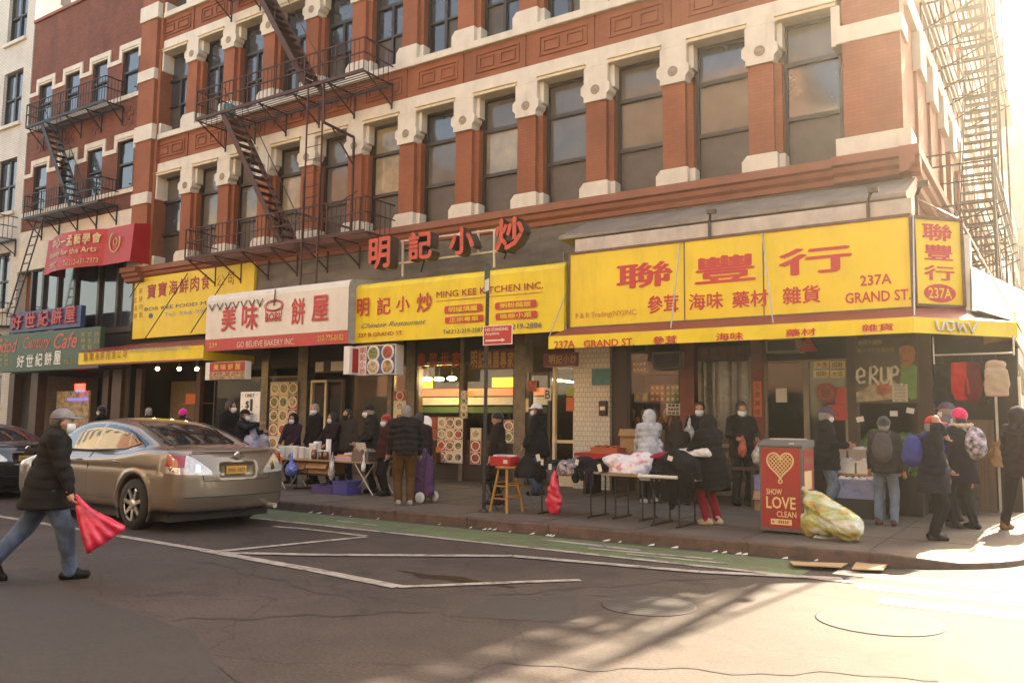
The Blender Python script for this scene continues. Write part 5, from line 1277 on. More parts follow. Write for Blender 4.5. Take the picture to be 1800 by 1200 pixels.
    def torso(P, i=0.):
        return U([ell(P,pel+np.array([0,-.01,.0]),(.165*w+i,.115*w+i,.14+i)), ell(P,waist,(.145*w+i,.105*w+i,.17+i),Rl), ell(P,chest,(.172*w+i,.115*w+i,.19+i),Rl), cap(P,J(-.12*w,-.01,1.415),J(.12*w,-.01,1.415),.062+i,.062+i)],.06)
    # body: one continuous surface
    def body(P):
        l = [torso(P), armf(P,.05*w,.042*w,.030), legf(P,.085*w,.058*w,.042), foot(P,legs[0]), foot(P,legs[1]), cap(P,J(0,-.02,1.42),hc+np.array([0,-.01,-.04]),.056,.052)]
        o = U(l,.035)
        for a,b,c in arms:
            dv = (c-b)/np.linalg.norm(c-b); o = smin(o, cap(P,c,c+dv*.075,.030,.034),.02)
        return smin(o, headf(P), .025)
    pts = np.array([pel,neck,hc+[0,0,.13]]+[q for l in legs for q in (l[1],l[2]-[0,0,.09])]+[q for a in arms for q in (a[1],a[2])]+[l[2]+[0,.2,0] for l in legs])
    lo, hi = pts.min(0)-.22, pts.max(0)+.22; lo[2] = pts[:,2].min()-.02
    V, F = nets(body, lo, hi, vox)
    V = V.tolist(); F = F.tolist(); g = Geo(); fv = len(V)
    for sg,(a,b,c) in zip((-1,1),arms):                                     # five fingers, each bent, rooted in the palm
        dv = (c-b)/np.linalg.norm(c-b); sd = np.cross(dv,[0,1,0]); sd = sd/(np.linalg.norm(sd)+1e-6); pn = np.cross(sd,dv)
        kn = c+dv*.085
        for i,(o_,L) in enumerate(((-.024,.062),(-.008,.072),(.008,.07),(.023,.055))):
            p = kn+sd*o_; cu = pn*(1 if pn[1] > 0 else -1)
            g.tube([p-dv*.03,p+dv*L*.35+cu*.006,p+dv*L*.7+cu*.022,p+dv*L*.85+cu*.042],[.0095,.009,.008,.0065],6)
        q = c+dv*.035-sd*sg*.028; g.tube([q,q-sd*sg*.022+dv*.025,q-sd*sg*.026+dv*.055],[.012,.0105,.008],6)
    V += [list(v) for v in g.v]; me_f = F+[tuple(i+fv for i in q) for q in g.f]
    me = bpy.data.meshes.new('body'); me.from_pydata((np.array(V)*s).tolist(),[],me_f); me.materials.append(SKIN); me.polygons.foreach_set('use_smooth',[True]*len(me.polygons)); me.update()
    o = bpy.data.objects.new('body',me); COL.objects.link(o); o.parent = t
    # clothes
    pz = lambda P: P[:,2]
    def trous(P):
        d_ = U([legf(P,.102*w*slim,.076*slim,.064*slim), ell(P,pel+np.array([0,-.01,-.02]),(.18*w,.135*w,.15))],.035)+fold(P,.006)
        d_ = np.maximum(d_, -(np.minimum(*[np.linalg.norm(P-l[2],axis=1) for l in legs])-.055)) if bare else d_
        return np.maximum(d_, pz(P)-1.06)
    V, F = nets(trous, lo, [hi[0],hi[1],1.15], vox); vmesh(V,F,'trousers',pm or cloth(pants),t,s)
    def shoe(P): return np.minimum(foot(P,legs[0],.012),foot(P,legs[1],.012))
    fl = np.array([l[2] for l in legs]); V, F = nets(shoe, fl.min(0)-[.1,.16,.14], fl.max(0)+[.1,.26,.1], .013); vmesh(V,F,'shoes',cloth(shoes,.45,.0),t,s)
    hemz = hem
    def jack(P):
        i = .028+puff*.6
        d_ = U([torso(P,i), armf(P,.068*w+puff*.5,.058*w+puff*.4,.045+puff*.3)],.04)
        if hemz < .85:
            d_ = smin(d_, np.maximum(cap(P,pel+np.array([0,0,.1]),np.array([pel[0],pel[1]+.0,hemz]),.165*w+i,.185*w+i+skirt)*1.0-.0, 0*P[:,0]-1), .05) if not lean else smin(d_, cap(P,pel+np.array([0,-.0,.05]),np.array([0,pel[1]-.02,hemz]),.17*w+i,.19*w+i+skirt),.05)
        d_ = smin(d_, cap(P,J(0,-.02,1.43),neck+np.array([0,.0,.03]),.085,.078), .03)
        if puff: d_ = d_-(.010 if puff < .02 else .014)*np.abs(np.sin((P[:,2]+.15*np.abs(P[:,0]))*math.pi/.105))+.007
        d_ = d_+fold(P,.007)
        d_ = np.maximum(d_, hemz-pz(P))
        dn = np.min([np.linalg.norm(P-c,axis=1) for _,_,c in arms],axis=0)
        return np.maximum(d_, .035-dn) if True else d_
    V, F = nets(jack, [lo[0]-.05,lo[1]-.05,min(hemz-.05,min(a[2][2] for a in arms)-.1)], [hi[0]+.05,hi[1]+.05,hc[2]+.05], vox); vmesh(V,F,'jacket',jm or cloth(jacket),t,s)
    # head wear, hair, mask, eyes
    hb = lambda n, fn, m, v=.012, ex=.17: vmesh(*nets(fn, hc-ex, hc+ex, v), n, m, t, s)
    L_ = lambda P: (P-hc)@HR                                                # head coordinates
    if hood is not None:
        def hf(P):
            q = L_(P); d_ = U([ell(P,H_(0,-.03,.015),(.125,.145,.145),HR), cap(P,neck+np.array([0,-.02,.0]),H_(0,-.03,-.05),.115,.11)],.04)+fold(P,.006)
            d_ = np.maximum(d_, -ell(P,H_(0,.12,-.01),(.078,.13,.11),HR)); return d_
        hb('hood', hf, cloth(hood), .015, .27)
        if fur: 
            def ff(P): q = L_(P); return np.sqrt((np.sqrt((q[:,0]/.1)**2+((q[:,2]+.0)/.12)**2)-1)**2*.011+(q[:,1]-.06)**2)-.028+fold(P,.012,2.)
            hb('fur_trim', ff, fur, .015, .25)
    else:
        hm = {'black':HAIRB,'grey':HAIRG}.get(hair)
        if hm:
            def hr(P):
                q = L_(P); d_ = np.minimum(ell(P,H_(0,-.012,.028),(.092,.108,.112),HR), ell(P,H_(0,-.05,-.02),(.085,.07,.10),HR))+fold(P,.004,2.)
                return np.maximum(d_, np.minimum(q[:,1]-.058, .0*q[:,1]+ (q[:,1]-.02-.9*(q[:,2]-.02)) ) if hat is None else np.maximum(q[:,1]-.02, q[:,2]-.03))
            hb('hair', hr, hm)
    if hat == 'cap':
        def cf(P):
            q = L_(P); d_ = ell(P,H_(0,-.006,.035),(.096,.115,.108),HR); d_ = np.maximum(d_, .035-q[:,2]-.12*np.clip(-q[:,1],0,1))
            bl = np.maximum(ell(P,H_(0,.105,.037),(.080,.10,.012),HR), -.0-q[:,1]+.04); return smin(d_, bl, .012)
        hb('cap', cf, cloth(hatcol), .011, .23)
    elif hat == 'beanie':
        def bf(P): q = L_(P); d_ = ell(P,H_(0,-.012,.032),(.103,.122,.122),HR)+fold(P,.004,2.); return np.maximum(d_, .012-q[:,2]-.25*np.clip(-q[:,1],-.1,1))
        hb('knit_hat', bf, cloth(hatcol,.9,.4), .012)
    if mask:
        def mf(P):
            q = L_(P); d_ = np.abs(U([ell(P,H_(0,.03,-.05),(.072,.088,.076),HR)],.02))-.006
            d_ = np.maximum(d_, q[:,2]+.012); return np.maximum(d_, .035-q[:,1])
        hb('face_mask', mf, mask if not isinstance(mask,bool) else MASKW, .010, .15)
    else:
        hb('mouth', lambda P: ell(P,H_(0,.09,-.068),(.024,.012,.006),HR), cloth((.25,.07,.05),.5), .008, .15)
    g = Geo()
    for sg in (-1,1): g.sph(Vector(H_(sg*.032,.083,.014)),(.014,.010,.009),8,5)
    e = build(g,'eyes',EYE,None); e.data.transform(Matrix.Scale(s,4)); e.parent = t
    t['_s'] = s
    wmx = Matrix.Translation(t.location) @ Matrix.Rotation(rz,4,'Z') @ Matrix.Scale(s,4)
    return lambda p: wmx @ Vector(p), {'arms':arms,'legs':legs,'hc':hc,'pel':pel,'chest':chest,'s':s,'rz':rz}
def blob_thing(name, label, cat, fn, lo, hi, h, m, W_, extra=None, group=None):
    """soft carried thing built in a person's frame; W_ maps that frame to the world"""
    V, F = nets(fn, lo, hi, h); P = [W_(v) for v in V]; c = sum(P, Vector())/len(P)
    t = thing(name, c, label, cat, group); g = Geo(); g.add(P, [tuple(f) for f in F.tolist()], 0, True); build(g, {'backpack':'pack','plastic_bag':'pouch','handbag':'pouch'}.get(name,'shell'), m, t)
    if extra:
        for nm, gg, mm in extra:
            g2 = Geo(); g2.v = [tuple(W_(v)) for v in gg.v]; g2.f, g2.m, g2.s = gg.f, gg.m, gg.s; build(g2, nm, mm, t)
    return t
def backpack(W_, K, label, m, size=(.15,.10,.22), group=None, pat=None):
    ch = np.array(K['chest']); c = ch+np.array([0,-.15-size[1],-.06])
    def fn(P): return U([ell(P,c,(size[0]*1.05,size[1]*1.1,size[2]*1.08)), ell(P,c+np.array([0,-.06,-.09]),(size[0]*.8,size[1]*.75,size[2]*.5))],.03)+fold(P,.006)
    g = Geo()
    for sg in (-1,1): g.tube([c+np.array([sg*.07,.07,.17]),ch+np.array([sg*.10,-.06,.20]),ch+np.array([sg*.11,.08,.13]),ch+np.array([sg*.13,.125,.0]),ch+np.array([sg*.15,.02,-.2])],.018,6)
    return blob_thing('backpack', label, 'backpack', fn, c-.3, c+.3, .02, m, W_, [('strap',g,m)], group)
def bag(W_, top, size, label, m, name='plastic_bag', cat='bag', hm=None, swing=(0,0), handle=.10):
    top = np.array(top); c = top+np.array([swing[0]*.6,swing[1]*.6,-handle-size[2]]); 
    def fn(P): return U([ell(P,c+np.array([0,0,-.02]),size), cap(P,c+np.array([0,0,size[2]*.5]),top+np.array([0,0,-handle*.5]),size[0]*.5,.02)],.05)+fold(P,.009,1.6)
    g = Geo(); 
    for sg in (-1,1): g.tube([top,top+np.array([sg*.03,0,-handle*.6]),c+np.array([sg*.05,0,size[2]*.7])],.010,5)
    return blob_thing(name, label, cat, fn, c-np.array(size)-.08, np.maximum(c+np.array(size)+.08, top+.05), .014, m, W_, [('handle',g,hm or m)])
BLK = (.017,.016,.017); NAVY = (.018,.02,.035); BRN = (.045,.027,.018); DENIM = mat('denim', (.055,.085,.15), .85, noise=.6, nscale=4.5, bump=.3, bscale=90, sheen=.1, obj=True); DENIML = mat('light_denim', (.12,.165,.21), .85, noise=.3, nscale=5, bump=.3, bscale=90, obj=True)
# --- the man striding across the road
W_, K = person('man in dark jacket, jeans and grey cap striding across the road with a bag', (106,701), 4.62, -88, h=1.73, jacket=(.022,.019,.019), pm=DENIM, shoes=(.012,.011,.011), hem=.72, slim=1.16, build_=1.12, puff=.006, skirt=.03, hat='cap', hatcol=(.20,.20,.21), hair='black', mask=MASKW,
   feet=((-.10,-.45,.11,.8),(.09,.24,0,-.05)), hands=((-.30,-.16,.92),(.30,.17,.86)), lean=.06, vox=.012, base=0.)
REDBAG = mat('red_plastic', (.58,.022,.06), .32, noise=.25, nscale=6, bump=.4, bscale=14, spec=.6)
w = K['arms'][1][2]
REDP = [w+np.array([0,.06,-.06])]
def fnb(P):
    c0 = REDP[0]; y = P[:,1]-c0[1]-.03; z = P[:,2]-c0[2]+.06; x = P[:,0]-c0[0]-.02
    T_ = [(-.06,.05),(.47,-.26),(.10,-.52)]; d_ = None                         # hangs open like a tent: hand, far corner, low corner
    for i in range(3):
        (y1,z1),(y2,z2) = T_[i],T_[(i+1)%3]; n_ = np.array([-(z2-z1),y2-y1]); n_ = n_/np.linalg.norm(n_); e_ = (y-y1)*n_[0]+(z-z1)*n_[1]
        d_ = e_ if d_ is None else smax_(d_,e_,.05)
    th = .02+.27*np.clip(np.sqrt(y*y+z*z),0,.42)*(1-.35*np.clip(np.sqrt(y*y+z*z)-.3,0,1)*4)
    cr = .010*np.sin(np.arctan2(z,y+.02)*26+x*9)*np.clip(np.sqrt(y*y+z*z)*3,0,1)
    return smax_(d_, np.abs(x)-th+cr, .06)+fold(P,.004,1.2)
smax_ = lambda a_, b2, k: -smin(-a_,-b2,k)
c0 = REDP[0]; g = Geo().tube([c0+np.array([0,.0,.02]),c0+np.array([.01,.04,-.04]),c0+np.array([.02,.10,-.12]),c0+np.array([.02,.16,-.20])],[.02,.03,.045,.06],8)
blob_thing('plastic_bag','red plastic shopping bag swinging from the hand of the striding man','bag',fnb,c0+np.array([-.25,-.2,-.62]),c0+np.array([.3,.6,.05]),.014,REDBAG,W_,[('handle',g,REDBAG)])
# --- behind the cars
person('person in a dark cap seen over the roof of the tan car by the market', (180,712), 13.2, 60, jacket=BLK, hat='beanie', hatcol=(.02,.02,.025), hair='black')
person('person with grey hair and pale headband seen over the car roof', (262,716), 14.2, 20, jacket=NAVY, hair='grey')
person('person in a bright pink knitted hat behind the tan car', (322,717), 13.0, -20, jacket=(.05,.04,.05), hat='beanie', hatcol=(.75,.02,.30), hair='black')
person('masked person in black standing in the shade behind the dollar placard', (405,704), 12.6, -140, jacket=BLK, hair='black', hy=.5)
W_, K = person('man in a black cap and mask holding up the white dollar placard', (430,717), 11.9, -112, jacket=(.018,.018,.028), hat='cap', hatcol=(.015,.015,.016), hair='black', hands=((-.20,.38,1.25),(.18,.40,1.42)))
p = W_((.05,.44,1.62)); t = thing('placard', p, 'white placard on a stick reading ONLY $1', 'sign')
a, b_ = A(421,741,p.y), A(457,688,p.y); g = Geo().box((a.x,p.y,a.z),(b_.x,p.y+.02,b_.z)); build(g,'board',WHITE,t,bevel=.004)
w_, h_ = b_.x-a.x, b_.z-a.z; g = Geo(); f_ = lambda s_,x0,x1,z0,z1: g.text(s_,(a.x+w_*x0,p.y-.004,a.z+h_*z0),(w_*(x1-x0),0,0),(0,0,h_*(z1-z0)),0,.018)
f_('ONLY',.25,.75,.82,.94); f_('$',.28,.48,.42,.70); f_('1',.52,.66,.36,.76); 
for fx in (.12,.88):
    for fz in (.1,.5,.9): c = Vector((a.x+w_*fx,p.y-.003,a.z+h_*fz)); g.add([c+Vector((.012*math.cos(q*.785),0,.012*math.sin(q*.785))) for q in range(8)],[tuple(range(8))])
build(g,'lettering',BLACKT,t); build(Geo().tube([((a.x+b_.x)/2,p.y+.03,a.z-.35),((a.x+b_.x)/2,p.y+.03,b_.z-.1)],.012,6),'stick',DARKW,t)
# --- around the bakery stall
TB = 13.6
hand_t = ((-.18,.30,1.0),(.18,.32,1.0))
person('woman in black hood and mask behind the tubs beside the dish posters', (516,727), TB, 150, jacket=(.045,.02,.035), hood=BLK, hair=None, hands=hand_t)
person('tall person with grey hair and mask beside the metal bakery post', (555,709), TB+.3, 118, jacket=BLK, hood=None, hair='grey', hy=.6)
person('woman with grey hood and mask behind the brown jars of the bakery stall', (585,725), TB, 125, jacket=(.03,.017,.02), hood=(.05,.045,.05), hands=hand_t)
person('man with bare forehead and black mask behind the bakery stall', (612,718), TB+.2, 150, jacket=(.05,.042,.036), hair='black', mask=cloth((.02,.02,.02)), hy=-.4)
person('man in dark quilted jacket and cap bending over the bakery stall', (650,708), 12.9, 98, jacket=(.03,.028,.028), hat='cap', hatcol=(.03,.027,.03), hair='grey', puff=.02, hands=hand_t, lean=.15)
person('woman in a red knitted hat beside the man in the striped puffer', (680,727), 12.6, 115, jacket=(.06,.018,.02), hat='beanie', hatcol=(.30,.02,.025), hair='black')
W_, K = person('man seen from behind in a dark quilted puffer jacket and brown trousers', (714,712), 11.45, 4, jacket=(.030,.024,.026), pants=(.095,.052,.022), shoes=(.30,.27,.24), hair='grey', hat=None, puff=.028, hem=.86, mask=False, hands=((-.27,.14,.9),(.28,.10,.85)), hy=.5, build_=1.08, slim=1.12, vox=.016)
W_, K = person('woman in dark coat behind the striped puffer man, mostly hidden by him', (738,725), 12.2, 10, jacket=(.05,.03,.03), hair='black', mask=True)
# --- by the sign pole and the restaurant door
person('old man in a dark brown coat and cap waiting behind the sign pole', (876,722), 12.6, 78, jacket=(.03,.021,.017), pants=(.02,.017,.015), hat='beanie', hatcol=(.02,.016,.015), hair=None, hem=.55, mask=False, hp=-.1)
person('man in white cap, dark jacket and blue jeans by the restaurant door', (945,706), 14.7, 80, jacket=(.022,.021,.024), pm=DENIM, hat='cap', hatcol=(.72,.70,.66), hair='black', hem=.72, hands=((-.22,.22,.92),(.22,.22,.95)), puff=.015, build_=1.1)
# --- clothes stalls and dried-goods stall
W_, K = person('person in a hooded white puffer jacket seen from behind at the dried goods stall', (1141,721), 14.6, 18, jacket=(.47,.49,.52), hood=(.50,.52,.55), pants=BLK, shoes=(.45,.38,.34), hem=.80, puff=.016, mask=False, vox=.016, hands=((-.18,.26,.95),(.18,.26,.95)))
PATT = mat('patterned_fabric', (.50,.50,.55), .7, noise=.75, nscale=17, obj=True)
bag(W_,(.17,-.10,1.25),(.13,.08,.19),'pale patterned shoulder bag slung behind the white puffer jacket',PATT,'handbag','bag',cloth(NAVY))
person('person in a brown fur trimmed coat bent over beside the white puffer jacket', (1187,735), 14.9, 20, jacket=(.035,.026,.021), hood=(.04,.03,.024), fur=mat('brown_fur',(.10,.06,.035),.9,noise=.4,nscale=50), lean=.5, mask=False)
W_, K = person('vendor with tied black hair and mask in a dark coat under the doorway', (1230,706), 15.4, 172, jacket=(.017,.018,.028), hair='black', hands=((-.15,.28,1.05),(.2,.28,1.0)))
W_, K = person('woman in long black puffer coat and crimson trousers at the clothes table', (1243,729), 12.1, 50, jacket=(.018,.015,.015), hood=(.018,.015,.015), pants=(.30,.018,.035), shoes=(.50,.42,.30), hem=.55, puff=.026, mask=False, lean=.10, hands=((-.16,.42,1.0),(.14,.40,.98)), skirt=.03, vox=.016, build_=1.15)
W_, K = person('vendor in black with mask handing over a bag beside the red couplet pilaster', (1302,705), 15.3, -158, jacket=BLK, hair='black', hands=((-.12,.38,1.12),(.2,.36,1.12)), hp=-.25)
CLEARB = mat('clear_plastic', (.42,.41,.39), .25, noise=.4, nscale=12, bump=.5, bscale=20, spec=.7)
bag(W_,(-.12,.46,1.10),(.13,.10,.15),'pale plastic bag of goods held out by the vendor in black',CLEARB)
bag(W_,(.16,.44,1.18),(.07,.06,.12),'small red and white packet held by the vendor in black',FOOD4,'packet','packet')
# --- right-hand pavement
W_, K = person('man in navy cap and mask looking at his hands behind the red litter bin', (1450,712), 14.4, -78, jacket=(.018,.017,.02), pm=DENIML, hat='cap', hatcol=(.07,.06,.10), hair='grey', hem=.74, hands=((-.10,.30,1.12),(.10,.30,1.14)), hp=-.2, puff=.012)
W_, K = person('person with grey backpack and blue jeans seen from behind at the vegetable stall', (1553,730), 13.7, -8, jacket=(.05,.042,.036), pm=DENIML, shoes=(.08,.035,.028), hat='beanie', hatcol=(.06,.06,.055), hair='grey', hem=.84, mask=False, vox=.016, feet=((-.12,.0),(.12,-.03)), hands=((-.26,.14,.88),(.28,.06,.80)))
backpack(W_,K,'grey canvas backpack on the person in blue jeans',cloth((.085,.07,.068)),(.15,.10,.24))
W_, K = person('woman in a red cap on the phone with blue backpack and dark padded coat', (1637,728), 12.35, -75, jacket=(.017,.019,.03), pants=(.014,.014,.018), shoes=(.025,.02,.022), hat='cap', hatcol=(.42,.03,.025), hair='grey', hem=.66, puff=.014, mask=True, hands=((-.20,.26,.98),(.10,.14,1.50)), vox=.016)
backpack(W_,K,'bright blue backpack worn by the woman in the red cap',cloth((.035,.045,.20)),(.15,.12,.22))
bag(W_,(-.22,.20,1.02),(.17,.08,.10),'dark purple handbag at the hip of the woman in the red cap',cloth((.05,.025,.045),.5),'handbag','bag',handle=.12)
W_, K = person('tall person in grey quilted jacket and cap behind the pink hat', (1665,703), 14.9, 70, jacket=(.13,.12,.14), hat='cap', hatcol=(.11,.09,.13), hair='grey', hem=.74, puff=.024)
W_, K = person('woman in a hot pink knitted hat and dark coat with fur collar', (1686,715), 14.0, 48, jacket=(.022,.017,.03), pants=(.013,.013,.014), shoes=(.03,.028,.03), hat='beanie', hatcol=(.72,.02,.12), hair='black', hem=.66, mask=True, hands=((-.24,.16,.84),(.25,.12,.84)), vox=.016, skirt=.02, feet=((-.10,.06),(.10,-.08)))
def furcol(P): return np.sqrt((np.sqrt((P[:,0]/.13)**2+((P[:,1]+.02)/.12)**2)-1)**2*.014+(P[:,2]-1.50)**2)-.035+fold(P,.014,2.)
blob_thing('fur_collar','fluffy cream fur collar round the neck of the pink hat woman','collar',furcol,(-.25,-.25,1.40),(.25,.25,1.60),.016,mat('cream_fur',(.50,.38,.25),.9,noise=.4,nscale=45),W_)
backpack(W_,K,'pale backpack with dark leaf spots on the woman in the pink hat',mat('spotted_fabric',(.40,.33,.37),.7,noise=.95,nscale=13,obj=True),(.15,.11,.22))
bag(W_,(.25,.12,.80),(.09,.07,.09),'small red bag hanging from the hand of the pink hat woman',mat('coral_bag',(.50,.06,.05),.5),handle=.05)
W_, K = person('person in dark purple coat, rolled trousers and tan boots', (1789,716), 14.4, -30, jacket=(.04,.022,.03), hood=(.045,.03,.04), pants=(.02,.014,.014), shoes=(.22,.11,.045), hem=.76, feet=((-.12,-.22),(.10,.14)), mask=False, puff=.01)
g = Geo(); 

# ================================================================= CARS
PAINT = mat('tan_metallic_paint', (.175,.138,.102), .32, .5, noise=.04, nscale=2, coat=1.0, obj=True)
PAINTK = mat('black_paint', (.012,.012,.014), .25, .2, noise=.03, coat=1.0, obj=True)
CGLASS = pane_mat('car_glass', (.012,.013,.014), .03, .05, .9, noise=0); TYRE = mat('tyre_rubber', (.016,.015,.015), .85, noise=.2, nscale=30, obj=True); RIMM = mat('alloy_rim', (.55,.52,.47), .3, .8, noise=.08, obj=True)
CHROME = mat('chrome', (.7,.68,.64), .12, 1., noise=0); REDL = mat('red_lens', (.30,.012,.008), .15, noise=.1, coat=1.); CLRL = mat('clear_lens', (.55,.52,.48), .12, .3, noise=.2, nscale=20, coat=1.); BLKP = mat('black_trim', (.015,.014,.014), .5, noise=.1)
def interp(x, xs, ys):
    i = np.clip(np.searchsorted(xs, x)-1, 0, len(xs)-2); xs = np.array(xs); ys = np.array(ys)
    d = np.gradient(ys, xs); h = xs[i+1]-xs[i]; t = np.clip((x-xs[i])/h,0,1)
    return (2*t**3-3*t**2+1)*ys[i]+(t**3-2*t**2+t)*h*d[i]+(-2*t**3+3*t**2)*ys[i+1]+(t**3-t**2)*h*d[i+1]
def smax(a, b, k): return -smin(-a,-b,k)
WB = 2.82; WXF, WXR = 1.45, -1.37; WR = .335; ARCH = .395
def car_fn(P):
    x, y, z = P[:,0], np.abs(P[:,1]), P[:,2]
    lw_top = interp(x, [-2.5,-2.44,-2.3,-1.9,-1.5,-.9,0,.9,1.3,1.9,2.3,2.48], [.88,1.01,1.065,1.09,1.09,1.02,.97,.965,.97,.88,.76,.62])
    hw = .91*(1-.055*np.clip((x-1.2)/1.3,0,1)**2-.045*np.clip((-x-1.3)/1.2,0,1)**2)
    nose = np.clip((np.abs(x)-2.05)/.45,0,1)**2*.20
    sec = .035*np.clip((z-.62)/.5,0,1)**2+.05*np.clip((.5-z)/.35,0,1)**2
    side = y-(hw-nose-sec) + .012*np.exp(-((z-.80)/.03)**2)*(np.abs(x)<1.9)
    xe = np.maximum(x-2.46+.22*(y/.9)**2, -x-2.44+.16*(y/.9)**2+.14*np.clip((z-.70)/.35,0,1)**2+.05*np.clip((.45-z)/.2,0,1))
    low = smax(smax(side, z-lw_top+.03*(y/.9)**2, .09), smax(xe, .23+.03*np.abs(x)/2-z, .06), .10)
    gt = interp(x, [-2.1,-1.75,-1.3,-.9,-.4,.1,.55,1.0,1.45,1.7], [.97,1.10,1.27,1.40,1.475,1.485,1.445,1.29,1.04,.9])
    gside = y-(.835-.30*np.clip(z-.95,0,1)-.05*(np.abs(x-.0)/1.8)**2)
    gh = np.maximum(smax(gside, z-gt+.05*(y/.6)**2, .10), np.abs(x+.2)-1.85)
    d = smin(low, gh, .05)
    for wx in (WXF,WXR):
        rr = np.sqrt((x-wx)**2+(z-WR)**2); d = smin(d, np.maximum(np.abs(rr-ARCH-.03)-.02, y-hw+.005), .05); d = np.maximum(d, np.minimum(ARCH-rr, y*-1+.55) if False else np.where(y > .56, ARCH-rr, -1))
    # bumper seam, licence recess
    d = np.maximum(d, -np.maximum(np.maximum(np.abs(y)-.27,np.abs(z-.80)-.085), x+2.345))
    return d
def make_car(name, label, paint, rz, loc, plate=True, scale=1.0):
    t = thing(name, loc, label, 'car', None, rz); t.scale = (scale,)*3
    V, F = nets(car_fn, (-2.6,-1.0,.12), (2.62,1.0,1.56), .026)
    C = V[F].mean(1); x, y, z = C[:,0], C[:,1], C[:,2]; ay = np.abs(y)
    gt = interp(x, [-2.1,-1.75,-1.3,-.9,-.4,.1,.55,1.0,1.45,1.7], [.97,1.10,1.27,1.40,1.475,1.485,1.445,1.29,1.04,.9])
    belt = 1.0+.035*np.clip(-x,-1,1.6)
    nrm = np.cross(V[F[:,1]]-V[F[:,0]], V[F[:,2]]-V[F[:,0]]); nrm /= np.linalg.norm(nrm,axis=1)[:,None]+1e-9
    # side windows: between belt and roof line, with pillars left in body colour
    top = np.minimum(gt-.095, 1.385)
    sidew = (ay > .40) & (np.abs(nrm[:,1]) > .55) & (z > belt+.02) & (z < top) & (x > -1.42) & (x < 1.05)
    pil = (np.abs(x+.10+.25*(z-1.0)) < .045) | (np.abs(x+1.02-.30*(z-1.0)) < .018)
    sidew &= ~pil
    rearw = (nrm[:,0] < -.25) & (nrm[:,2] > .3) & (x < -.72) & (x > -1.80) & (z > 1.105) & (z < 1.415) & (ay < .60-.12*(z-1.05)/.35)
    frontw = (nrm[:,0] > .25) & (x > .52) & (x < 1.42) & (z > 1.02) & (z < 1.42) & (ay < .62-.1*(z-1)/.4)
    tl = (x < -1.98) & (z > .72-.0*x) & (z < 1.0+.06*np.clip(ay-.6,0,1)) & (ay > .50+.25*np.clip((.86-z)/.14,0,1)**1.2) & ((ay < .80) | (x < -2.06+.55*np.clip(z-.86,-.15,.12)))
    hl = (x > 1.98) & (z > .60) & (z < .80) & (ay > .45) & (nrm[:,2] < .9)
    dark = (z < .275)
    dF = (ay > .6) & (np.abs(nrm[:,1]) > .6) & (z > .36) & (z < belt+.01)
    rad = lambda wx: np.sqrt((x-wx)**2+(z-WR)**2)
    d1 = dF & (x > -.10) & (x < 1.02); d2 = dF & (x <= -.10) & (x > -1.12) & (rad(WXR) > .44)
    trunk = (x < -1.78) & (ay < .62) & (z > .66) & ~rearw & ((z > .98) | (ay < .52+.1*(z-.66)/.3))
    lab = np.zeros(len(F), int)
    for k, m_ in ((1,d1&(y>0)),(2,d1&(y<0)),(3,d2&(y>0)),(4,d2&(y<0)),(5,trunk),(8,hl),(9,sidew&(y>0)&(x>-.1)),(10,sidew&(y>0)&(x<=-.1)),(11,sidew&(y<0)),(12,rearw),(13,frontw)): lab[m_] = k
    nm = ['body','front_door','front_door','rear_door','rear_door','boot_lid','tail_lamp','tail_lamp','headlamp','side_window','side_window','side_window','rear_window','windscreen']
    mt = [paint]*6+[REDL,REDL,CLRL]+[CGLASS]*5
    parts = {}
    smooth_n = None
    for k in range(14):
        f = F[lab == k]
        if not len(f): continue
        u, inv = np.unique(f, return_inverse=True); P = V[u].copy()
        o = vmesh(P, inv.reshape(-1,4), nm[k], mt[k], t)
        if k == 0:
            o.data.materials.append(BLKP); dk = dark[lab == 0]
            for i, p in enumerate(o.data.polygons):
                if dk[i]: p.material_index = 1
        if k in (6,7):
            o.data.materials.append(CLRL)
            for p in o.data.polygons:
                if p.center.z < .92 and abs(p.center.y) < .845: p.material_index = 1
        parts[k] = o
    gl = lambda g, n_, m_, par=t: build_local(g, n_, m_, par)
    # wheels with seven-spoke rims
    for wx in (WXF,WXR):
        for sg in (1,-1):
            c = Vector((wx,sg*.80,WR)); g = Geo(); w = .11
            Ry = Matrix.Rotation(R(90),3,'X')
            g.lathe(c,[(WR*.66,-w),(WR*.92,-w),(WR,-w*.6),(WR,w*.6),(WR*.92,w),(WR*.66,w)],36,0,R3=Ry,caps=False)
            wl = gl(g,'wheel',TYRE); g = Geo()
            yo = sg*.075
            for i in range(7):
                a = i*2*math.pi/7+.2; d = Vector((math.cos(a),0,math.sin(a))); p = Vector((-math.sin(a),0,math.cos(a)))
                c2 = c+Vector((0,yo,0)); g.prism([c2+d*.05-p*.03,c2+d*.20-p*.022+Vector((0,sg*.012,0)),c2+d*.225-p*.034,c2+d*.225+p*.034,c2+d*.20+p*.022+Vector((0,sg*.012,0)),c2+d*.05+p*.03],(0,sg*.022,0))
            g.lathe(c+Vector((0,yo,0)),[(.065,-.02),(.065,.03),(.04,.04)],16,0,R3=Matrix.Rotation(R(-90*sg),3,'X')); 
            g.tube([c+Vector((.228*math.cos(q*.2618),yo+sg*.012,.228*math.sin(q*.2618))) for q in range(25)],.014,6)
            gl(g,'rim',RIMM,wl); gl(Geo().lathe(c-Vector((0,sg*.02,0)),[(.235,-.05),(.235,.03)],24,0,R3=Matrix.Rotation(R(-90*sg),3,'X')),'brake_drum',BLKP,wl)
    g = Geo()
    for wx in (WXF,WXR): g.box((wx-.46,-.56,.2),(wx+.46,.56,.72))
    gl(g,'wheel_well',BLKP)
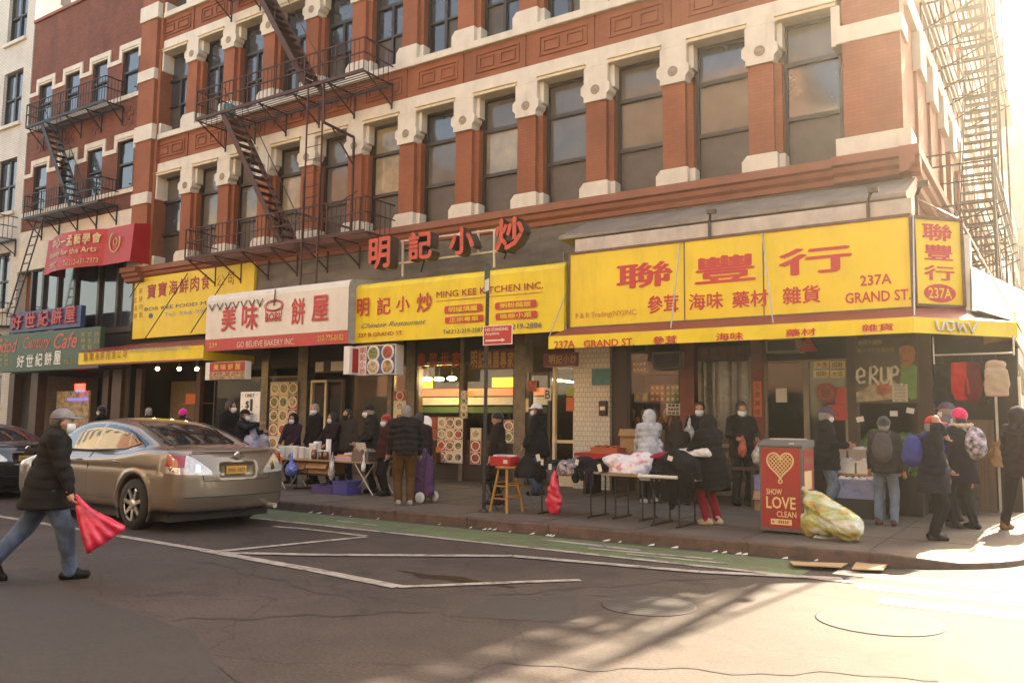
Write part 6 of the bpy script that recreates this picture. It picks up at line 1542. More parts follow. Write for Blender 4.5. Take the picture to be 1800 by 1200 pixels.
    for sg in (1,-1):
        for dx in (.05,-1.0): 
            g = Geo(); yy = sg*.885; g.tube([(dx,yy-sg*.02,.875),(dx+.04,yy+sg*.025,.88),(dx+.17,yy+sg*.025,.885),(dx+.21,yy-sg*.02,.88)],.013,6); gl(g,'door_handle',paint,parts[1 if dx>0 and sg>0 else 2 if dx>0 else 3 if sg>0 else 4])
        gl(Geo().box((-1.0,sg*.905-.008,.44),(.95,sg*.905+.008,.465)),'side_moulding',paint)
        g = Geo().sph((.98,sg*.93,1.03),(.075,.10,.065),10,7); gl(g,'door_mirror',paint)
        gl(Geo().tube([(-1.80,sg*.58,1.11),(-1.30,sg*.545,1.27),(-.74,sg*.50,1.41)],.012,5),'rear_window_trim',BLKP)
        gl(Geo().tube([(1.15,sg*.845,1.015),(0,sg*.842,1.012),(-1.0,sg*.84,1.05),(-1.35,sg*.80,1.13),(-1.0,sg*.71,1.27),(-.5,sg*.665,1.375)],.012,5),'window_trim',BLKP)
    def ysurf(x_, z_):                                                   # outermost body surface at a station
        yy = np.linspace(1.0,.3,141); d_ = car_fn(np.stack([np.full(141,x_),yy,np.full(141,z_)],1)); i_ = np.argmax(d_ < 0); return yy[i_]
    def xsurf(y_, z_):
        xx_ = np.linspace(-2.6,-1.5,221); d_ = car_fn(np.stack([xx_,np.full(221,y_),np.full(221,z_)],1)); i_ = np.argmax(d_ < 0); return xx_[i_]
    for sg in (1,-1):
        for xx, z0, z1 in ((-.10,.38,1.0),(1.02,.40,.99)):
            gl(Geo().tube([(xx,sg*ysurf(xx,z_),z_) for z_ in np.linspace(z0,z1,9)],.0065,5),'door_gap',BLKP)
        pts_ = [(-1.12,1.03),(-1.05,.92),(-.98,.80),(-.93,.66),(-.91,.50),(-.90,.40)]
        gl(Geo().tube([(x_,sg*ysurf(x_,z_),z_) for x_,z_ in pts_],.0065,5),'door_gap',BLKP)
        gl(Geo().tube([(x_,sg*ysurf(x_,.385),.385) for x_ in np.linspace(-.9,1.02,12)],.0065,5),'door_gap',BLKP)
    def lamp(sg, u0, u1, v0, v1, off, n_, m_, nu=26, nv=8):              # lens that wraps the rear corner, laid on the body surface
        g = Geo(); C_ = np.array([-1.86,.36,.86]); P = []
        for j in range(nv+1):
            for i in range(nu+1):
                u_ = u0+(u1-u0)*i/nu; v_ = v0+(v1-v0)*j/nv; a_ = R(112-78*u_)
                zt = 1.01-.02*u_-.20*max(0,(u_-.40)/.60)**1.4; zb = .745+.03*(1-u_)**2
                z_ = zb+(zt-zb)*v_; d_ = np.array([-math.sin(a_-R(22))*1.0,math.cos(a_-R(22)),0]) if False else np.array([-math.cos(R(68)-R(68)*u_*1.25+0*a_),math.sin(R(68)-R(68)*u_*1.25),0])
                d_ = np.array([-math.cos(R(60*(1-u_)+4)),math.sin(R(60*(1-u_)+4)),0])
                tt = np.linspace(.15,1.2,211); q_ = C_[None]*np.array([1,1,0])+tt[:,None]*d_+np.array([0,0,z_]); k_ = np.argmax(car_fn(q_) > 0); p_ = q_[k_]+d_*off; P.append((p_[0],sg*p_[1],p_[2]))
        g.add(P,[(j*(nu+1)+i,j*(nu+1)+i+1,(j+1)*(nu+1)+i+1,(j+1)*(nu+1)+i) for j in range(nv) for i in range(nu)],0,True); return gl(g,n_,m_)
    for sg in (1,-1):
        b_ = lamp(sg,0,1,0,1,.006,'tail_lamp',CLRL)
        g = Geo(); lamp(sg,.0,.40,.35,1,.010,'red_lens',REDL).parent = b_; lamp(sg,.10,.20,.12,.40,.010,'bulb_seat',CHROME,8,4).parent = b_; lamp(sg,.62,.74,.2,.75,.010,'bulb_seat',CHROME,8,4).parent = b_
    pts_ = [(-.64,1.01),(-.62,.96),(-.56,.86),(-.52,.76),(-.50,.67)]; pts_ += [(y_,.665) for y_ in np.linspace(-.45,.45,9)]+[(-a_,b2) for a_,b2 in pts_[::-1]]
    gl(Geo().tube([(xsurf(y_,z_)-.001,y_,z_) for y_,z_ in pts_],.007,5),'boot_gap',BLKP)
    gl(Geo().tube([(xsurf(y_,1.03)-.02,y_,1.045) for y_ in np.linspace(-.6,.6,13)],.012,5),'boot_lip',paint)
    gl(Geo().tube([(xsurf(y_,.46)-.001,y_,.46) for y_ in np.linspace(-.74,.74,15)],.008,5),'bumper_seam',BLKP)
    g = Geo().lathe((-2.372,0,.985),[(.055,0),(.055,.015),(.04,.02)],20,0,R3=Matrix.Rotation(R(-90),3,'Y')); g.box((-2.40,-.075,.976),(-2.375,.075,.994)); gl(g,'badge',CHROME)
    if plate:
        p_ = gl(Geo().box((-2.37,-.155,.745),(-2.352,.155,.85)),'number_plate',mat('amber_plate',(.62,.30,.015),.5,noise=.1))
        g = Geo(); g.text('EMD 5827',(-2.373,.13,.77),(0,-.26,0),(0,0,.05),0,.01); gl(g,'plate_lettering',BLUET,p_)
    gl(Geo().box((-2.30,-.22,.26),(-2.15,-.12,.32)).tube([(-2.50,-.55,.29),(-2.2,-.55,.29)],.035,10),'exhaust',STEEL)
    g = Geo(); g.sph((-1.28,.30,1.05),(.09,.12,.14),10,7); g.sph((-1.28,-.30,1.05),(.09,.12,.14),10,7)
    gl(g,'headrest',mat('seat_cloth',(.12,.10,.08),.8))
    return t
def build_local(g, name, m, par):
    me = bpy.data.meshes.new(name); me.from_pydata([tuple(v) for v in g.v],[],g.f); me.materials.append(m)
    me.polygons.foreach_set('use_smooth',g.s); me.polygons.foreach_set('material_index',g.m); me.update()
    o = bpy.data.objects.new(name,me); COL.objects.link(o); o.parent = par; return o
tc = make_car('sedan', 'tan metallic sedan standing at the kerb with a cracked tail lamp', PAINT, R(180-4), (-12.82,8.40,0), scale=1.09)
kc = make_car('sedan', 'black sedan standing ahead of the tan one', PAINTK, R(180), (-19.6,8.75,0))

# ================================================================= STREET FURNITURE AND STALLS
SIGNRED = mat('sign_red', (.46,.02,.03), .4, noise=.05)
# sign pole
p = G(850,900,SW); PY = p.y
t = thing('street_sign_pole', p, 'thin dark street sign pole with a red NO STANDING Anytime plate', 'sign pole')
zt_ = A(855,465,PY).z
build(Geo().tube([(p.x,PY,SW),(p.x+.02,PY,zt_)],.032,10).lathe((p.x,PY,SW),[(.09,0),(.09,.02),(.05,.06)],12),'pole',IRONB,t)
a, b_ = A(849,607,PY-.05), A(901,570,PY-.05)
build(Geo().box((a.x,PY-.05,a.z),(b_.x,PY-.044,b_.z)),'sign_plate',[SIGNRED],t)
g = Geo(); w, h = b_.x-a.x, b_.z-a.z; y = PY-.053
for q in ((0,0,1,.035),(0,.965,1,1),(0,.035,.025,.965),(.975,.035,1,.965)): g.box((a.x+w*q[0],y,a.z+h*q[1]),(a.x+w*q[2],y+.002,a.z+h*q[3]))
g.text('NO STANDING',(a.x+w*.08,y,a.z+h*.72),(w*.78,0,0),(0,0,h*.16),0,.018); g.text('Anytime',(a.x+w*.08,y,a.z+h*.48),(w*.48,0,0),(0,0,h*.18),0,.016)
g.box((a.x+w*.08,y,a.z+h*.2),(a.x+w*.66,y+.002,a.z+h*.27)); g.add([(a.x+w*.64,y,a.z+h*.14),(a.x+w*.76,y,a.z+h*.235),(a.x+w*.64,y,a.z+h*.33)],[(0,1,2)])
build(g,'lettering',WHITE,t)
a, b_ = A(848,515,PY-.05), A(864,466,PY-.05); Rz = rotz(R(-38)); c = Vector(((a.x+b_.x)/2,PY-.045,(a.z+b_.z)/2))
g = Geo(); g.box(c-Vector((.15,.003,(b_.z-a.z)/2)),c+Vector((.15,.003,(b_.z-a.z)/2)),0,Rz); g.box(c-Vector((.12,.006,.2)),c+Vector((.12,-.004,.0)),1,Rz); g.box(c-Vector((.12,.006,-.03)),c+Vector((.12,-.004,.2)),2,Rz)
build(g,'upper_plate',[GREENV,WHITE,mat('sign_dark_green',(.03,.07,.04),.4)],t)
# litter bin
f0, f1 = A(1333,937,11.62), A(1412,940,11.62); bz = SW; tz = A(1340,772,11.62).z
bx0, bx1 = -3.55, -2.97
t = thing('litter_bin', ((bx0+bx1)/2,11.95,SW), 'tall red litter bin with a gold knotted heart and SHOW SOME LOVE KEEP IT CLEAN', 'litter bin')
GREYB = mat('grey_bin_casing',(.10,.095,.09),.5,noise=.15,dirt=.4)
y0, y1 = 11.62, 12.25; zb_ = SW+.03; zt_ = tz-.10
g = Geo().box((bx0,y0,zb_),(bx1,y1,zt_)); g.prism([(bx0-.01,y0-.012,zt_),(bx0-.01,y1,zt_),(bx0-.01,y1,zt_+.10),(bx0-.01,y0+.22,zt_+.10),(bx0-.01,y0-.012,zt_+.03)],(bx1-bx0+.02,0,0))
build(g,'casing',GREYB,t,bevel=.012)
BINR = mat('bin_red_print',(.31,.018,.018),.4,noise=.06,dirt=.15,dirtcol=(.12,.02,.02)); CREAMY = mat('cream_print',(.68,.50,.24),.45,noise=.05); DIMR = mat('dim_red_print',(.24,.05,.03),.5)
build(Geo().box((bx0+.03,y0-.008,zb_+.05),(bx1-.03,y0+.002,zt_-.015)),'front_panel',BINR,t); build(Geo().box((bx1-.002,y0+.04,zb_+.05),(bx1+.008,y1-.05,zt_-.03)),'side_panel',BINR,t)
g = Geo(); w, h = bx1-bx0, zt_-zb_; Yt = y0-.011; F_ = lambda s_,x0,x1,z0,z1,m=0,b=.018: g.text(s_,(bx0+w*x0,Yt,zb_+h*z0),(w*(x1-x0),0,0),(0,0,h*(z1-z0)),m,b)
F_('SHOW',.17,.53,.435,.505); F_('SOME',.57,.84,.45,.50,1,.012); F_('LOVE',.16,.84,.27,.415,0,.02); F_('KEEP IT',.17,.34,.20,.25,1,.008); F_('CLEAN',.40,.85,.175,.245)
cx, cz = bx0+w*.5, zb_+h*.80                                     # knotted heart: a lattice of bands woven inside a looped outline
hx = lambda q: 16*math.sin(q)**3/16*.27*w; hz = lambda q: (13*math.cos(q)-5*math.cos(2*q)-2*math.cos(3*q)-math.cos(4*q))/16*.30*w
g.tube([(cx+hx(q*math.pi/30)*1.12,Yt-.004,cz+hz(q*math.pi/30)*1.12) for q in range(61)],.012,6,0)
def inh(x, z):
    P_ = [(hx(q*math.pi/30),hz(q*math.pi/30)) for q in range(60)]; c_ = False
    for i in range(60):
        (x1,z1),(x2,z2) = P_[i],P_[i-1]
        if (z1 > z) != (z2 > z) and x < (x2-x1)*(z-z1)/(z2-z1)+x1: c_ = not c_
    return c_
for sg in (-1,1):
    for k in range(-5,6):
        o_ = k*.10*w; run = []
        for i in range(-30,31):
            u_ = i*.012*w; x_, z_ = (u_+o_*.5)*.9, sg*(u_-o_*.5)*1.0-.02
            if inh(x_,z_): run.append((cx+x_,Yt-.005-.003*((i//3+k)%2),cz+z_))
            elif len(run) > 2: g.tube(run,.0065,5,0); run = []
            else: run = []
        if len(run) > 2: g.tube(run,.0065,5,0)
g.tube([(cx+.04*w*math.cos(q*.5236),Yt-.004,cz-.40*w+.045*w*math.sin(q*.5236)) for q in range(13)],.010,6,0)
g.box((bx0+w*.26,Yt,zb_+h*.085),(bx0+w*.74,Yt+.004,zb_+h*.15),0); [g.box((bx0+w*(.44+.05*i_),Yt-.003,zb_+h*.10),(bx0+w*(.47+.05*i_),Yt-.001,zb_+h*.135),1) for i_ in range(5)]
g.add([(bx0+w*.29,Yt-.002,zb_+h*.13),(bx0+w*.36,Yt-.002,zb_+h*.12),(bx0+w*.30,Yt-.002,zb_+h*.10)],[(0,2,1)],2)
s_ = bx1+.011
for z0,z1,y_0,y_1 in ((.80,.92,.1,.55),(.50,.76,.1,.5),(.15,.36,.1,.55)):
    g.box((s_-.002,y0+.06+y_0*.1,zb_+h*z0),(s_,y0+.1+y_1*.7,zb_+h*(z1-.04)),0 if z0 == .5 else 1)
build(g,'printed_design',[CREAMY,DIMR,BLUET],t)
build(Geo().box((bx0+.06,y0+.30,zt_+.10),(bx1-.06,y1-.1,zt_+.115)).tube([(bx1-.1,y0-.03,zt_+.05),(bx1-.16,y0-.03,zt_+.05)],.012,6),'hatch',STEEL,t)
# full clear refuse bag leaning on it
RUB = mat('bagged_rubbish',(.30,.30,.10),.25,noise=.9,nscale=7,bump=.5,bscale=16,spec=.7)
_t = RUB.node_tree; _b = _t.nodes['Principled BSDF']; _n = N(_t,'ShaderNodeTexNoise'); _n.inputs['Scale'].default_value = 6.5; _n.inputs['Detail'].default_value = 3
_r = N(_t,'ShaderNodeValToRGB'); _r.color_ramp.interpolation = 'EASE'
_r.color_ramp.elements[0].position = .36; _r.color_ramp.elements[0].color = (.17,.25,.05,1); _r.color_ramp.elements[1].position = .64; _r.color_ramp.elements[1].color = (.56,.56,.50,1)
e = _r.color_ramp.elements.new(.43); e.color = (.44,.22,.05,1); e = _r.color_ramp.elements.new(.47); e.color = (.33,.38,.10,1); e = _r.color_ramp.elements.new(.56); e.color = (.48,.47,.34,1)
_n.inputs['Detail'].default_value = 6; _n.inputs['Scale'].default_value = 5
_g = N(_t,'ShaderNodeNewGeometry'); _m = N(_t,'ShaderNodeMapping'); _m.inputs['Rotation'].default_value = (0,R(-27),R(20)); _m.inputs['Scale'].default_value = (.45,1.5,1.5); _t.links.new(_g.outputs['Position'],_m.inputs[0]); _t.links.new(_m.outputs[0],_n.inputs['Vector']); _t.links.new(_n.outputs[0],_r.inputs[0]); _t.links.new(_r.outputs[0],_b.inputs['Base Color'])
p0, p1 = G(1435,905,.50), Vector((-2.25,11.55,.42))
def rb(P):
    a_, b2 = np.array([-2.80,11.60,.58]), np.array([-2.36,11.42,.335])
    return np.maximum(U([cap(P,a_,b2,.165,.185), cap(P,np.array([-2.84,11.56,.36]),np.array([-2.62,11.5,.33]),.12,.15), cap(P,np.array([-2.86,11.64,.64]),np.array([-2.94,11.66,.74]),.07,.03), ell(P,np.array([-2.86,11.55,.30]),(.11,.12,.14))],.10)+fold(P,.014,.8)+fold(P,.008,1.7)+fold(P,.004,4.), SW+.005-P[:,2])
V,F = nets(rb,(-3.15,11.1,.12),(-2.0,11.95,.95),.018); g = Geo().add(V.tolist(),[tuple(f) for f in F.tolist()],0,True)
t = thing('rubbish_bag',(-2.55,11.5,SW),'bulging clear bag of green and white rubbish leaning on the red litter bin','bag'); build(g,'sack',RUB,t)
build(Geo().tube([(-2.93,11.66,.71),(-2.98,11.63,.78),(-3.0,11.66,.74)],[.03,.035,.012],7),'tied_neck',CLEARB,t)
# flattened cardboard in the gutter
for i,(q,l) in enumerate((([(1388,988),(1490,991),(1478,1001),(1395,997)],'long torn sheet of brown cardboard lying in the gutter'),([(1505,989),(1560,993),(1552,1006),(1497,1004)],'squarish sheet of brown cardboard nearer the crossing'))):
    pts = [G(*k_,.02) for k_ in q]; tag(build(Geo().prism([Vector((v.x,v.y,.022+.02*(j in (0,1)))) for j,v in enumerate(pts[::-1])],(0,0,.012)),'cardboard_sheet',CARD),l,'cardboard')
rr = random.Random(9)
for i in range(26):                                             # bits of paper along the gutter
    x = -12+rr.random()*9.5; c = Vector((x,10.44+rr.random()*.07,.006)); s_ = .02+rr.random()*.035
    tag(build(Geo().add([c+Vector((-s_,-s_*.7,0)),c+Vector((s_,-s_*.5,.01)),c+Vector((s_*.8,s_*.6,.03)),c+Vector((-s_*.7,s_,.012))],[(0,1,2,3)]),'paper_scrap',PAPER),'scrap of pale paper lying in the gutter along the kerb','litter','scraps of paper in the gutter')
# ---- folding tables
WOODT = mat('table_top',(.30,.21,.12),.55,noise=.12,nscale=5,stretch=(1,6,1)); PLAST = mat('grey_plastic_table',(.34,.31,.27),.5,noise=.08)
def table(label, x0, x1, y0, y1, z, top, leg='H', grp=None):
    t = thing('folding_table',((x0+x1)/2,(y0+y1)/2,SW),label,'table',grp)
    build(Geo().box((x0,y0,z-.035),(x1,y1,z)),'table_top',top,t,bevel=.008)
    for xx in (x0+.18,x1-.18):
        g = Geo()
        if leg == 'H':
            for yy in (y0+.10,y1-.10): g.tube([(xx,yy,z-.04),(xx,yy,SW+.03)],.014,7)
            g.tube([(xx,y0+.0,SW+.015),(xx,y1-.0,SW+.015)],.014,7); g.tube([(xx,y0+.1,SW+.33),(xx,y1-.1,SW+.33)],.011,6)
        else:
            g.tube([(xx-.25,y0+.05,z-.04),(xx+.25,y0+.05,SW+.01)],.013,7); g.tube([(xx+.25,y0+.07,z-.04),(xx-.25,y0+.07,SW+.01)],.013,7); g.tube([(xx-.25,y1-.05,z-.04),(xx+.25,y1-.05,SW+.01)],.013,7); g.tube([(xx+.25,y1-.07,z-.04),(xx-.25,y1-.07,SW+.01)],.013,7)
        build(g,'leg_frame',IRONB if leg == 'H' else STEEL,t)
    return t
def heap(name, label, cat, c, r, m, seed=1, k=6, h=.018, grp=None, mats2=None):
    """pile of folded and crumpled cloth: many soft lumps run together"""
    rr = random.Random(seed); L_ = []
    for i in range(k): L_.append((np.array([c[0]+(rr.random()-.5)*2*r[0]*.72, c[1]+(rr.random()-.5)*2*r[1]*.65, c[2]+rr.random()*r[2]*.55]), np.array([r[0]*(.35+.25*rr.random()),r[1]*(.4+.3*rr.random()),r[2]*(.35+.25*rr.random())])))
    def fn(P): return np.maximum(U([ell(P,a_,b2) for a_,b2 in L_]+[ell(P,np.array(c),np.array([r[0],r[1],r[2]*.5]))],.05)+fold(P,.014,.9)+fold(P,.006,2.2), c[2]-P[:,2])
    V,F = nets(fn,np.array(c)-np.array(r)-.12,np.array(c)+np.array(r)+.15,h)
    return tag(build(Geo().add(V.tolist(),[tuple(f) for f in F.tolist()],0,True),name,m),label,cat,grp)
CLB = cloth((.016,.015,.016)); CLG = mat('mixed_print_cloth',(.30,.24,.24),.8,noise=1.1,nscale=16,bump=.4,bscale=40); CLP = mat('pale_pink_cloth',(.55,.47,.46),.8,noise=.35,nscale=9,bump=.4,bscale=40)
_t = CLP.node_tree; _b = _t.nodes['Principled BSDF']; _n = N(_t,'ShaderNodeTexNoise'); _n.inputs['Scale'].default_value = 5; _r = N(_t,'ShaderNodeValToRGB'); _g = N(_t,'ShaderNodeNewGeometry')
_r.color_ramp.elements[0].position = .35; _r.color_ramp.elements[0].color = (.36,.38,.44,1); _r.color_ramp.elements[1].position = .62; _r.color_ramp.elements[1].color = (.58,.20,.22,1); e = _r.color_ramp.elements.new(.48); e.color = (.66,.60,.58,1); e = _r.color_ramp.elements.new(.56); e.color = (.60,.50,.48,1)
_t.links.new(_g.outputs['Position'],_n.inputs['Vector']); _t.links.new(_n.outputs[0],_r.inputs[0]); _t.links.new(_r.outputs[0],_b.inputs['Base Color'])
Tz = .86
ta, tb = A(918,828,11.9), A(1064,830,11.9); table('long folding table of dark clothes beside the wooden stool',-7.3,-6.05,11.65,12.35,Tz,WOODT)
table('folding table under the pale pink clothes heap',-6.03,-5.22,11.75,12.4,Tz-.02,WOODT)
table('grey folding table end on to the kerb under the black clothes heap',-5.2,-4.45,11.3,12.1,Tz-.03,PLAST)
heap('clothes_heap','heap of black gloves and hats beside the wooden stool','clothes',(-6.95,12.0,Tz),(.42,.28,.16),CLB,2)
heap('clothes_heap','black knitted clothes between the printed scarves and the pale clothes heap','clothes',(-6.28,12.0,Tz),(.36,.28,.22),CLB,3)
heap('clothes_heap','multicoloured patterned scarves hanging over the long table edge by the red bag','clothes',(-6.62,11.72,Tz-.08),(.16,.14,.26),CLG,4,h=.015)
heap('clothes_heap','big heap of pale grey and pink printed clothes','clothes',(-5.62,12.05,Tz-.02),(.44,.32,.33),CLP,5,9)
heap('clothes_heap','big heap of black clothes hanging over the end of the grey table','clothes',(-4.82,11.75,Tz-.05),(.42,.40,.42),CLB,6,9)
heap('clothes_heap','dark red cloth on top of the black clothes heap','clothes',(-5.05,11.9,Tz+.24),(.2,.18,.09),cloth((.30,.02,.05)),7,4,.014)
heap('clothes_heap','white garment held up by the woman in the long puffer coat','clothes',(-4.62,11.95,Tz+.28),(.24,.20,.15),cloth((.58,.54,.50)),8,5,.014)
def drape(label, x0, x1, z0, z1, y, m, seed):
    g = Geo(); rr = random.Random(seed); ph = rr.random()*6
    f = lambda s_,t_: Vector((x0+(x1-x0)*s_, y-.03*math.sin(s_*14+ph)*(1-t_)-.02*t_, z0+(z1-z0)*t_+(.05*math.sin(s_*7+ph)+.03*math.sin(s_*17+ph))*(1-t_)))
    g.sheet(f,20,8); g.sheet(lambda s_,t_: f(s_,t_)+Vector((0,.03,0)),20,8); return tag(build(g,'hanging_clothes',m),label,'clothes','clothes hanging over the table edges')
for i,(x0,x1,z0) in enumerate(((-5.02,-4.84,.66),(-4.86,-4.62,.48),(-4.66,-4.46,.58),(-4.5,-4.36,.72))):
    drape('black garment hanging down the front of the grey table',x0,x1,z0,.93,11.30-.02*(i%2),CLB,i+1)
for i,(x0,x1,z0,m_) in enumerate(((-7.22,-6.98,.70,CLB),(-6.92,-6.78,.62,cloth((.10,.09,.11))),(-6.5,-6.3,.72,CLB),(-6.25,-6.12,.66,cloth((.05,.03,.06))))):
    drape('dark garment hanging over the front edge of the long table',x0,x1,z0,.92,11.62-.02*(i%2),m_,i+7)
heap('clothes_heap','grey knitted things at the back of the long table','clothes',(-6.7,12.22,Tz),(.30,.14,.18),cloth((.16,.15,.16)),51,6,.016)
heap('clothes_heap','dusky pink scarf bundle between the black piles on the long table','clothes',(-6.45,11.85,Tz+.02),(.13,.12,.15),cloth((.35,.13,.17)),52,5,.014)
heap('clothes_heap','navy cloth pile next to the pale pink heap','clothes',(-6.08,12.1,Tz),(.18,.2,.22),cloth((.06,.07,.13)),53,5,.016)
for i,(px,py,w_,h_) in enumerate(((946,804,9,14),(953,812,6,12),(1014,812,8,12),(1054,822,8,15),(967,820,7,12),(1178,805,10,9))):
    c = A(px,py,11.55 if i < 5 else 11.30); s_ = .0076; tag(build(Geo().box((c.x-w_*s_/2,c.y-.004,c.z-h_*s_/2),(c.x+w_*s_/2,c.y,c.z+h_*s_/2),0,Matrix.Rotation(.3*(i%3-1),3,'Y'),c),'price_tag',PAPER),'white paper tag pinned to the clothes on the tables','tag','white tags on the clothes')
g = Geo().tube([(-5.18,11.27,Tz-.0),(-4.6,11.27,Tz-.0)],.026,10).sph((-5.18,11.27,Tz),(.035,.035,.035),8,5); tag(build(g,'cardboard_roll',PAPER),'white roll lying along the front edge of the grey table','roll')
c = A(977,868,11.6); 
def hb(P): cc = np.array([c.x,11.55,c.z]); return U([ell(P,cc+np.array([0,0,-.08]),(.14,.07,.24)), cap(P,cc+np.array([0,0,.12]),cc+np.array([0,0,.34]),.07,.03)],.06)+fold(P,.01,1.3)
V,F = nets(hb,(c.x-.25,11.4,c.z-.4),(c.x+.25,11.72,c.z+.45),.016); t = thing('plastic_bag',(c.x,11.55,c.z+.3),'thin red plastic bag hanging from the end of the clothes table','bag'); build(Geo().add(V.tolist(),[tuple(f) for f in F.tolist()],0,True),'pouch',REDBAG,t); build(Geo().tube([(c.x,11.56,c.z+.30),(c.x+.02,11.6,Tz)],.012,5),'handle',REDBAG,t)
# wooden stool with a red box and a dark bag, black folding stool
sc = Vector((-7.72,11.62,SW)); t = thing('bar_stool',sc,'tall yellow wooden stool holding a red box at the end of the clothes table','stool'); HON = mat('honey_wood',(.42,.21,.05),.45,noise=.2,nscale=8,stretch=(4,4,.6))
build(Geo().lathe(sc+Vector((0,0,.70)),[(.17,0),(.19,.012),(.19,.035),(.17,.045)],20),'seat',HON,t)
for i in range(4):
    q = R(35+90*i); d = Vector((math.cos(q),math.sin(q),0)); build(Geo().tube([sc+d*.13+Vector((0,0,.70)),sc+d*.27],[.020,.024],8),'leg',HON,t)
for z_,f in ((.22,.228),(.42,.186)):
    for i in range(4):
        q0,q1 = R(35+90*i),R(125+90*i); zz = z_+.05*(i%2); build(Geo().tube([sc+Vector((math.cos(q0)*f,math.sin(q0)*f,zz)),sc+Vector((math.cos(q1)*f,math.sin(q1)*f,zz))],.013,7),'rung',HON,t)
t = thing('goods_box',sc+Vector((-.06,-.02,.745)),'red box of small goods on the wooden stool','box'); build(Geo().box((sc.x-.24,sc.y-.15,sc.z+.746),(sc.x+.16,sc.y+.15,sc.z+.90)),'tray',REDV,t,bevel=.008); build(Geo().box((sc.x-.20,sc.y-.11,sc.z+.86),(sc.x+.12,sc.y+.11,sc.z+.925)),'contents',CLP,t); build(Geo().box((sc.x+.03,sc.y-.154,sc.z+.79),(sc.x+.11,sc.y-.151,sc.z+.85)),'label_sticker',PAPER,t)
heap('clothes_heap','black bag and gloves piled between the stool and the clothes table','clothes',(-7.33,11.68,.72),(.22,.22,.34),CLB,11,5)
sc = Vector((-8.05,11.75,SW)); t = thing('folding_stool',sc,'small black folding stool behind the sign pole','stool'); build(Geo().box(sc+Vector((-.17,-.15,.43)),sc+Vector((.17,.15,.46))),'seat',CLB,t)
for yy in (-.13,.13):
    for sg in (-1,1): build(Geo().tube([sc+Vector((sg*.15,yy,.43)),sc+Vector((-sg*.17,yy,0))],.011,6),'leg',IRONB,t)
t = thing('folded_stand',(-7.2,12.0,SW),'thin silver legs of a folded stand behind the wooden stool','stand'); a_ = A(893,795,12.0)
for px0,py0,px1,py1 in ((920,835,941,891),(905,850,918,885)):
    a_, b2 = A(px0,py0,12.0), G(px1,py1,SW); build(Geo().tube([a_,b2],.009,6),'leg',STEEL,t)
build(Geo().tube([A(905,835,12.0),A(922,833,12.0)],.01,6),'crossbar',STEEL,t)
# ---- bakery stall
bz = .80
table('long brown folding table of the bakery stall',-14.3,-11.45,12.35,13.05,bz,WOODT,'X')
TUB = mat('white_tub',(.66,.64,.60),.35,noise=.04,obj=True)
def tub(px, py, r, h, label, lid=True, m=TUB, Y=12.6):
    c = A(px,py,Y); c.z = bz+.001; t = thing('food_tub',c,label,'tub','white tubs on the bakery stall')
    build(Geo().lathe(c,[(r*.86,0),(r,h*.9),(r,h)],14),'tub',m,t)
    if lid: build(Geo().lathe(c+Vector((0,0,h)),[(r*1.06,0),(r*1.06,.015),(r*.9,.022)],14),'lid',WHITE,t)
for i,(px,h) in enumerate(((487,.14),(497,.22),(508,.22),(519,.24),(531,.22),(541,.2),(551,.30),(559,.34))):
    tub(px,770,.085,h,'white lidded tub standing in the row on the bakery stall',Y=12.55+.12*(i%3))
for i,px in enumerate((553,565,574)):
    c = A(px,775,12.45); c.z = bz+.001; t = thing('sauce_jar',c,'dark brown jar with a pale lid on the bakery stall','jar','brown jars on the bakery stall'); build(Geo().lathe(c,[(.055,0),(.06,.02),(.06,.15),(.045,.17)],12),'jar',mat('brown_glass',(.10,.03,.015),.1,noise=.1,spec=.8),t); build(Geo().lathe(c+Vector((0,0,.17)),[(.05,0),(.05,.03)],12),'lid',[REDV,WHITE,WHITE][i],t)
c = A(578,768,12.6); c.z = bz; tag(build(Geo().lathe(c,[(.055,0),(.055,.42),(.02,.42)],12),'paper_roll',TUB),'tall white paper roll standing on the bakery stall','roll')
def crate(name, label, x0, x1, y0, y1, z0, h, m, fill=None, grp=None, cat='crate', th=.015):
    g = Geo().box((x0,y0,z0),(x1,y1,z0+.015))
    for a_,b2 in (((x0,y0),(x1,y0+th)),((x0,y1-th),(x1,y1)),((x0,y0+th),(x0+th,y1-th)),((x1-th,y0+th),(x1,y1-th))): g.box((*a_,z0+.015),(*b2,z0+h))
    g.box((x0-.012,y0-.012,z0+h-.03),(x1+.012,y0,z0+h)); g.box((x1,y0,z0+h-.03),(x1+.012,y1,z0+h))
    if cat == 'box' and h > .2: g.prism([(x0,y0-.002,z0+h),(x1,y0-.002,z0+h),(x1,y0-.10,z0+h-.14),(x0,y0-.10,z0+h-.14)],(0,.004,.004)); g.box((x0+(x1-x0)*.44,y0-.003,z0+.02),(x0+(x1-x0)*.56,y0,z0+h-.03))
    if fill is None: return tag(build(g,name,m),label,cat,grp)
    t = thing(name,((x0+x1)/2,(y0+y1)/2,z0),label,cat,grp); build(g,'shell',m,t)
    rr = random.Random(int(x0*1000)); g = Geo()
    for i in range(int(max(8,(x1-x0)*(y1-y0)*160))): q = .035+.02*rr.random(); g.sph((x0+.04+(x1-x0-.08)*rr.random(),y0+.04+(y1-y0-.08)*rr.random(),z0+h-.03+.05*rr.random()),(q,q,q*.8),7,5)
    build(g,'produce',fill,t); return t
crate('open_box','orange and white open box on the bakery stall',-12.45,-12.15,12.5,12.8,bz,.12,mat('orange_card',(.60,.24,.03),.6),CLP,cat='box')
crate('open_box','pale pink box at the front of the bakery stall',-12.4,-11.95,12.36,12.5,bz,.09,mat('pink_card',(.56,.36,.42),.6),cat='box')
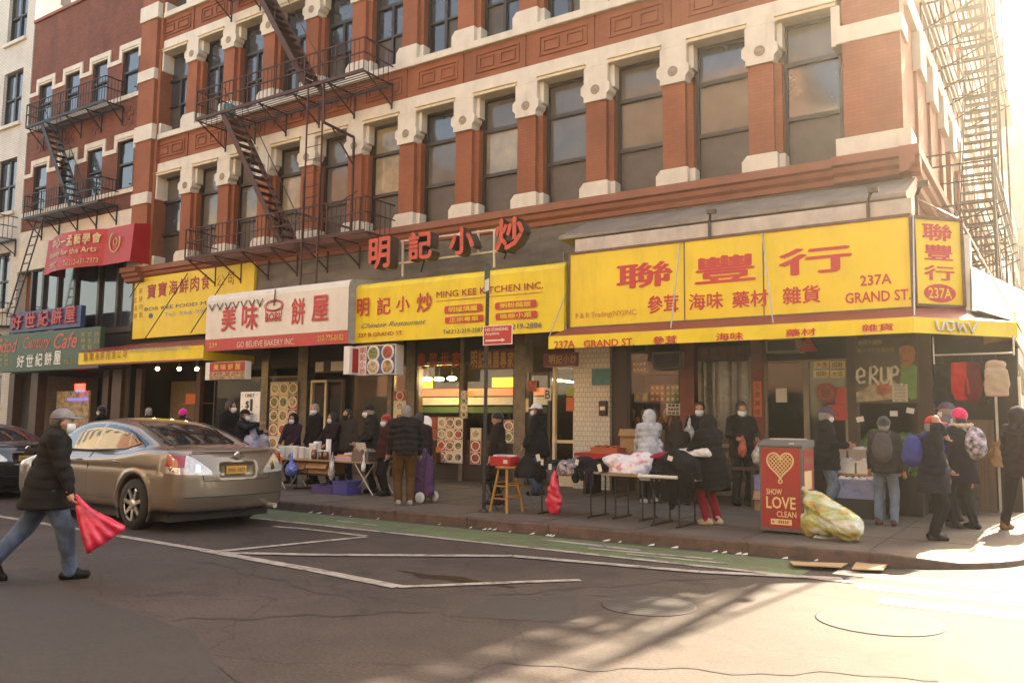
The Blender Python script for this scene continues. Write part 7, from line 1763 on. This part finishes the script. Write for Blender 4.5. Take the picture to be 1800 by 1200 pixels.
crate('wire_basket','dark mesh basket on the bakery stall beside the striped puffer man',-11.93,-11.5,12.36,12.75,bz,.2,mat('dull_mesh',(.16,.11,.10),.5),CLG,cat='basket')
g = Geo().box((-11.85,12.4,bz+.2),(-11.6,12.41,bz+.38),0,Matrix.Rotation(.35,3,'X')); tag(build(g,'price_card',PAPER),'pale card propped up on the mesh basket','card')
crate('cardboard_box','brown cardboard box under the bakery stall behind the blue bag',-13.85,-13.35,12.5,12.95,SW+.36,.22,CARD,cat='box'); crate('cardboard_box','brown cardboard box under the middle of the bakery stall',-13.3,-12.7,12.5,12.95,SW+.36,.25,CARD,cat='box')
table('low bench under the bakery stall carrying cardboard boxes',-13.9,-12.6,12.48,12.98,SW+.35,DARKW)
PUR = mat('violet_plastic',(.09,.06,.20),.4,noise=.15)
crate('plastic_crate','low violet crate on the pavement under the bakery stall',-12.75,-12.2,12.1,12.5,SW,.16,PUR); crate('plastic_crate','taller violet blue crate beside the low one under the stall',-12.18,-11.78,12.1,12.5,SW,.27,mat('blue_violet_plastic',(.07,.07,.26),.4,noise=.15))
def hang(label, px, py, Y, r, m, name='plastic_bag'):
    c = A(px,py,Y); cc = np.array(c)
    V,F = nets(lambda P: U([ell(P,cc+np.array([0,0,-.03]),r), cap(P,cc+np.array([0,0,r[2]*.6]),cc+np.array([0,0,r[2]+.12]),r[0]*.4,.02)],.05)+fold(P,.008,1.6),cc-np.array(r)-.1,cc+np.array(r)+.2,.014)
    t = thing(name,c+Vector((0,0,r[2]+.12)),label,'bag'); build(Geo().add(V.tolist(),[tuple(f) for f in F.tolist()],0,True),'pouch',m,t); build(Geo().tube([c+Vector((-.02,0,r[2]+.08)),c+Vector((0,.02,r[2]+.2)),c+Vector((.02,0,r[2]+.08))],.006,5),'handle',m,t)
BLUEB = mat('blue_plastic',(.08,.13,.45),.3,noise=.2,spec=.6)
hang('blue plastic bag hanging under the bakery stall beside the tan car',512,823,12.3,(.15,.1,.14),BLUEB)
hang('white plastic bag hanging from the middle of the bakery stall edge',583,826,12.3,(.07,.06,.17),CLEARB); hang('small white bag hanging under the mesh basket of the bakery stall',639,819,12.3,(.05,.05,.08),TUB)
heap('parcel_heap','upright blue and white plastic parcels beside the tan car','parcels',(-14.35,12.0,.45),(.26,.22,.95),mat('blue_white_print',(.26,.28,.42),.4,noise=.7,nscale=3,spec=.6),21,7)
heap('parcel_heap','small blue parcel on the bakery stall beside the white tubs','parcels',(-14.0,12.7,bz),(.12,.12,.14),BLUEB,22,4,.014)
# shopping trolley and bags by the striped puffer man
c = G(738,882,SW); c = Vector((c.x+.05,12.0,SW)); t = thing('shopping_trolley',c,'purple two wheeled shopping trolley behind the striped puffer man','trolley'); cc = np.array(c)
V,F = nets(lambda P: np.maximum(U([ell(P,cc+np.array([0,0,.50]),(.22,.18,.46)), cap(P,cc+np.array([-.1,0,.2]),cc+np.array([.1,0,.2]),.14,.14)],.08)+fold(P,.008), cc[2]+.10-P[:,2]),cc-.4,cc+np.array([.4,.4,1.1]),.018)
build(Geo().add(V.tolist(),[tuple(f) for f in F.tolist()],0,True),'bag',cloth((.12,.05,.12)),t)
for sg in (-1,1): build(Geo().lathe(c+Vector((.12,sg*.2-.0,.10)),[(.045,-.015),(.10,-.015),(.10,.015),(.045,.015)],18,R3=Matrix.Rotation(R(90),3,'X')),'wheel',TUB,t)
build(Geo().tube([c+Vector((.15,-.15,.12)),c+Vector((.2,-.12,1.0)),c+Vector((.2,.12,1.0)),c+Vector((.15,.15,.12))],.012,6),'frame',IRONB,t)
for i,(px,py) in enumerate(((748,740),(750,815))):
    c = A(px,py+5,13.4); g = Geo().lathe(c,[(.17,0),(.17,.03),(.13,.04)],20,R3=Matrix.Rotation(R(80),3,'X')); tag(build(g,'enamel_plate',[TUB,mat('clear_tray',(.40,.36,.33),.3)][i]),['white enamel plate leaning by the restaurant window','greyish round tray leaning below the white plate'][i],'plate')
tag(build(Geo().tube([G(768,822,SW),A(770,790,13.0)],[.10,.06],12),'traffic_cone',mat('orange_cone',(.55,.13,.02),.5)),'small orange cone on the pavement beside the purple trolley','cone')
# ---- dried-goods stalls
REDC = mat('red_cloth',(.45,.02,.02),.7,noise=.15)
t = thing('display_bench',(-7.9,15.7,SW),'red covered display bench beside the restaurant door','bench')
build(Geo().box((-8.55,15.4,.95),(-6.9,16.3,1.0)),'bench_top',REDC,t); build(Geo().box((-8.55,15.38,.72),(-6.9,15.4,.99)),'red_cloth',REDC,t)
for xx in (-8.4,-7.05): build(Geo().box((xx,15.5,SW),(xx+.06,16.2,.949)),'trestle',DARKW,t)
crate('produce_box','orange tray on the red display bench',-8.2,-7.6,15.45,15.85,1.0,.12,PINKP,FOOD4,cat='tray')
crate('cardboard_box','large brown cardboard box in front of the white tiled pier',-7.75,-6.95,15.9,16.4,1.0,.50,CARD,cat='box'); tag(build(Geo().box((-7.2,15.885,1.02),(-7.05,15.897,1.2)),'price_card',PINKP),'orange price card on the large cardboard box','card')
t = thing('goods_bench',(-6.4,14.9,SW),'long grey bench of trays in front of the shelf window','bench'); build(Geo().box((-7.2,15.0,.80),(-4.6,15.75,.85)),'bench_top',DARKW,t)
for xx in (-7.0,-5.8,-4.75): build(Geo().box((xx,15.05,SW),(xx+.08,15.7,.799)),'trestle',DARKW,t)
for i in range(3): crate('goods_tray','grey tray of dried goods on the long bench',-7.1+i*.62,-6.52+i*.62,15.02,15.4,.85,.16,mat('grey_tray',(.24,.22,.19),.5),GLD,'grey trays on the long bench','tray')
for i in range(3): crate('goods_basket','basket of golden dried goods below the hanging bags',-6.0+i*.48,-5.56+i*.48,15.45,15.74,.86,.2,mat('tan_basket',(.30,.18,.08),.6),GLD,'baskets below the hanging bags','basket')
hang('knotted clear bag hanging near the vendor with tied hair',1212,765,15.2,(.13,.1,.19),CLEARB); heap('scarf_heap','bright red cloth bundle on the long bench','clothes',(-6.35,15.1,1.02),(.14,.12,.12),REDC,31,4,.014)
BLT = mat('clear_blue_tub',(.20,.22,.36),.3,noise=.15,spec=.6)
crate('storage_tub','blue tub with orange goods at the feet of the vendor in black',-4.55,-4.05,14.6,15.0,SW+.34,.26,BLT,PINKP); crate('storage_tub','pale blue tub beside the red litter bin',-4.05,-3.62,14.4,14.9,SW+.42,.30,BLT,CLP)
crate('cardboard_box','brown carton under the blue tub of orange goods',-4.55,-4.05,14.6,15.0,SW,.33,CARD,cat='box'); crate('plastic_crate','black crate under the pale blue tub',-4.05,-3.62,14.4,14.9,SW,.41,BLKP)
t = thing('goods_bench',(-3.0,15.6,SW),'wooden bench of baskets in front of the second shop window','bench'); build(Geo().box((-3.95,15.5,.98),(-2.45,16.3,1.03)),'bench_top',WOODT,t)
for xx in (-3.85,-2.6): build(Geo().box((xx,15.6,SW),(xx+.07,16.25,.979)),'trestle',DARKW,t)
for i in range(4): crate('goods_basket','pale basket of dried goods on the wooden bench',-3.9+i*.36,-3.58+i*.36,15.52,15.9,1.03,.18,mat('pale_basket',(.36,.30,.24),.6),[GLD,DARKW,CLP,GLD][i],'baskets on the wooden bench','basket')
t = thing('goods_bench',(-2.6,14.7,SW),'low wooden bench of white tubs beside the vegetable stall','bench'); build(Geo().box((-3.2,14.65,.80),(-2.3,15.25,.84)),'bench_top',HON,t)
for xx in (-3.12,-2.45): build(Geo().box((xx,14.75,SW),(xx+.07,15.25,.799)),'trestle',DARKW,t)
for i in range(3): crate('white_tub','white tub of bagged goods on the low bench',-3.17+i*.29,-2.91+i*.29,14.66,15.0,.84,.20,TUB,CLP,'white tubs on the low bench','tub')
crate('storage_tub','clear blue tub hung on the front of the low bench',-3.15,-2.45,14.35,14.62,.46,.30,BLT,CLP)
build(Geo().box((-3.15,14.35,SW),(-2.45,14.62,.459)),'tub_stand',BLKP,t)
VEG = mat('vegetable_greens',(.07,.15,.03),.6,noise=.8,nscale=14,bump=.5,bscale=25)
VX = -.62
t = thing('vegetable_stall',(-2.5,15.9,SW),'sloping stall of green vegetables under the wall poster','stall')
build(Geo().prism([(-3.05,15.3,.80),(-3.05,16.6,1.45),(-3.05,16.6,SW),(-3.05,15.3,SW)],(1.05,0,0)),'stall_frame',DARKW,t)
rr = random.Random(12); g = Geo()
for i in range(110): u_, v_ = rr.random(), rr.random(); q = .05+.05*rr.random(); g.sph((-3.02+1.0*u_,15.32+1.25*v_,.84+.65*v_),(q*1.3,q,q),6,4)
build(g,'greens',VEG,t)
for i,(px,py) in enumerate(((1512,737),(1571,727),(1600,722))): 
    c = A(px,py,15.35); tag(build(Geo().box((c.x-.06,c.y,c.z-.04),(c.x+.06,c.y+.006,c.z+.05),0,Matrix.Rotation(.2*(i-1),3,'Y'),c),'price_card',PAPER),['white price card over the greens beside the second shop window','tilted pinkish price card in the middle of the vegetable stall','white price card over the oranges on the vegetable stall'][i],'card')
g = Geo(); 
for i in range(14): g.sph((-2.25+.14*rr.random(),15.45+.2*rr.random(),1.0+.1*rr.random()),.045,7,5)
tag(build(g,'oranges',mat('orange_fruit',(.55,.19,.02),.5,bump=.1)),'small pile of oranges on the vegetable stall','fruit')
# ---- hanging clothes under the awning corner
YH = 15.0
ra, rb2 = A(1640,624,YH), A(1780,620,YH); t = thing('clothes_rail',ra,'white metal clothes rail hung under the awning corner','rail')
build(Geo().tube([ra,rb2],.014,7).tube([A(1640,592,YH),A(1642,640,YH)],.012,6).tube([A(1781,590,YH),A(1782,624,YH)],.016,6),'rail',STEEL,t)
def garment(label, px0, px1, py0, py1, m, sleeves=True, Y=YH, red=None):
    a_, b2 = A(px0,py1,Y), A(px1,py0,Y); w_, h_ = b2.x-a_.x, b2.z-a_.z; cx = (a_.x+b2.x)/2; t = thing('hanging_garment',(cx,Y,b2.z),label,'garment')
    c = np.array([cx,Y,a_.z]); W2 = w_/2
    def fn(P):
        d_ = U([ell(P,c+np.array([0,0,h_*.40]),(W2*.80,.07,h_*.44)), cap(P,c+np.array([-W2*.45,0,h_*.84]),c+np.array([W2*.45,0,h_*.84]),.05,.05)],.05)
        d_ = smin(d_, np.maximum(np.abs(P[:,0]-c[0])-W2*.78, np.maximum(np.abs(P[:,1]-c[1])-.05, np.abs(P[:,2]-c[2]-h_*.35)-h_*.33)),.04)
        if sleeves: d_ = np.minimum(d_, np.minimum(cap(P,c+np.array([-W2*.6,-.02,h_*.84]),c+np.array([-W2*.95,-.03,h_*.18]),.05,.04), cap(P,c+np.array([W2*.6,-.02,h_*.84]),c+np.array([W2*.95,-.03,h_*.18]),.05,.04)))
        return np.maximum(d_+fold(P,.008), c[2]-P[:,2])
    V,F = nets(fn,c-np.array([W2+.1,.2,.05]),c+np.array([W2+.1,.2,h_+.1]),.016); build(Geo().add(V.tolist(),[tuple(f) for f in F.tolist()],0,True),'garment',m,t)
    build(Geo().tube([(cx-W2*.5,Y,b2.z-h_*.16),(cx,Y,b2.z-h_*.04),(cx+W2*.5,Y,b2.z-h_*.16)],.008,5).tube([(cx,Y,b2.z-h_*.04),(cx,Y,ra.z+.01)],.005,5),'hanger',IRONB,t)
garment('black padded jacket beside the bright red jacket, next to the wall poster',1644,1672,632,722,CLB); garment('bright red jacket with a dark panel on the clothes rail',1674,1702,630,704,cloth((.40,.018,.025)))
garment('dark red and black jacket between the red jacket and the beige waistcoat',1698,1722,630,708,cloth((.10,.012,.015))); garment('black jacket half behind the beige waistcoat',1718,1735,632,712,CLB,Y=YH+.1); garment('beige quilted waistcoat hanging from the clothes rail',1727,1776,628,697,mat('beige_quilt',(.40,.31,.22),.8,noise=.1,bump=.3,bscale=12),False)
# clothing kiosk on the cross street behind the rail
t = thing('clothing_kiosk',(-1.3,17.5,SW),'dark clothing kiosk on the cross street behind the hanging clothes','kiosk')
CORRG = mat('brown_corrugated_board',(.14,.09,.06),.7,noise=.4,nscale=4,stretch=(12,12,.3))
build(Geo().box((CORN+.02,17.3,SW),(-.66,17.4,3.5)).box((CORN+.02,17.4,3.4),(-.62,22,3.5)),'back_panel',DARK,t)
build(Geo().box((-1.5,16.9,SW),(-1.05,16.96,1.75)),'board',CORRG,t)
build(Geo().box((-1.02,17.0,SW),(-.98,17.05,2.5)).box((-.66,17.0,SW),(-.62,17.05,2.5)),'post',STEEL,t)
build(Geo().box((-1.05,17.9,SW),(-.62,22,1.9)),'stock',CLG,t)
heap('parcel_heap','tan paper parcels stacked beside the kiosk board','parcels',(-.95,16.6,.95),(.16,.2,.5),CARD,41,6)
# shadow side: dark stock behind the right hand shoppers
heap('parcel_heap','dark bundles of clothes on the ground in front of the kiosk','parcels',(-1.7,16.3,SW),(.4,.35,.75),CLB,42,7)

# pale canopy added along the cross street to keep sun off the pavement
t = thing('shade_canopy',(-1.2,17.0,3.3),'pale canopy added as a sun block along the cross street behind the corner sign','awning')
g = Geo(); ca, cb2, cc, cd = Vector((C1.x+.05,C1.y+.05,zc0+.5)), Vector((CORN+.03,YF+.6,zc0+1.0)), Vector((CORN+.03,22.5,zc0+1.0)), Vector((-.62,22.5,zv1+.2)); ce = Vector((V2.x,V2.y+.1,zv1+.02))
g.add([ca,cb2,cc,cd,ce,Vector((C1.x+.05,C1.y+.05,zc0))],[(0,1,2,3,4,5)])
g.add([p-Vector((0,0,.02)) for p in (ca,cb2,cc,cd,ce,Vector((C1.x+.05,C1.y+.05,zc0)))],[(5,4,3,2,1,0)])
build(g,'canopy',TARP,t); build(Geo().box((-.64,ce.y+.2,zv0),(-.61,22.5,zv1+.2)),'valance',YEL,t)

# ---- thin air volume added to imitate veiling glare toward the sun
hz = bpy.data.materials.new('added_haze_air'); hz.use_nodes = True; t_ = hz.node_tree; t_.nodes.clear()
o_ = N(t_,'ShaderNodeOutputMaterial'); v_ = N(t_,'ShaderNodeVolumePrincipled'); v_.inputs['Color'].default_value = (.95,.9,.82,1); v_.inputs['Density'].default_value = .0011; v_.inputs['Anisotropy'].default_value = .76
t_.links.new(v_.outputs[0], o_.inputs['Volume'])
ho = build(Geo().box((-300,-130,-1),(200,340,31)),'added_haze',hz); ho['kind'] = 'stuff'
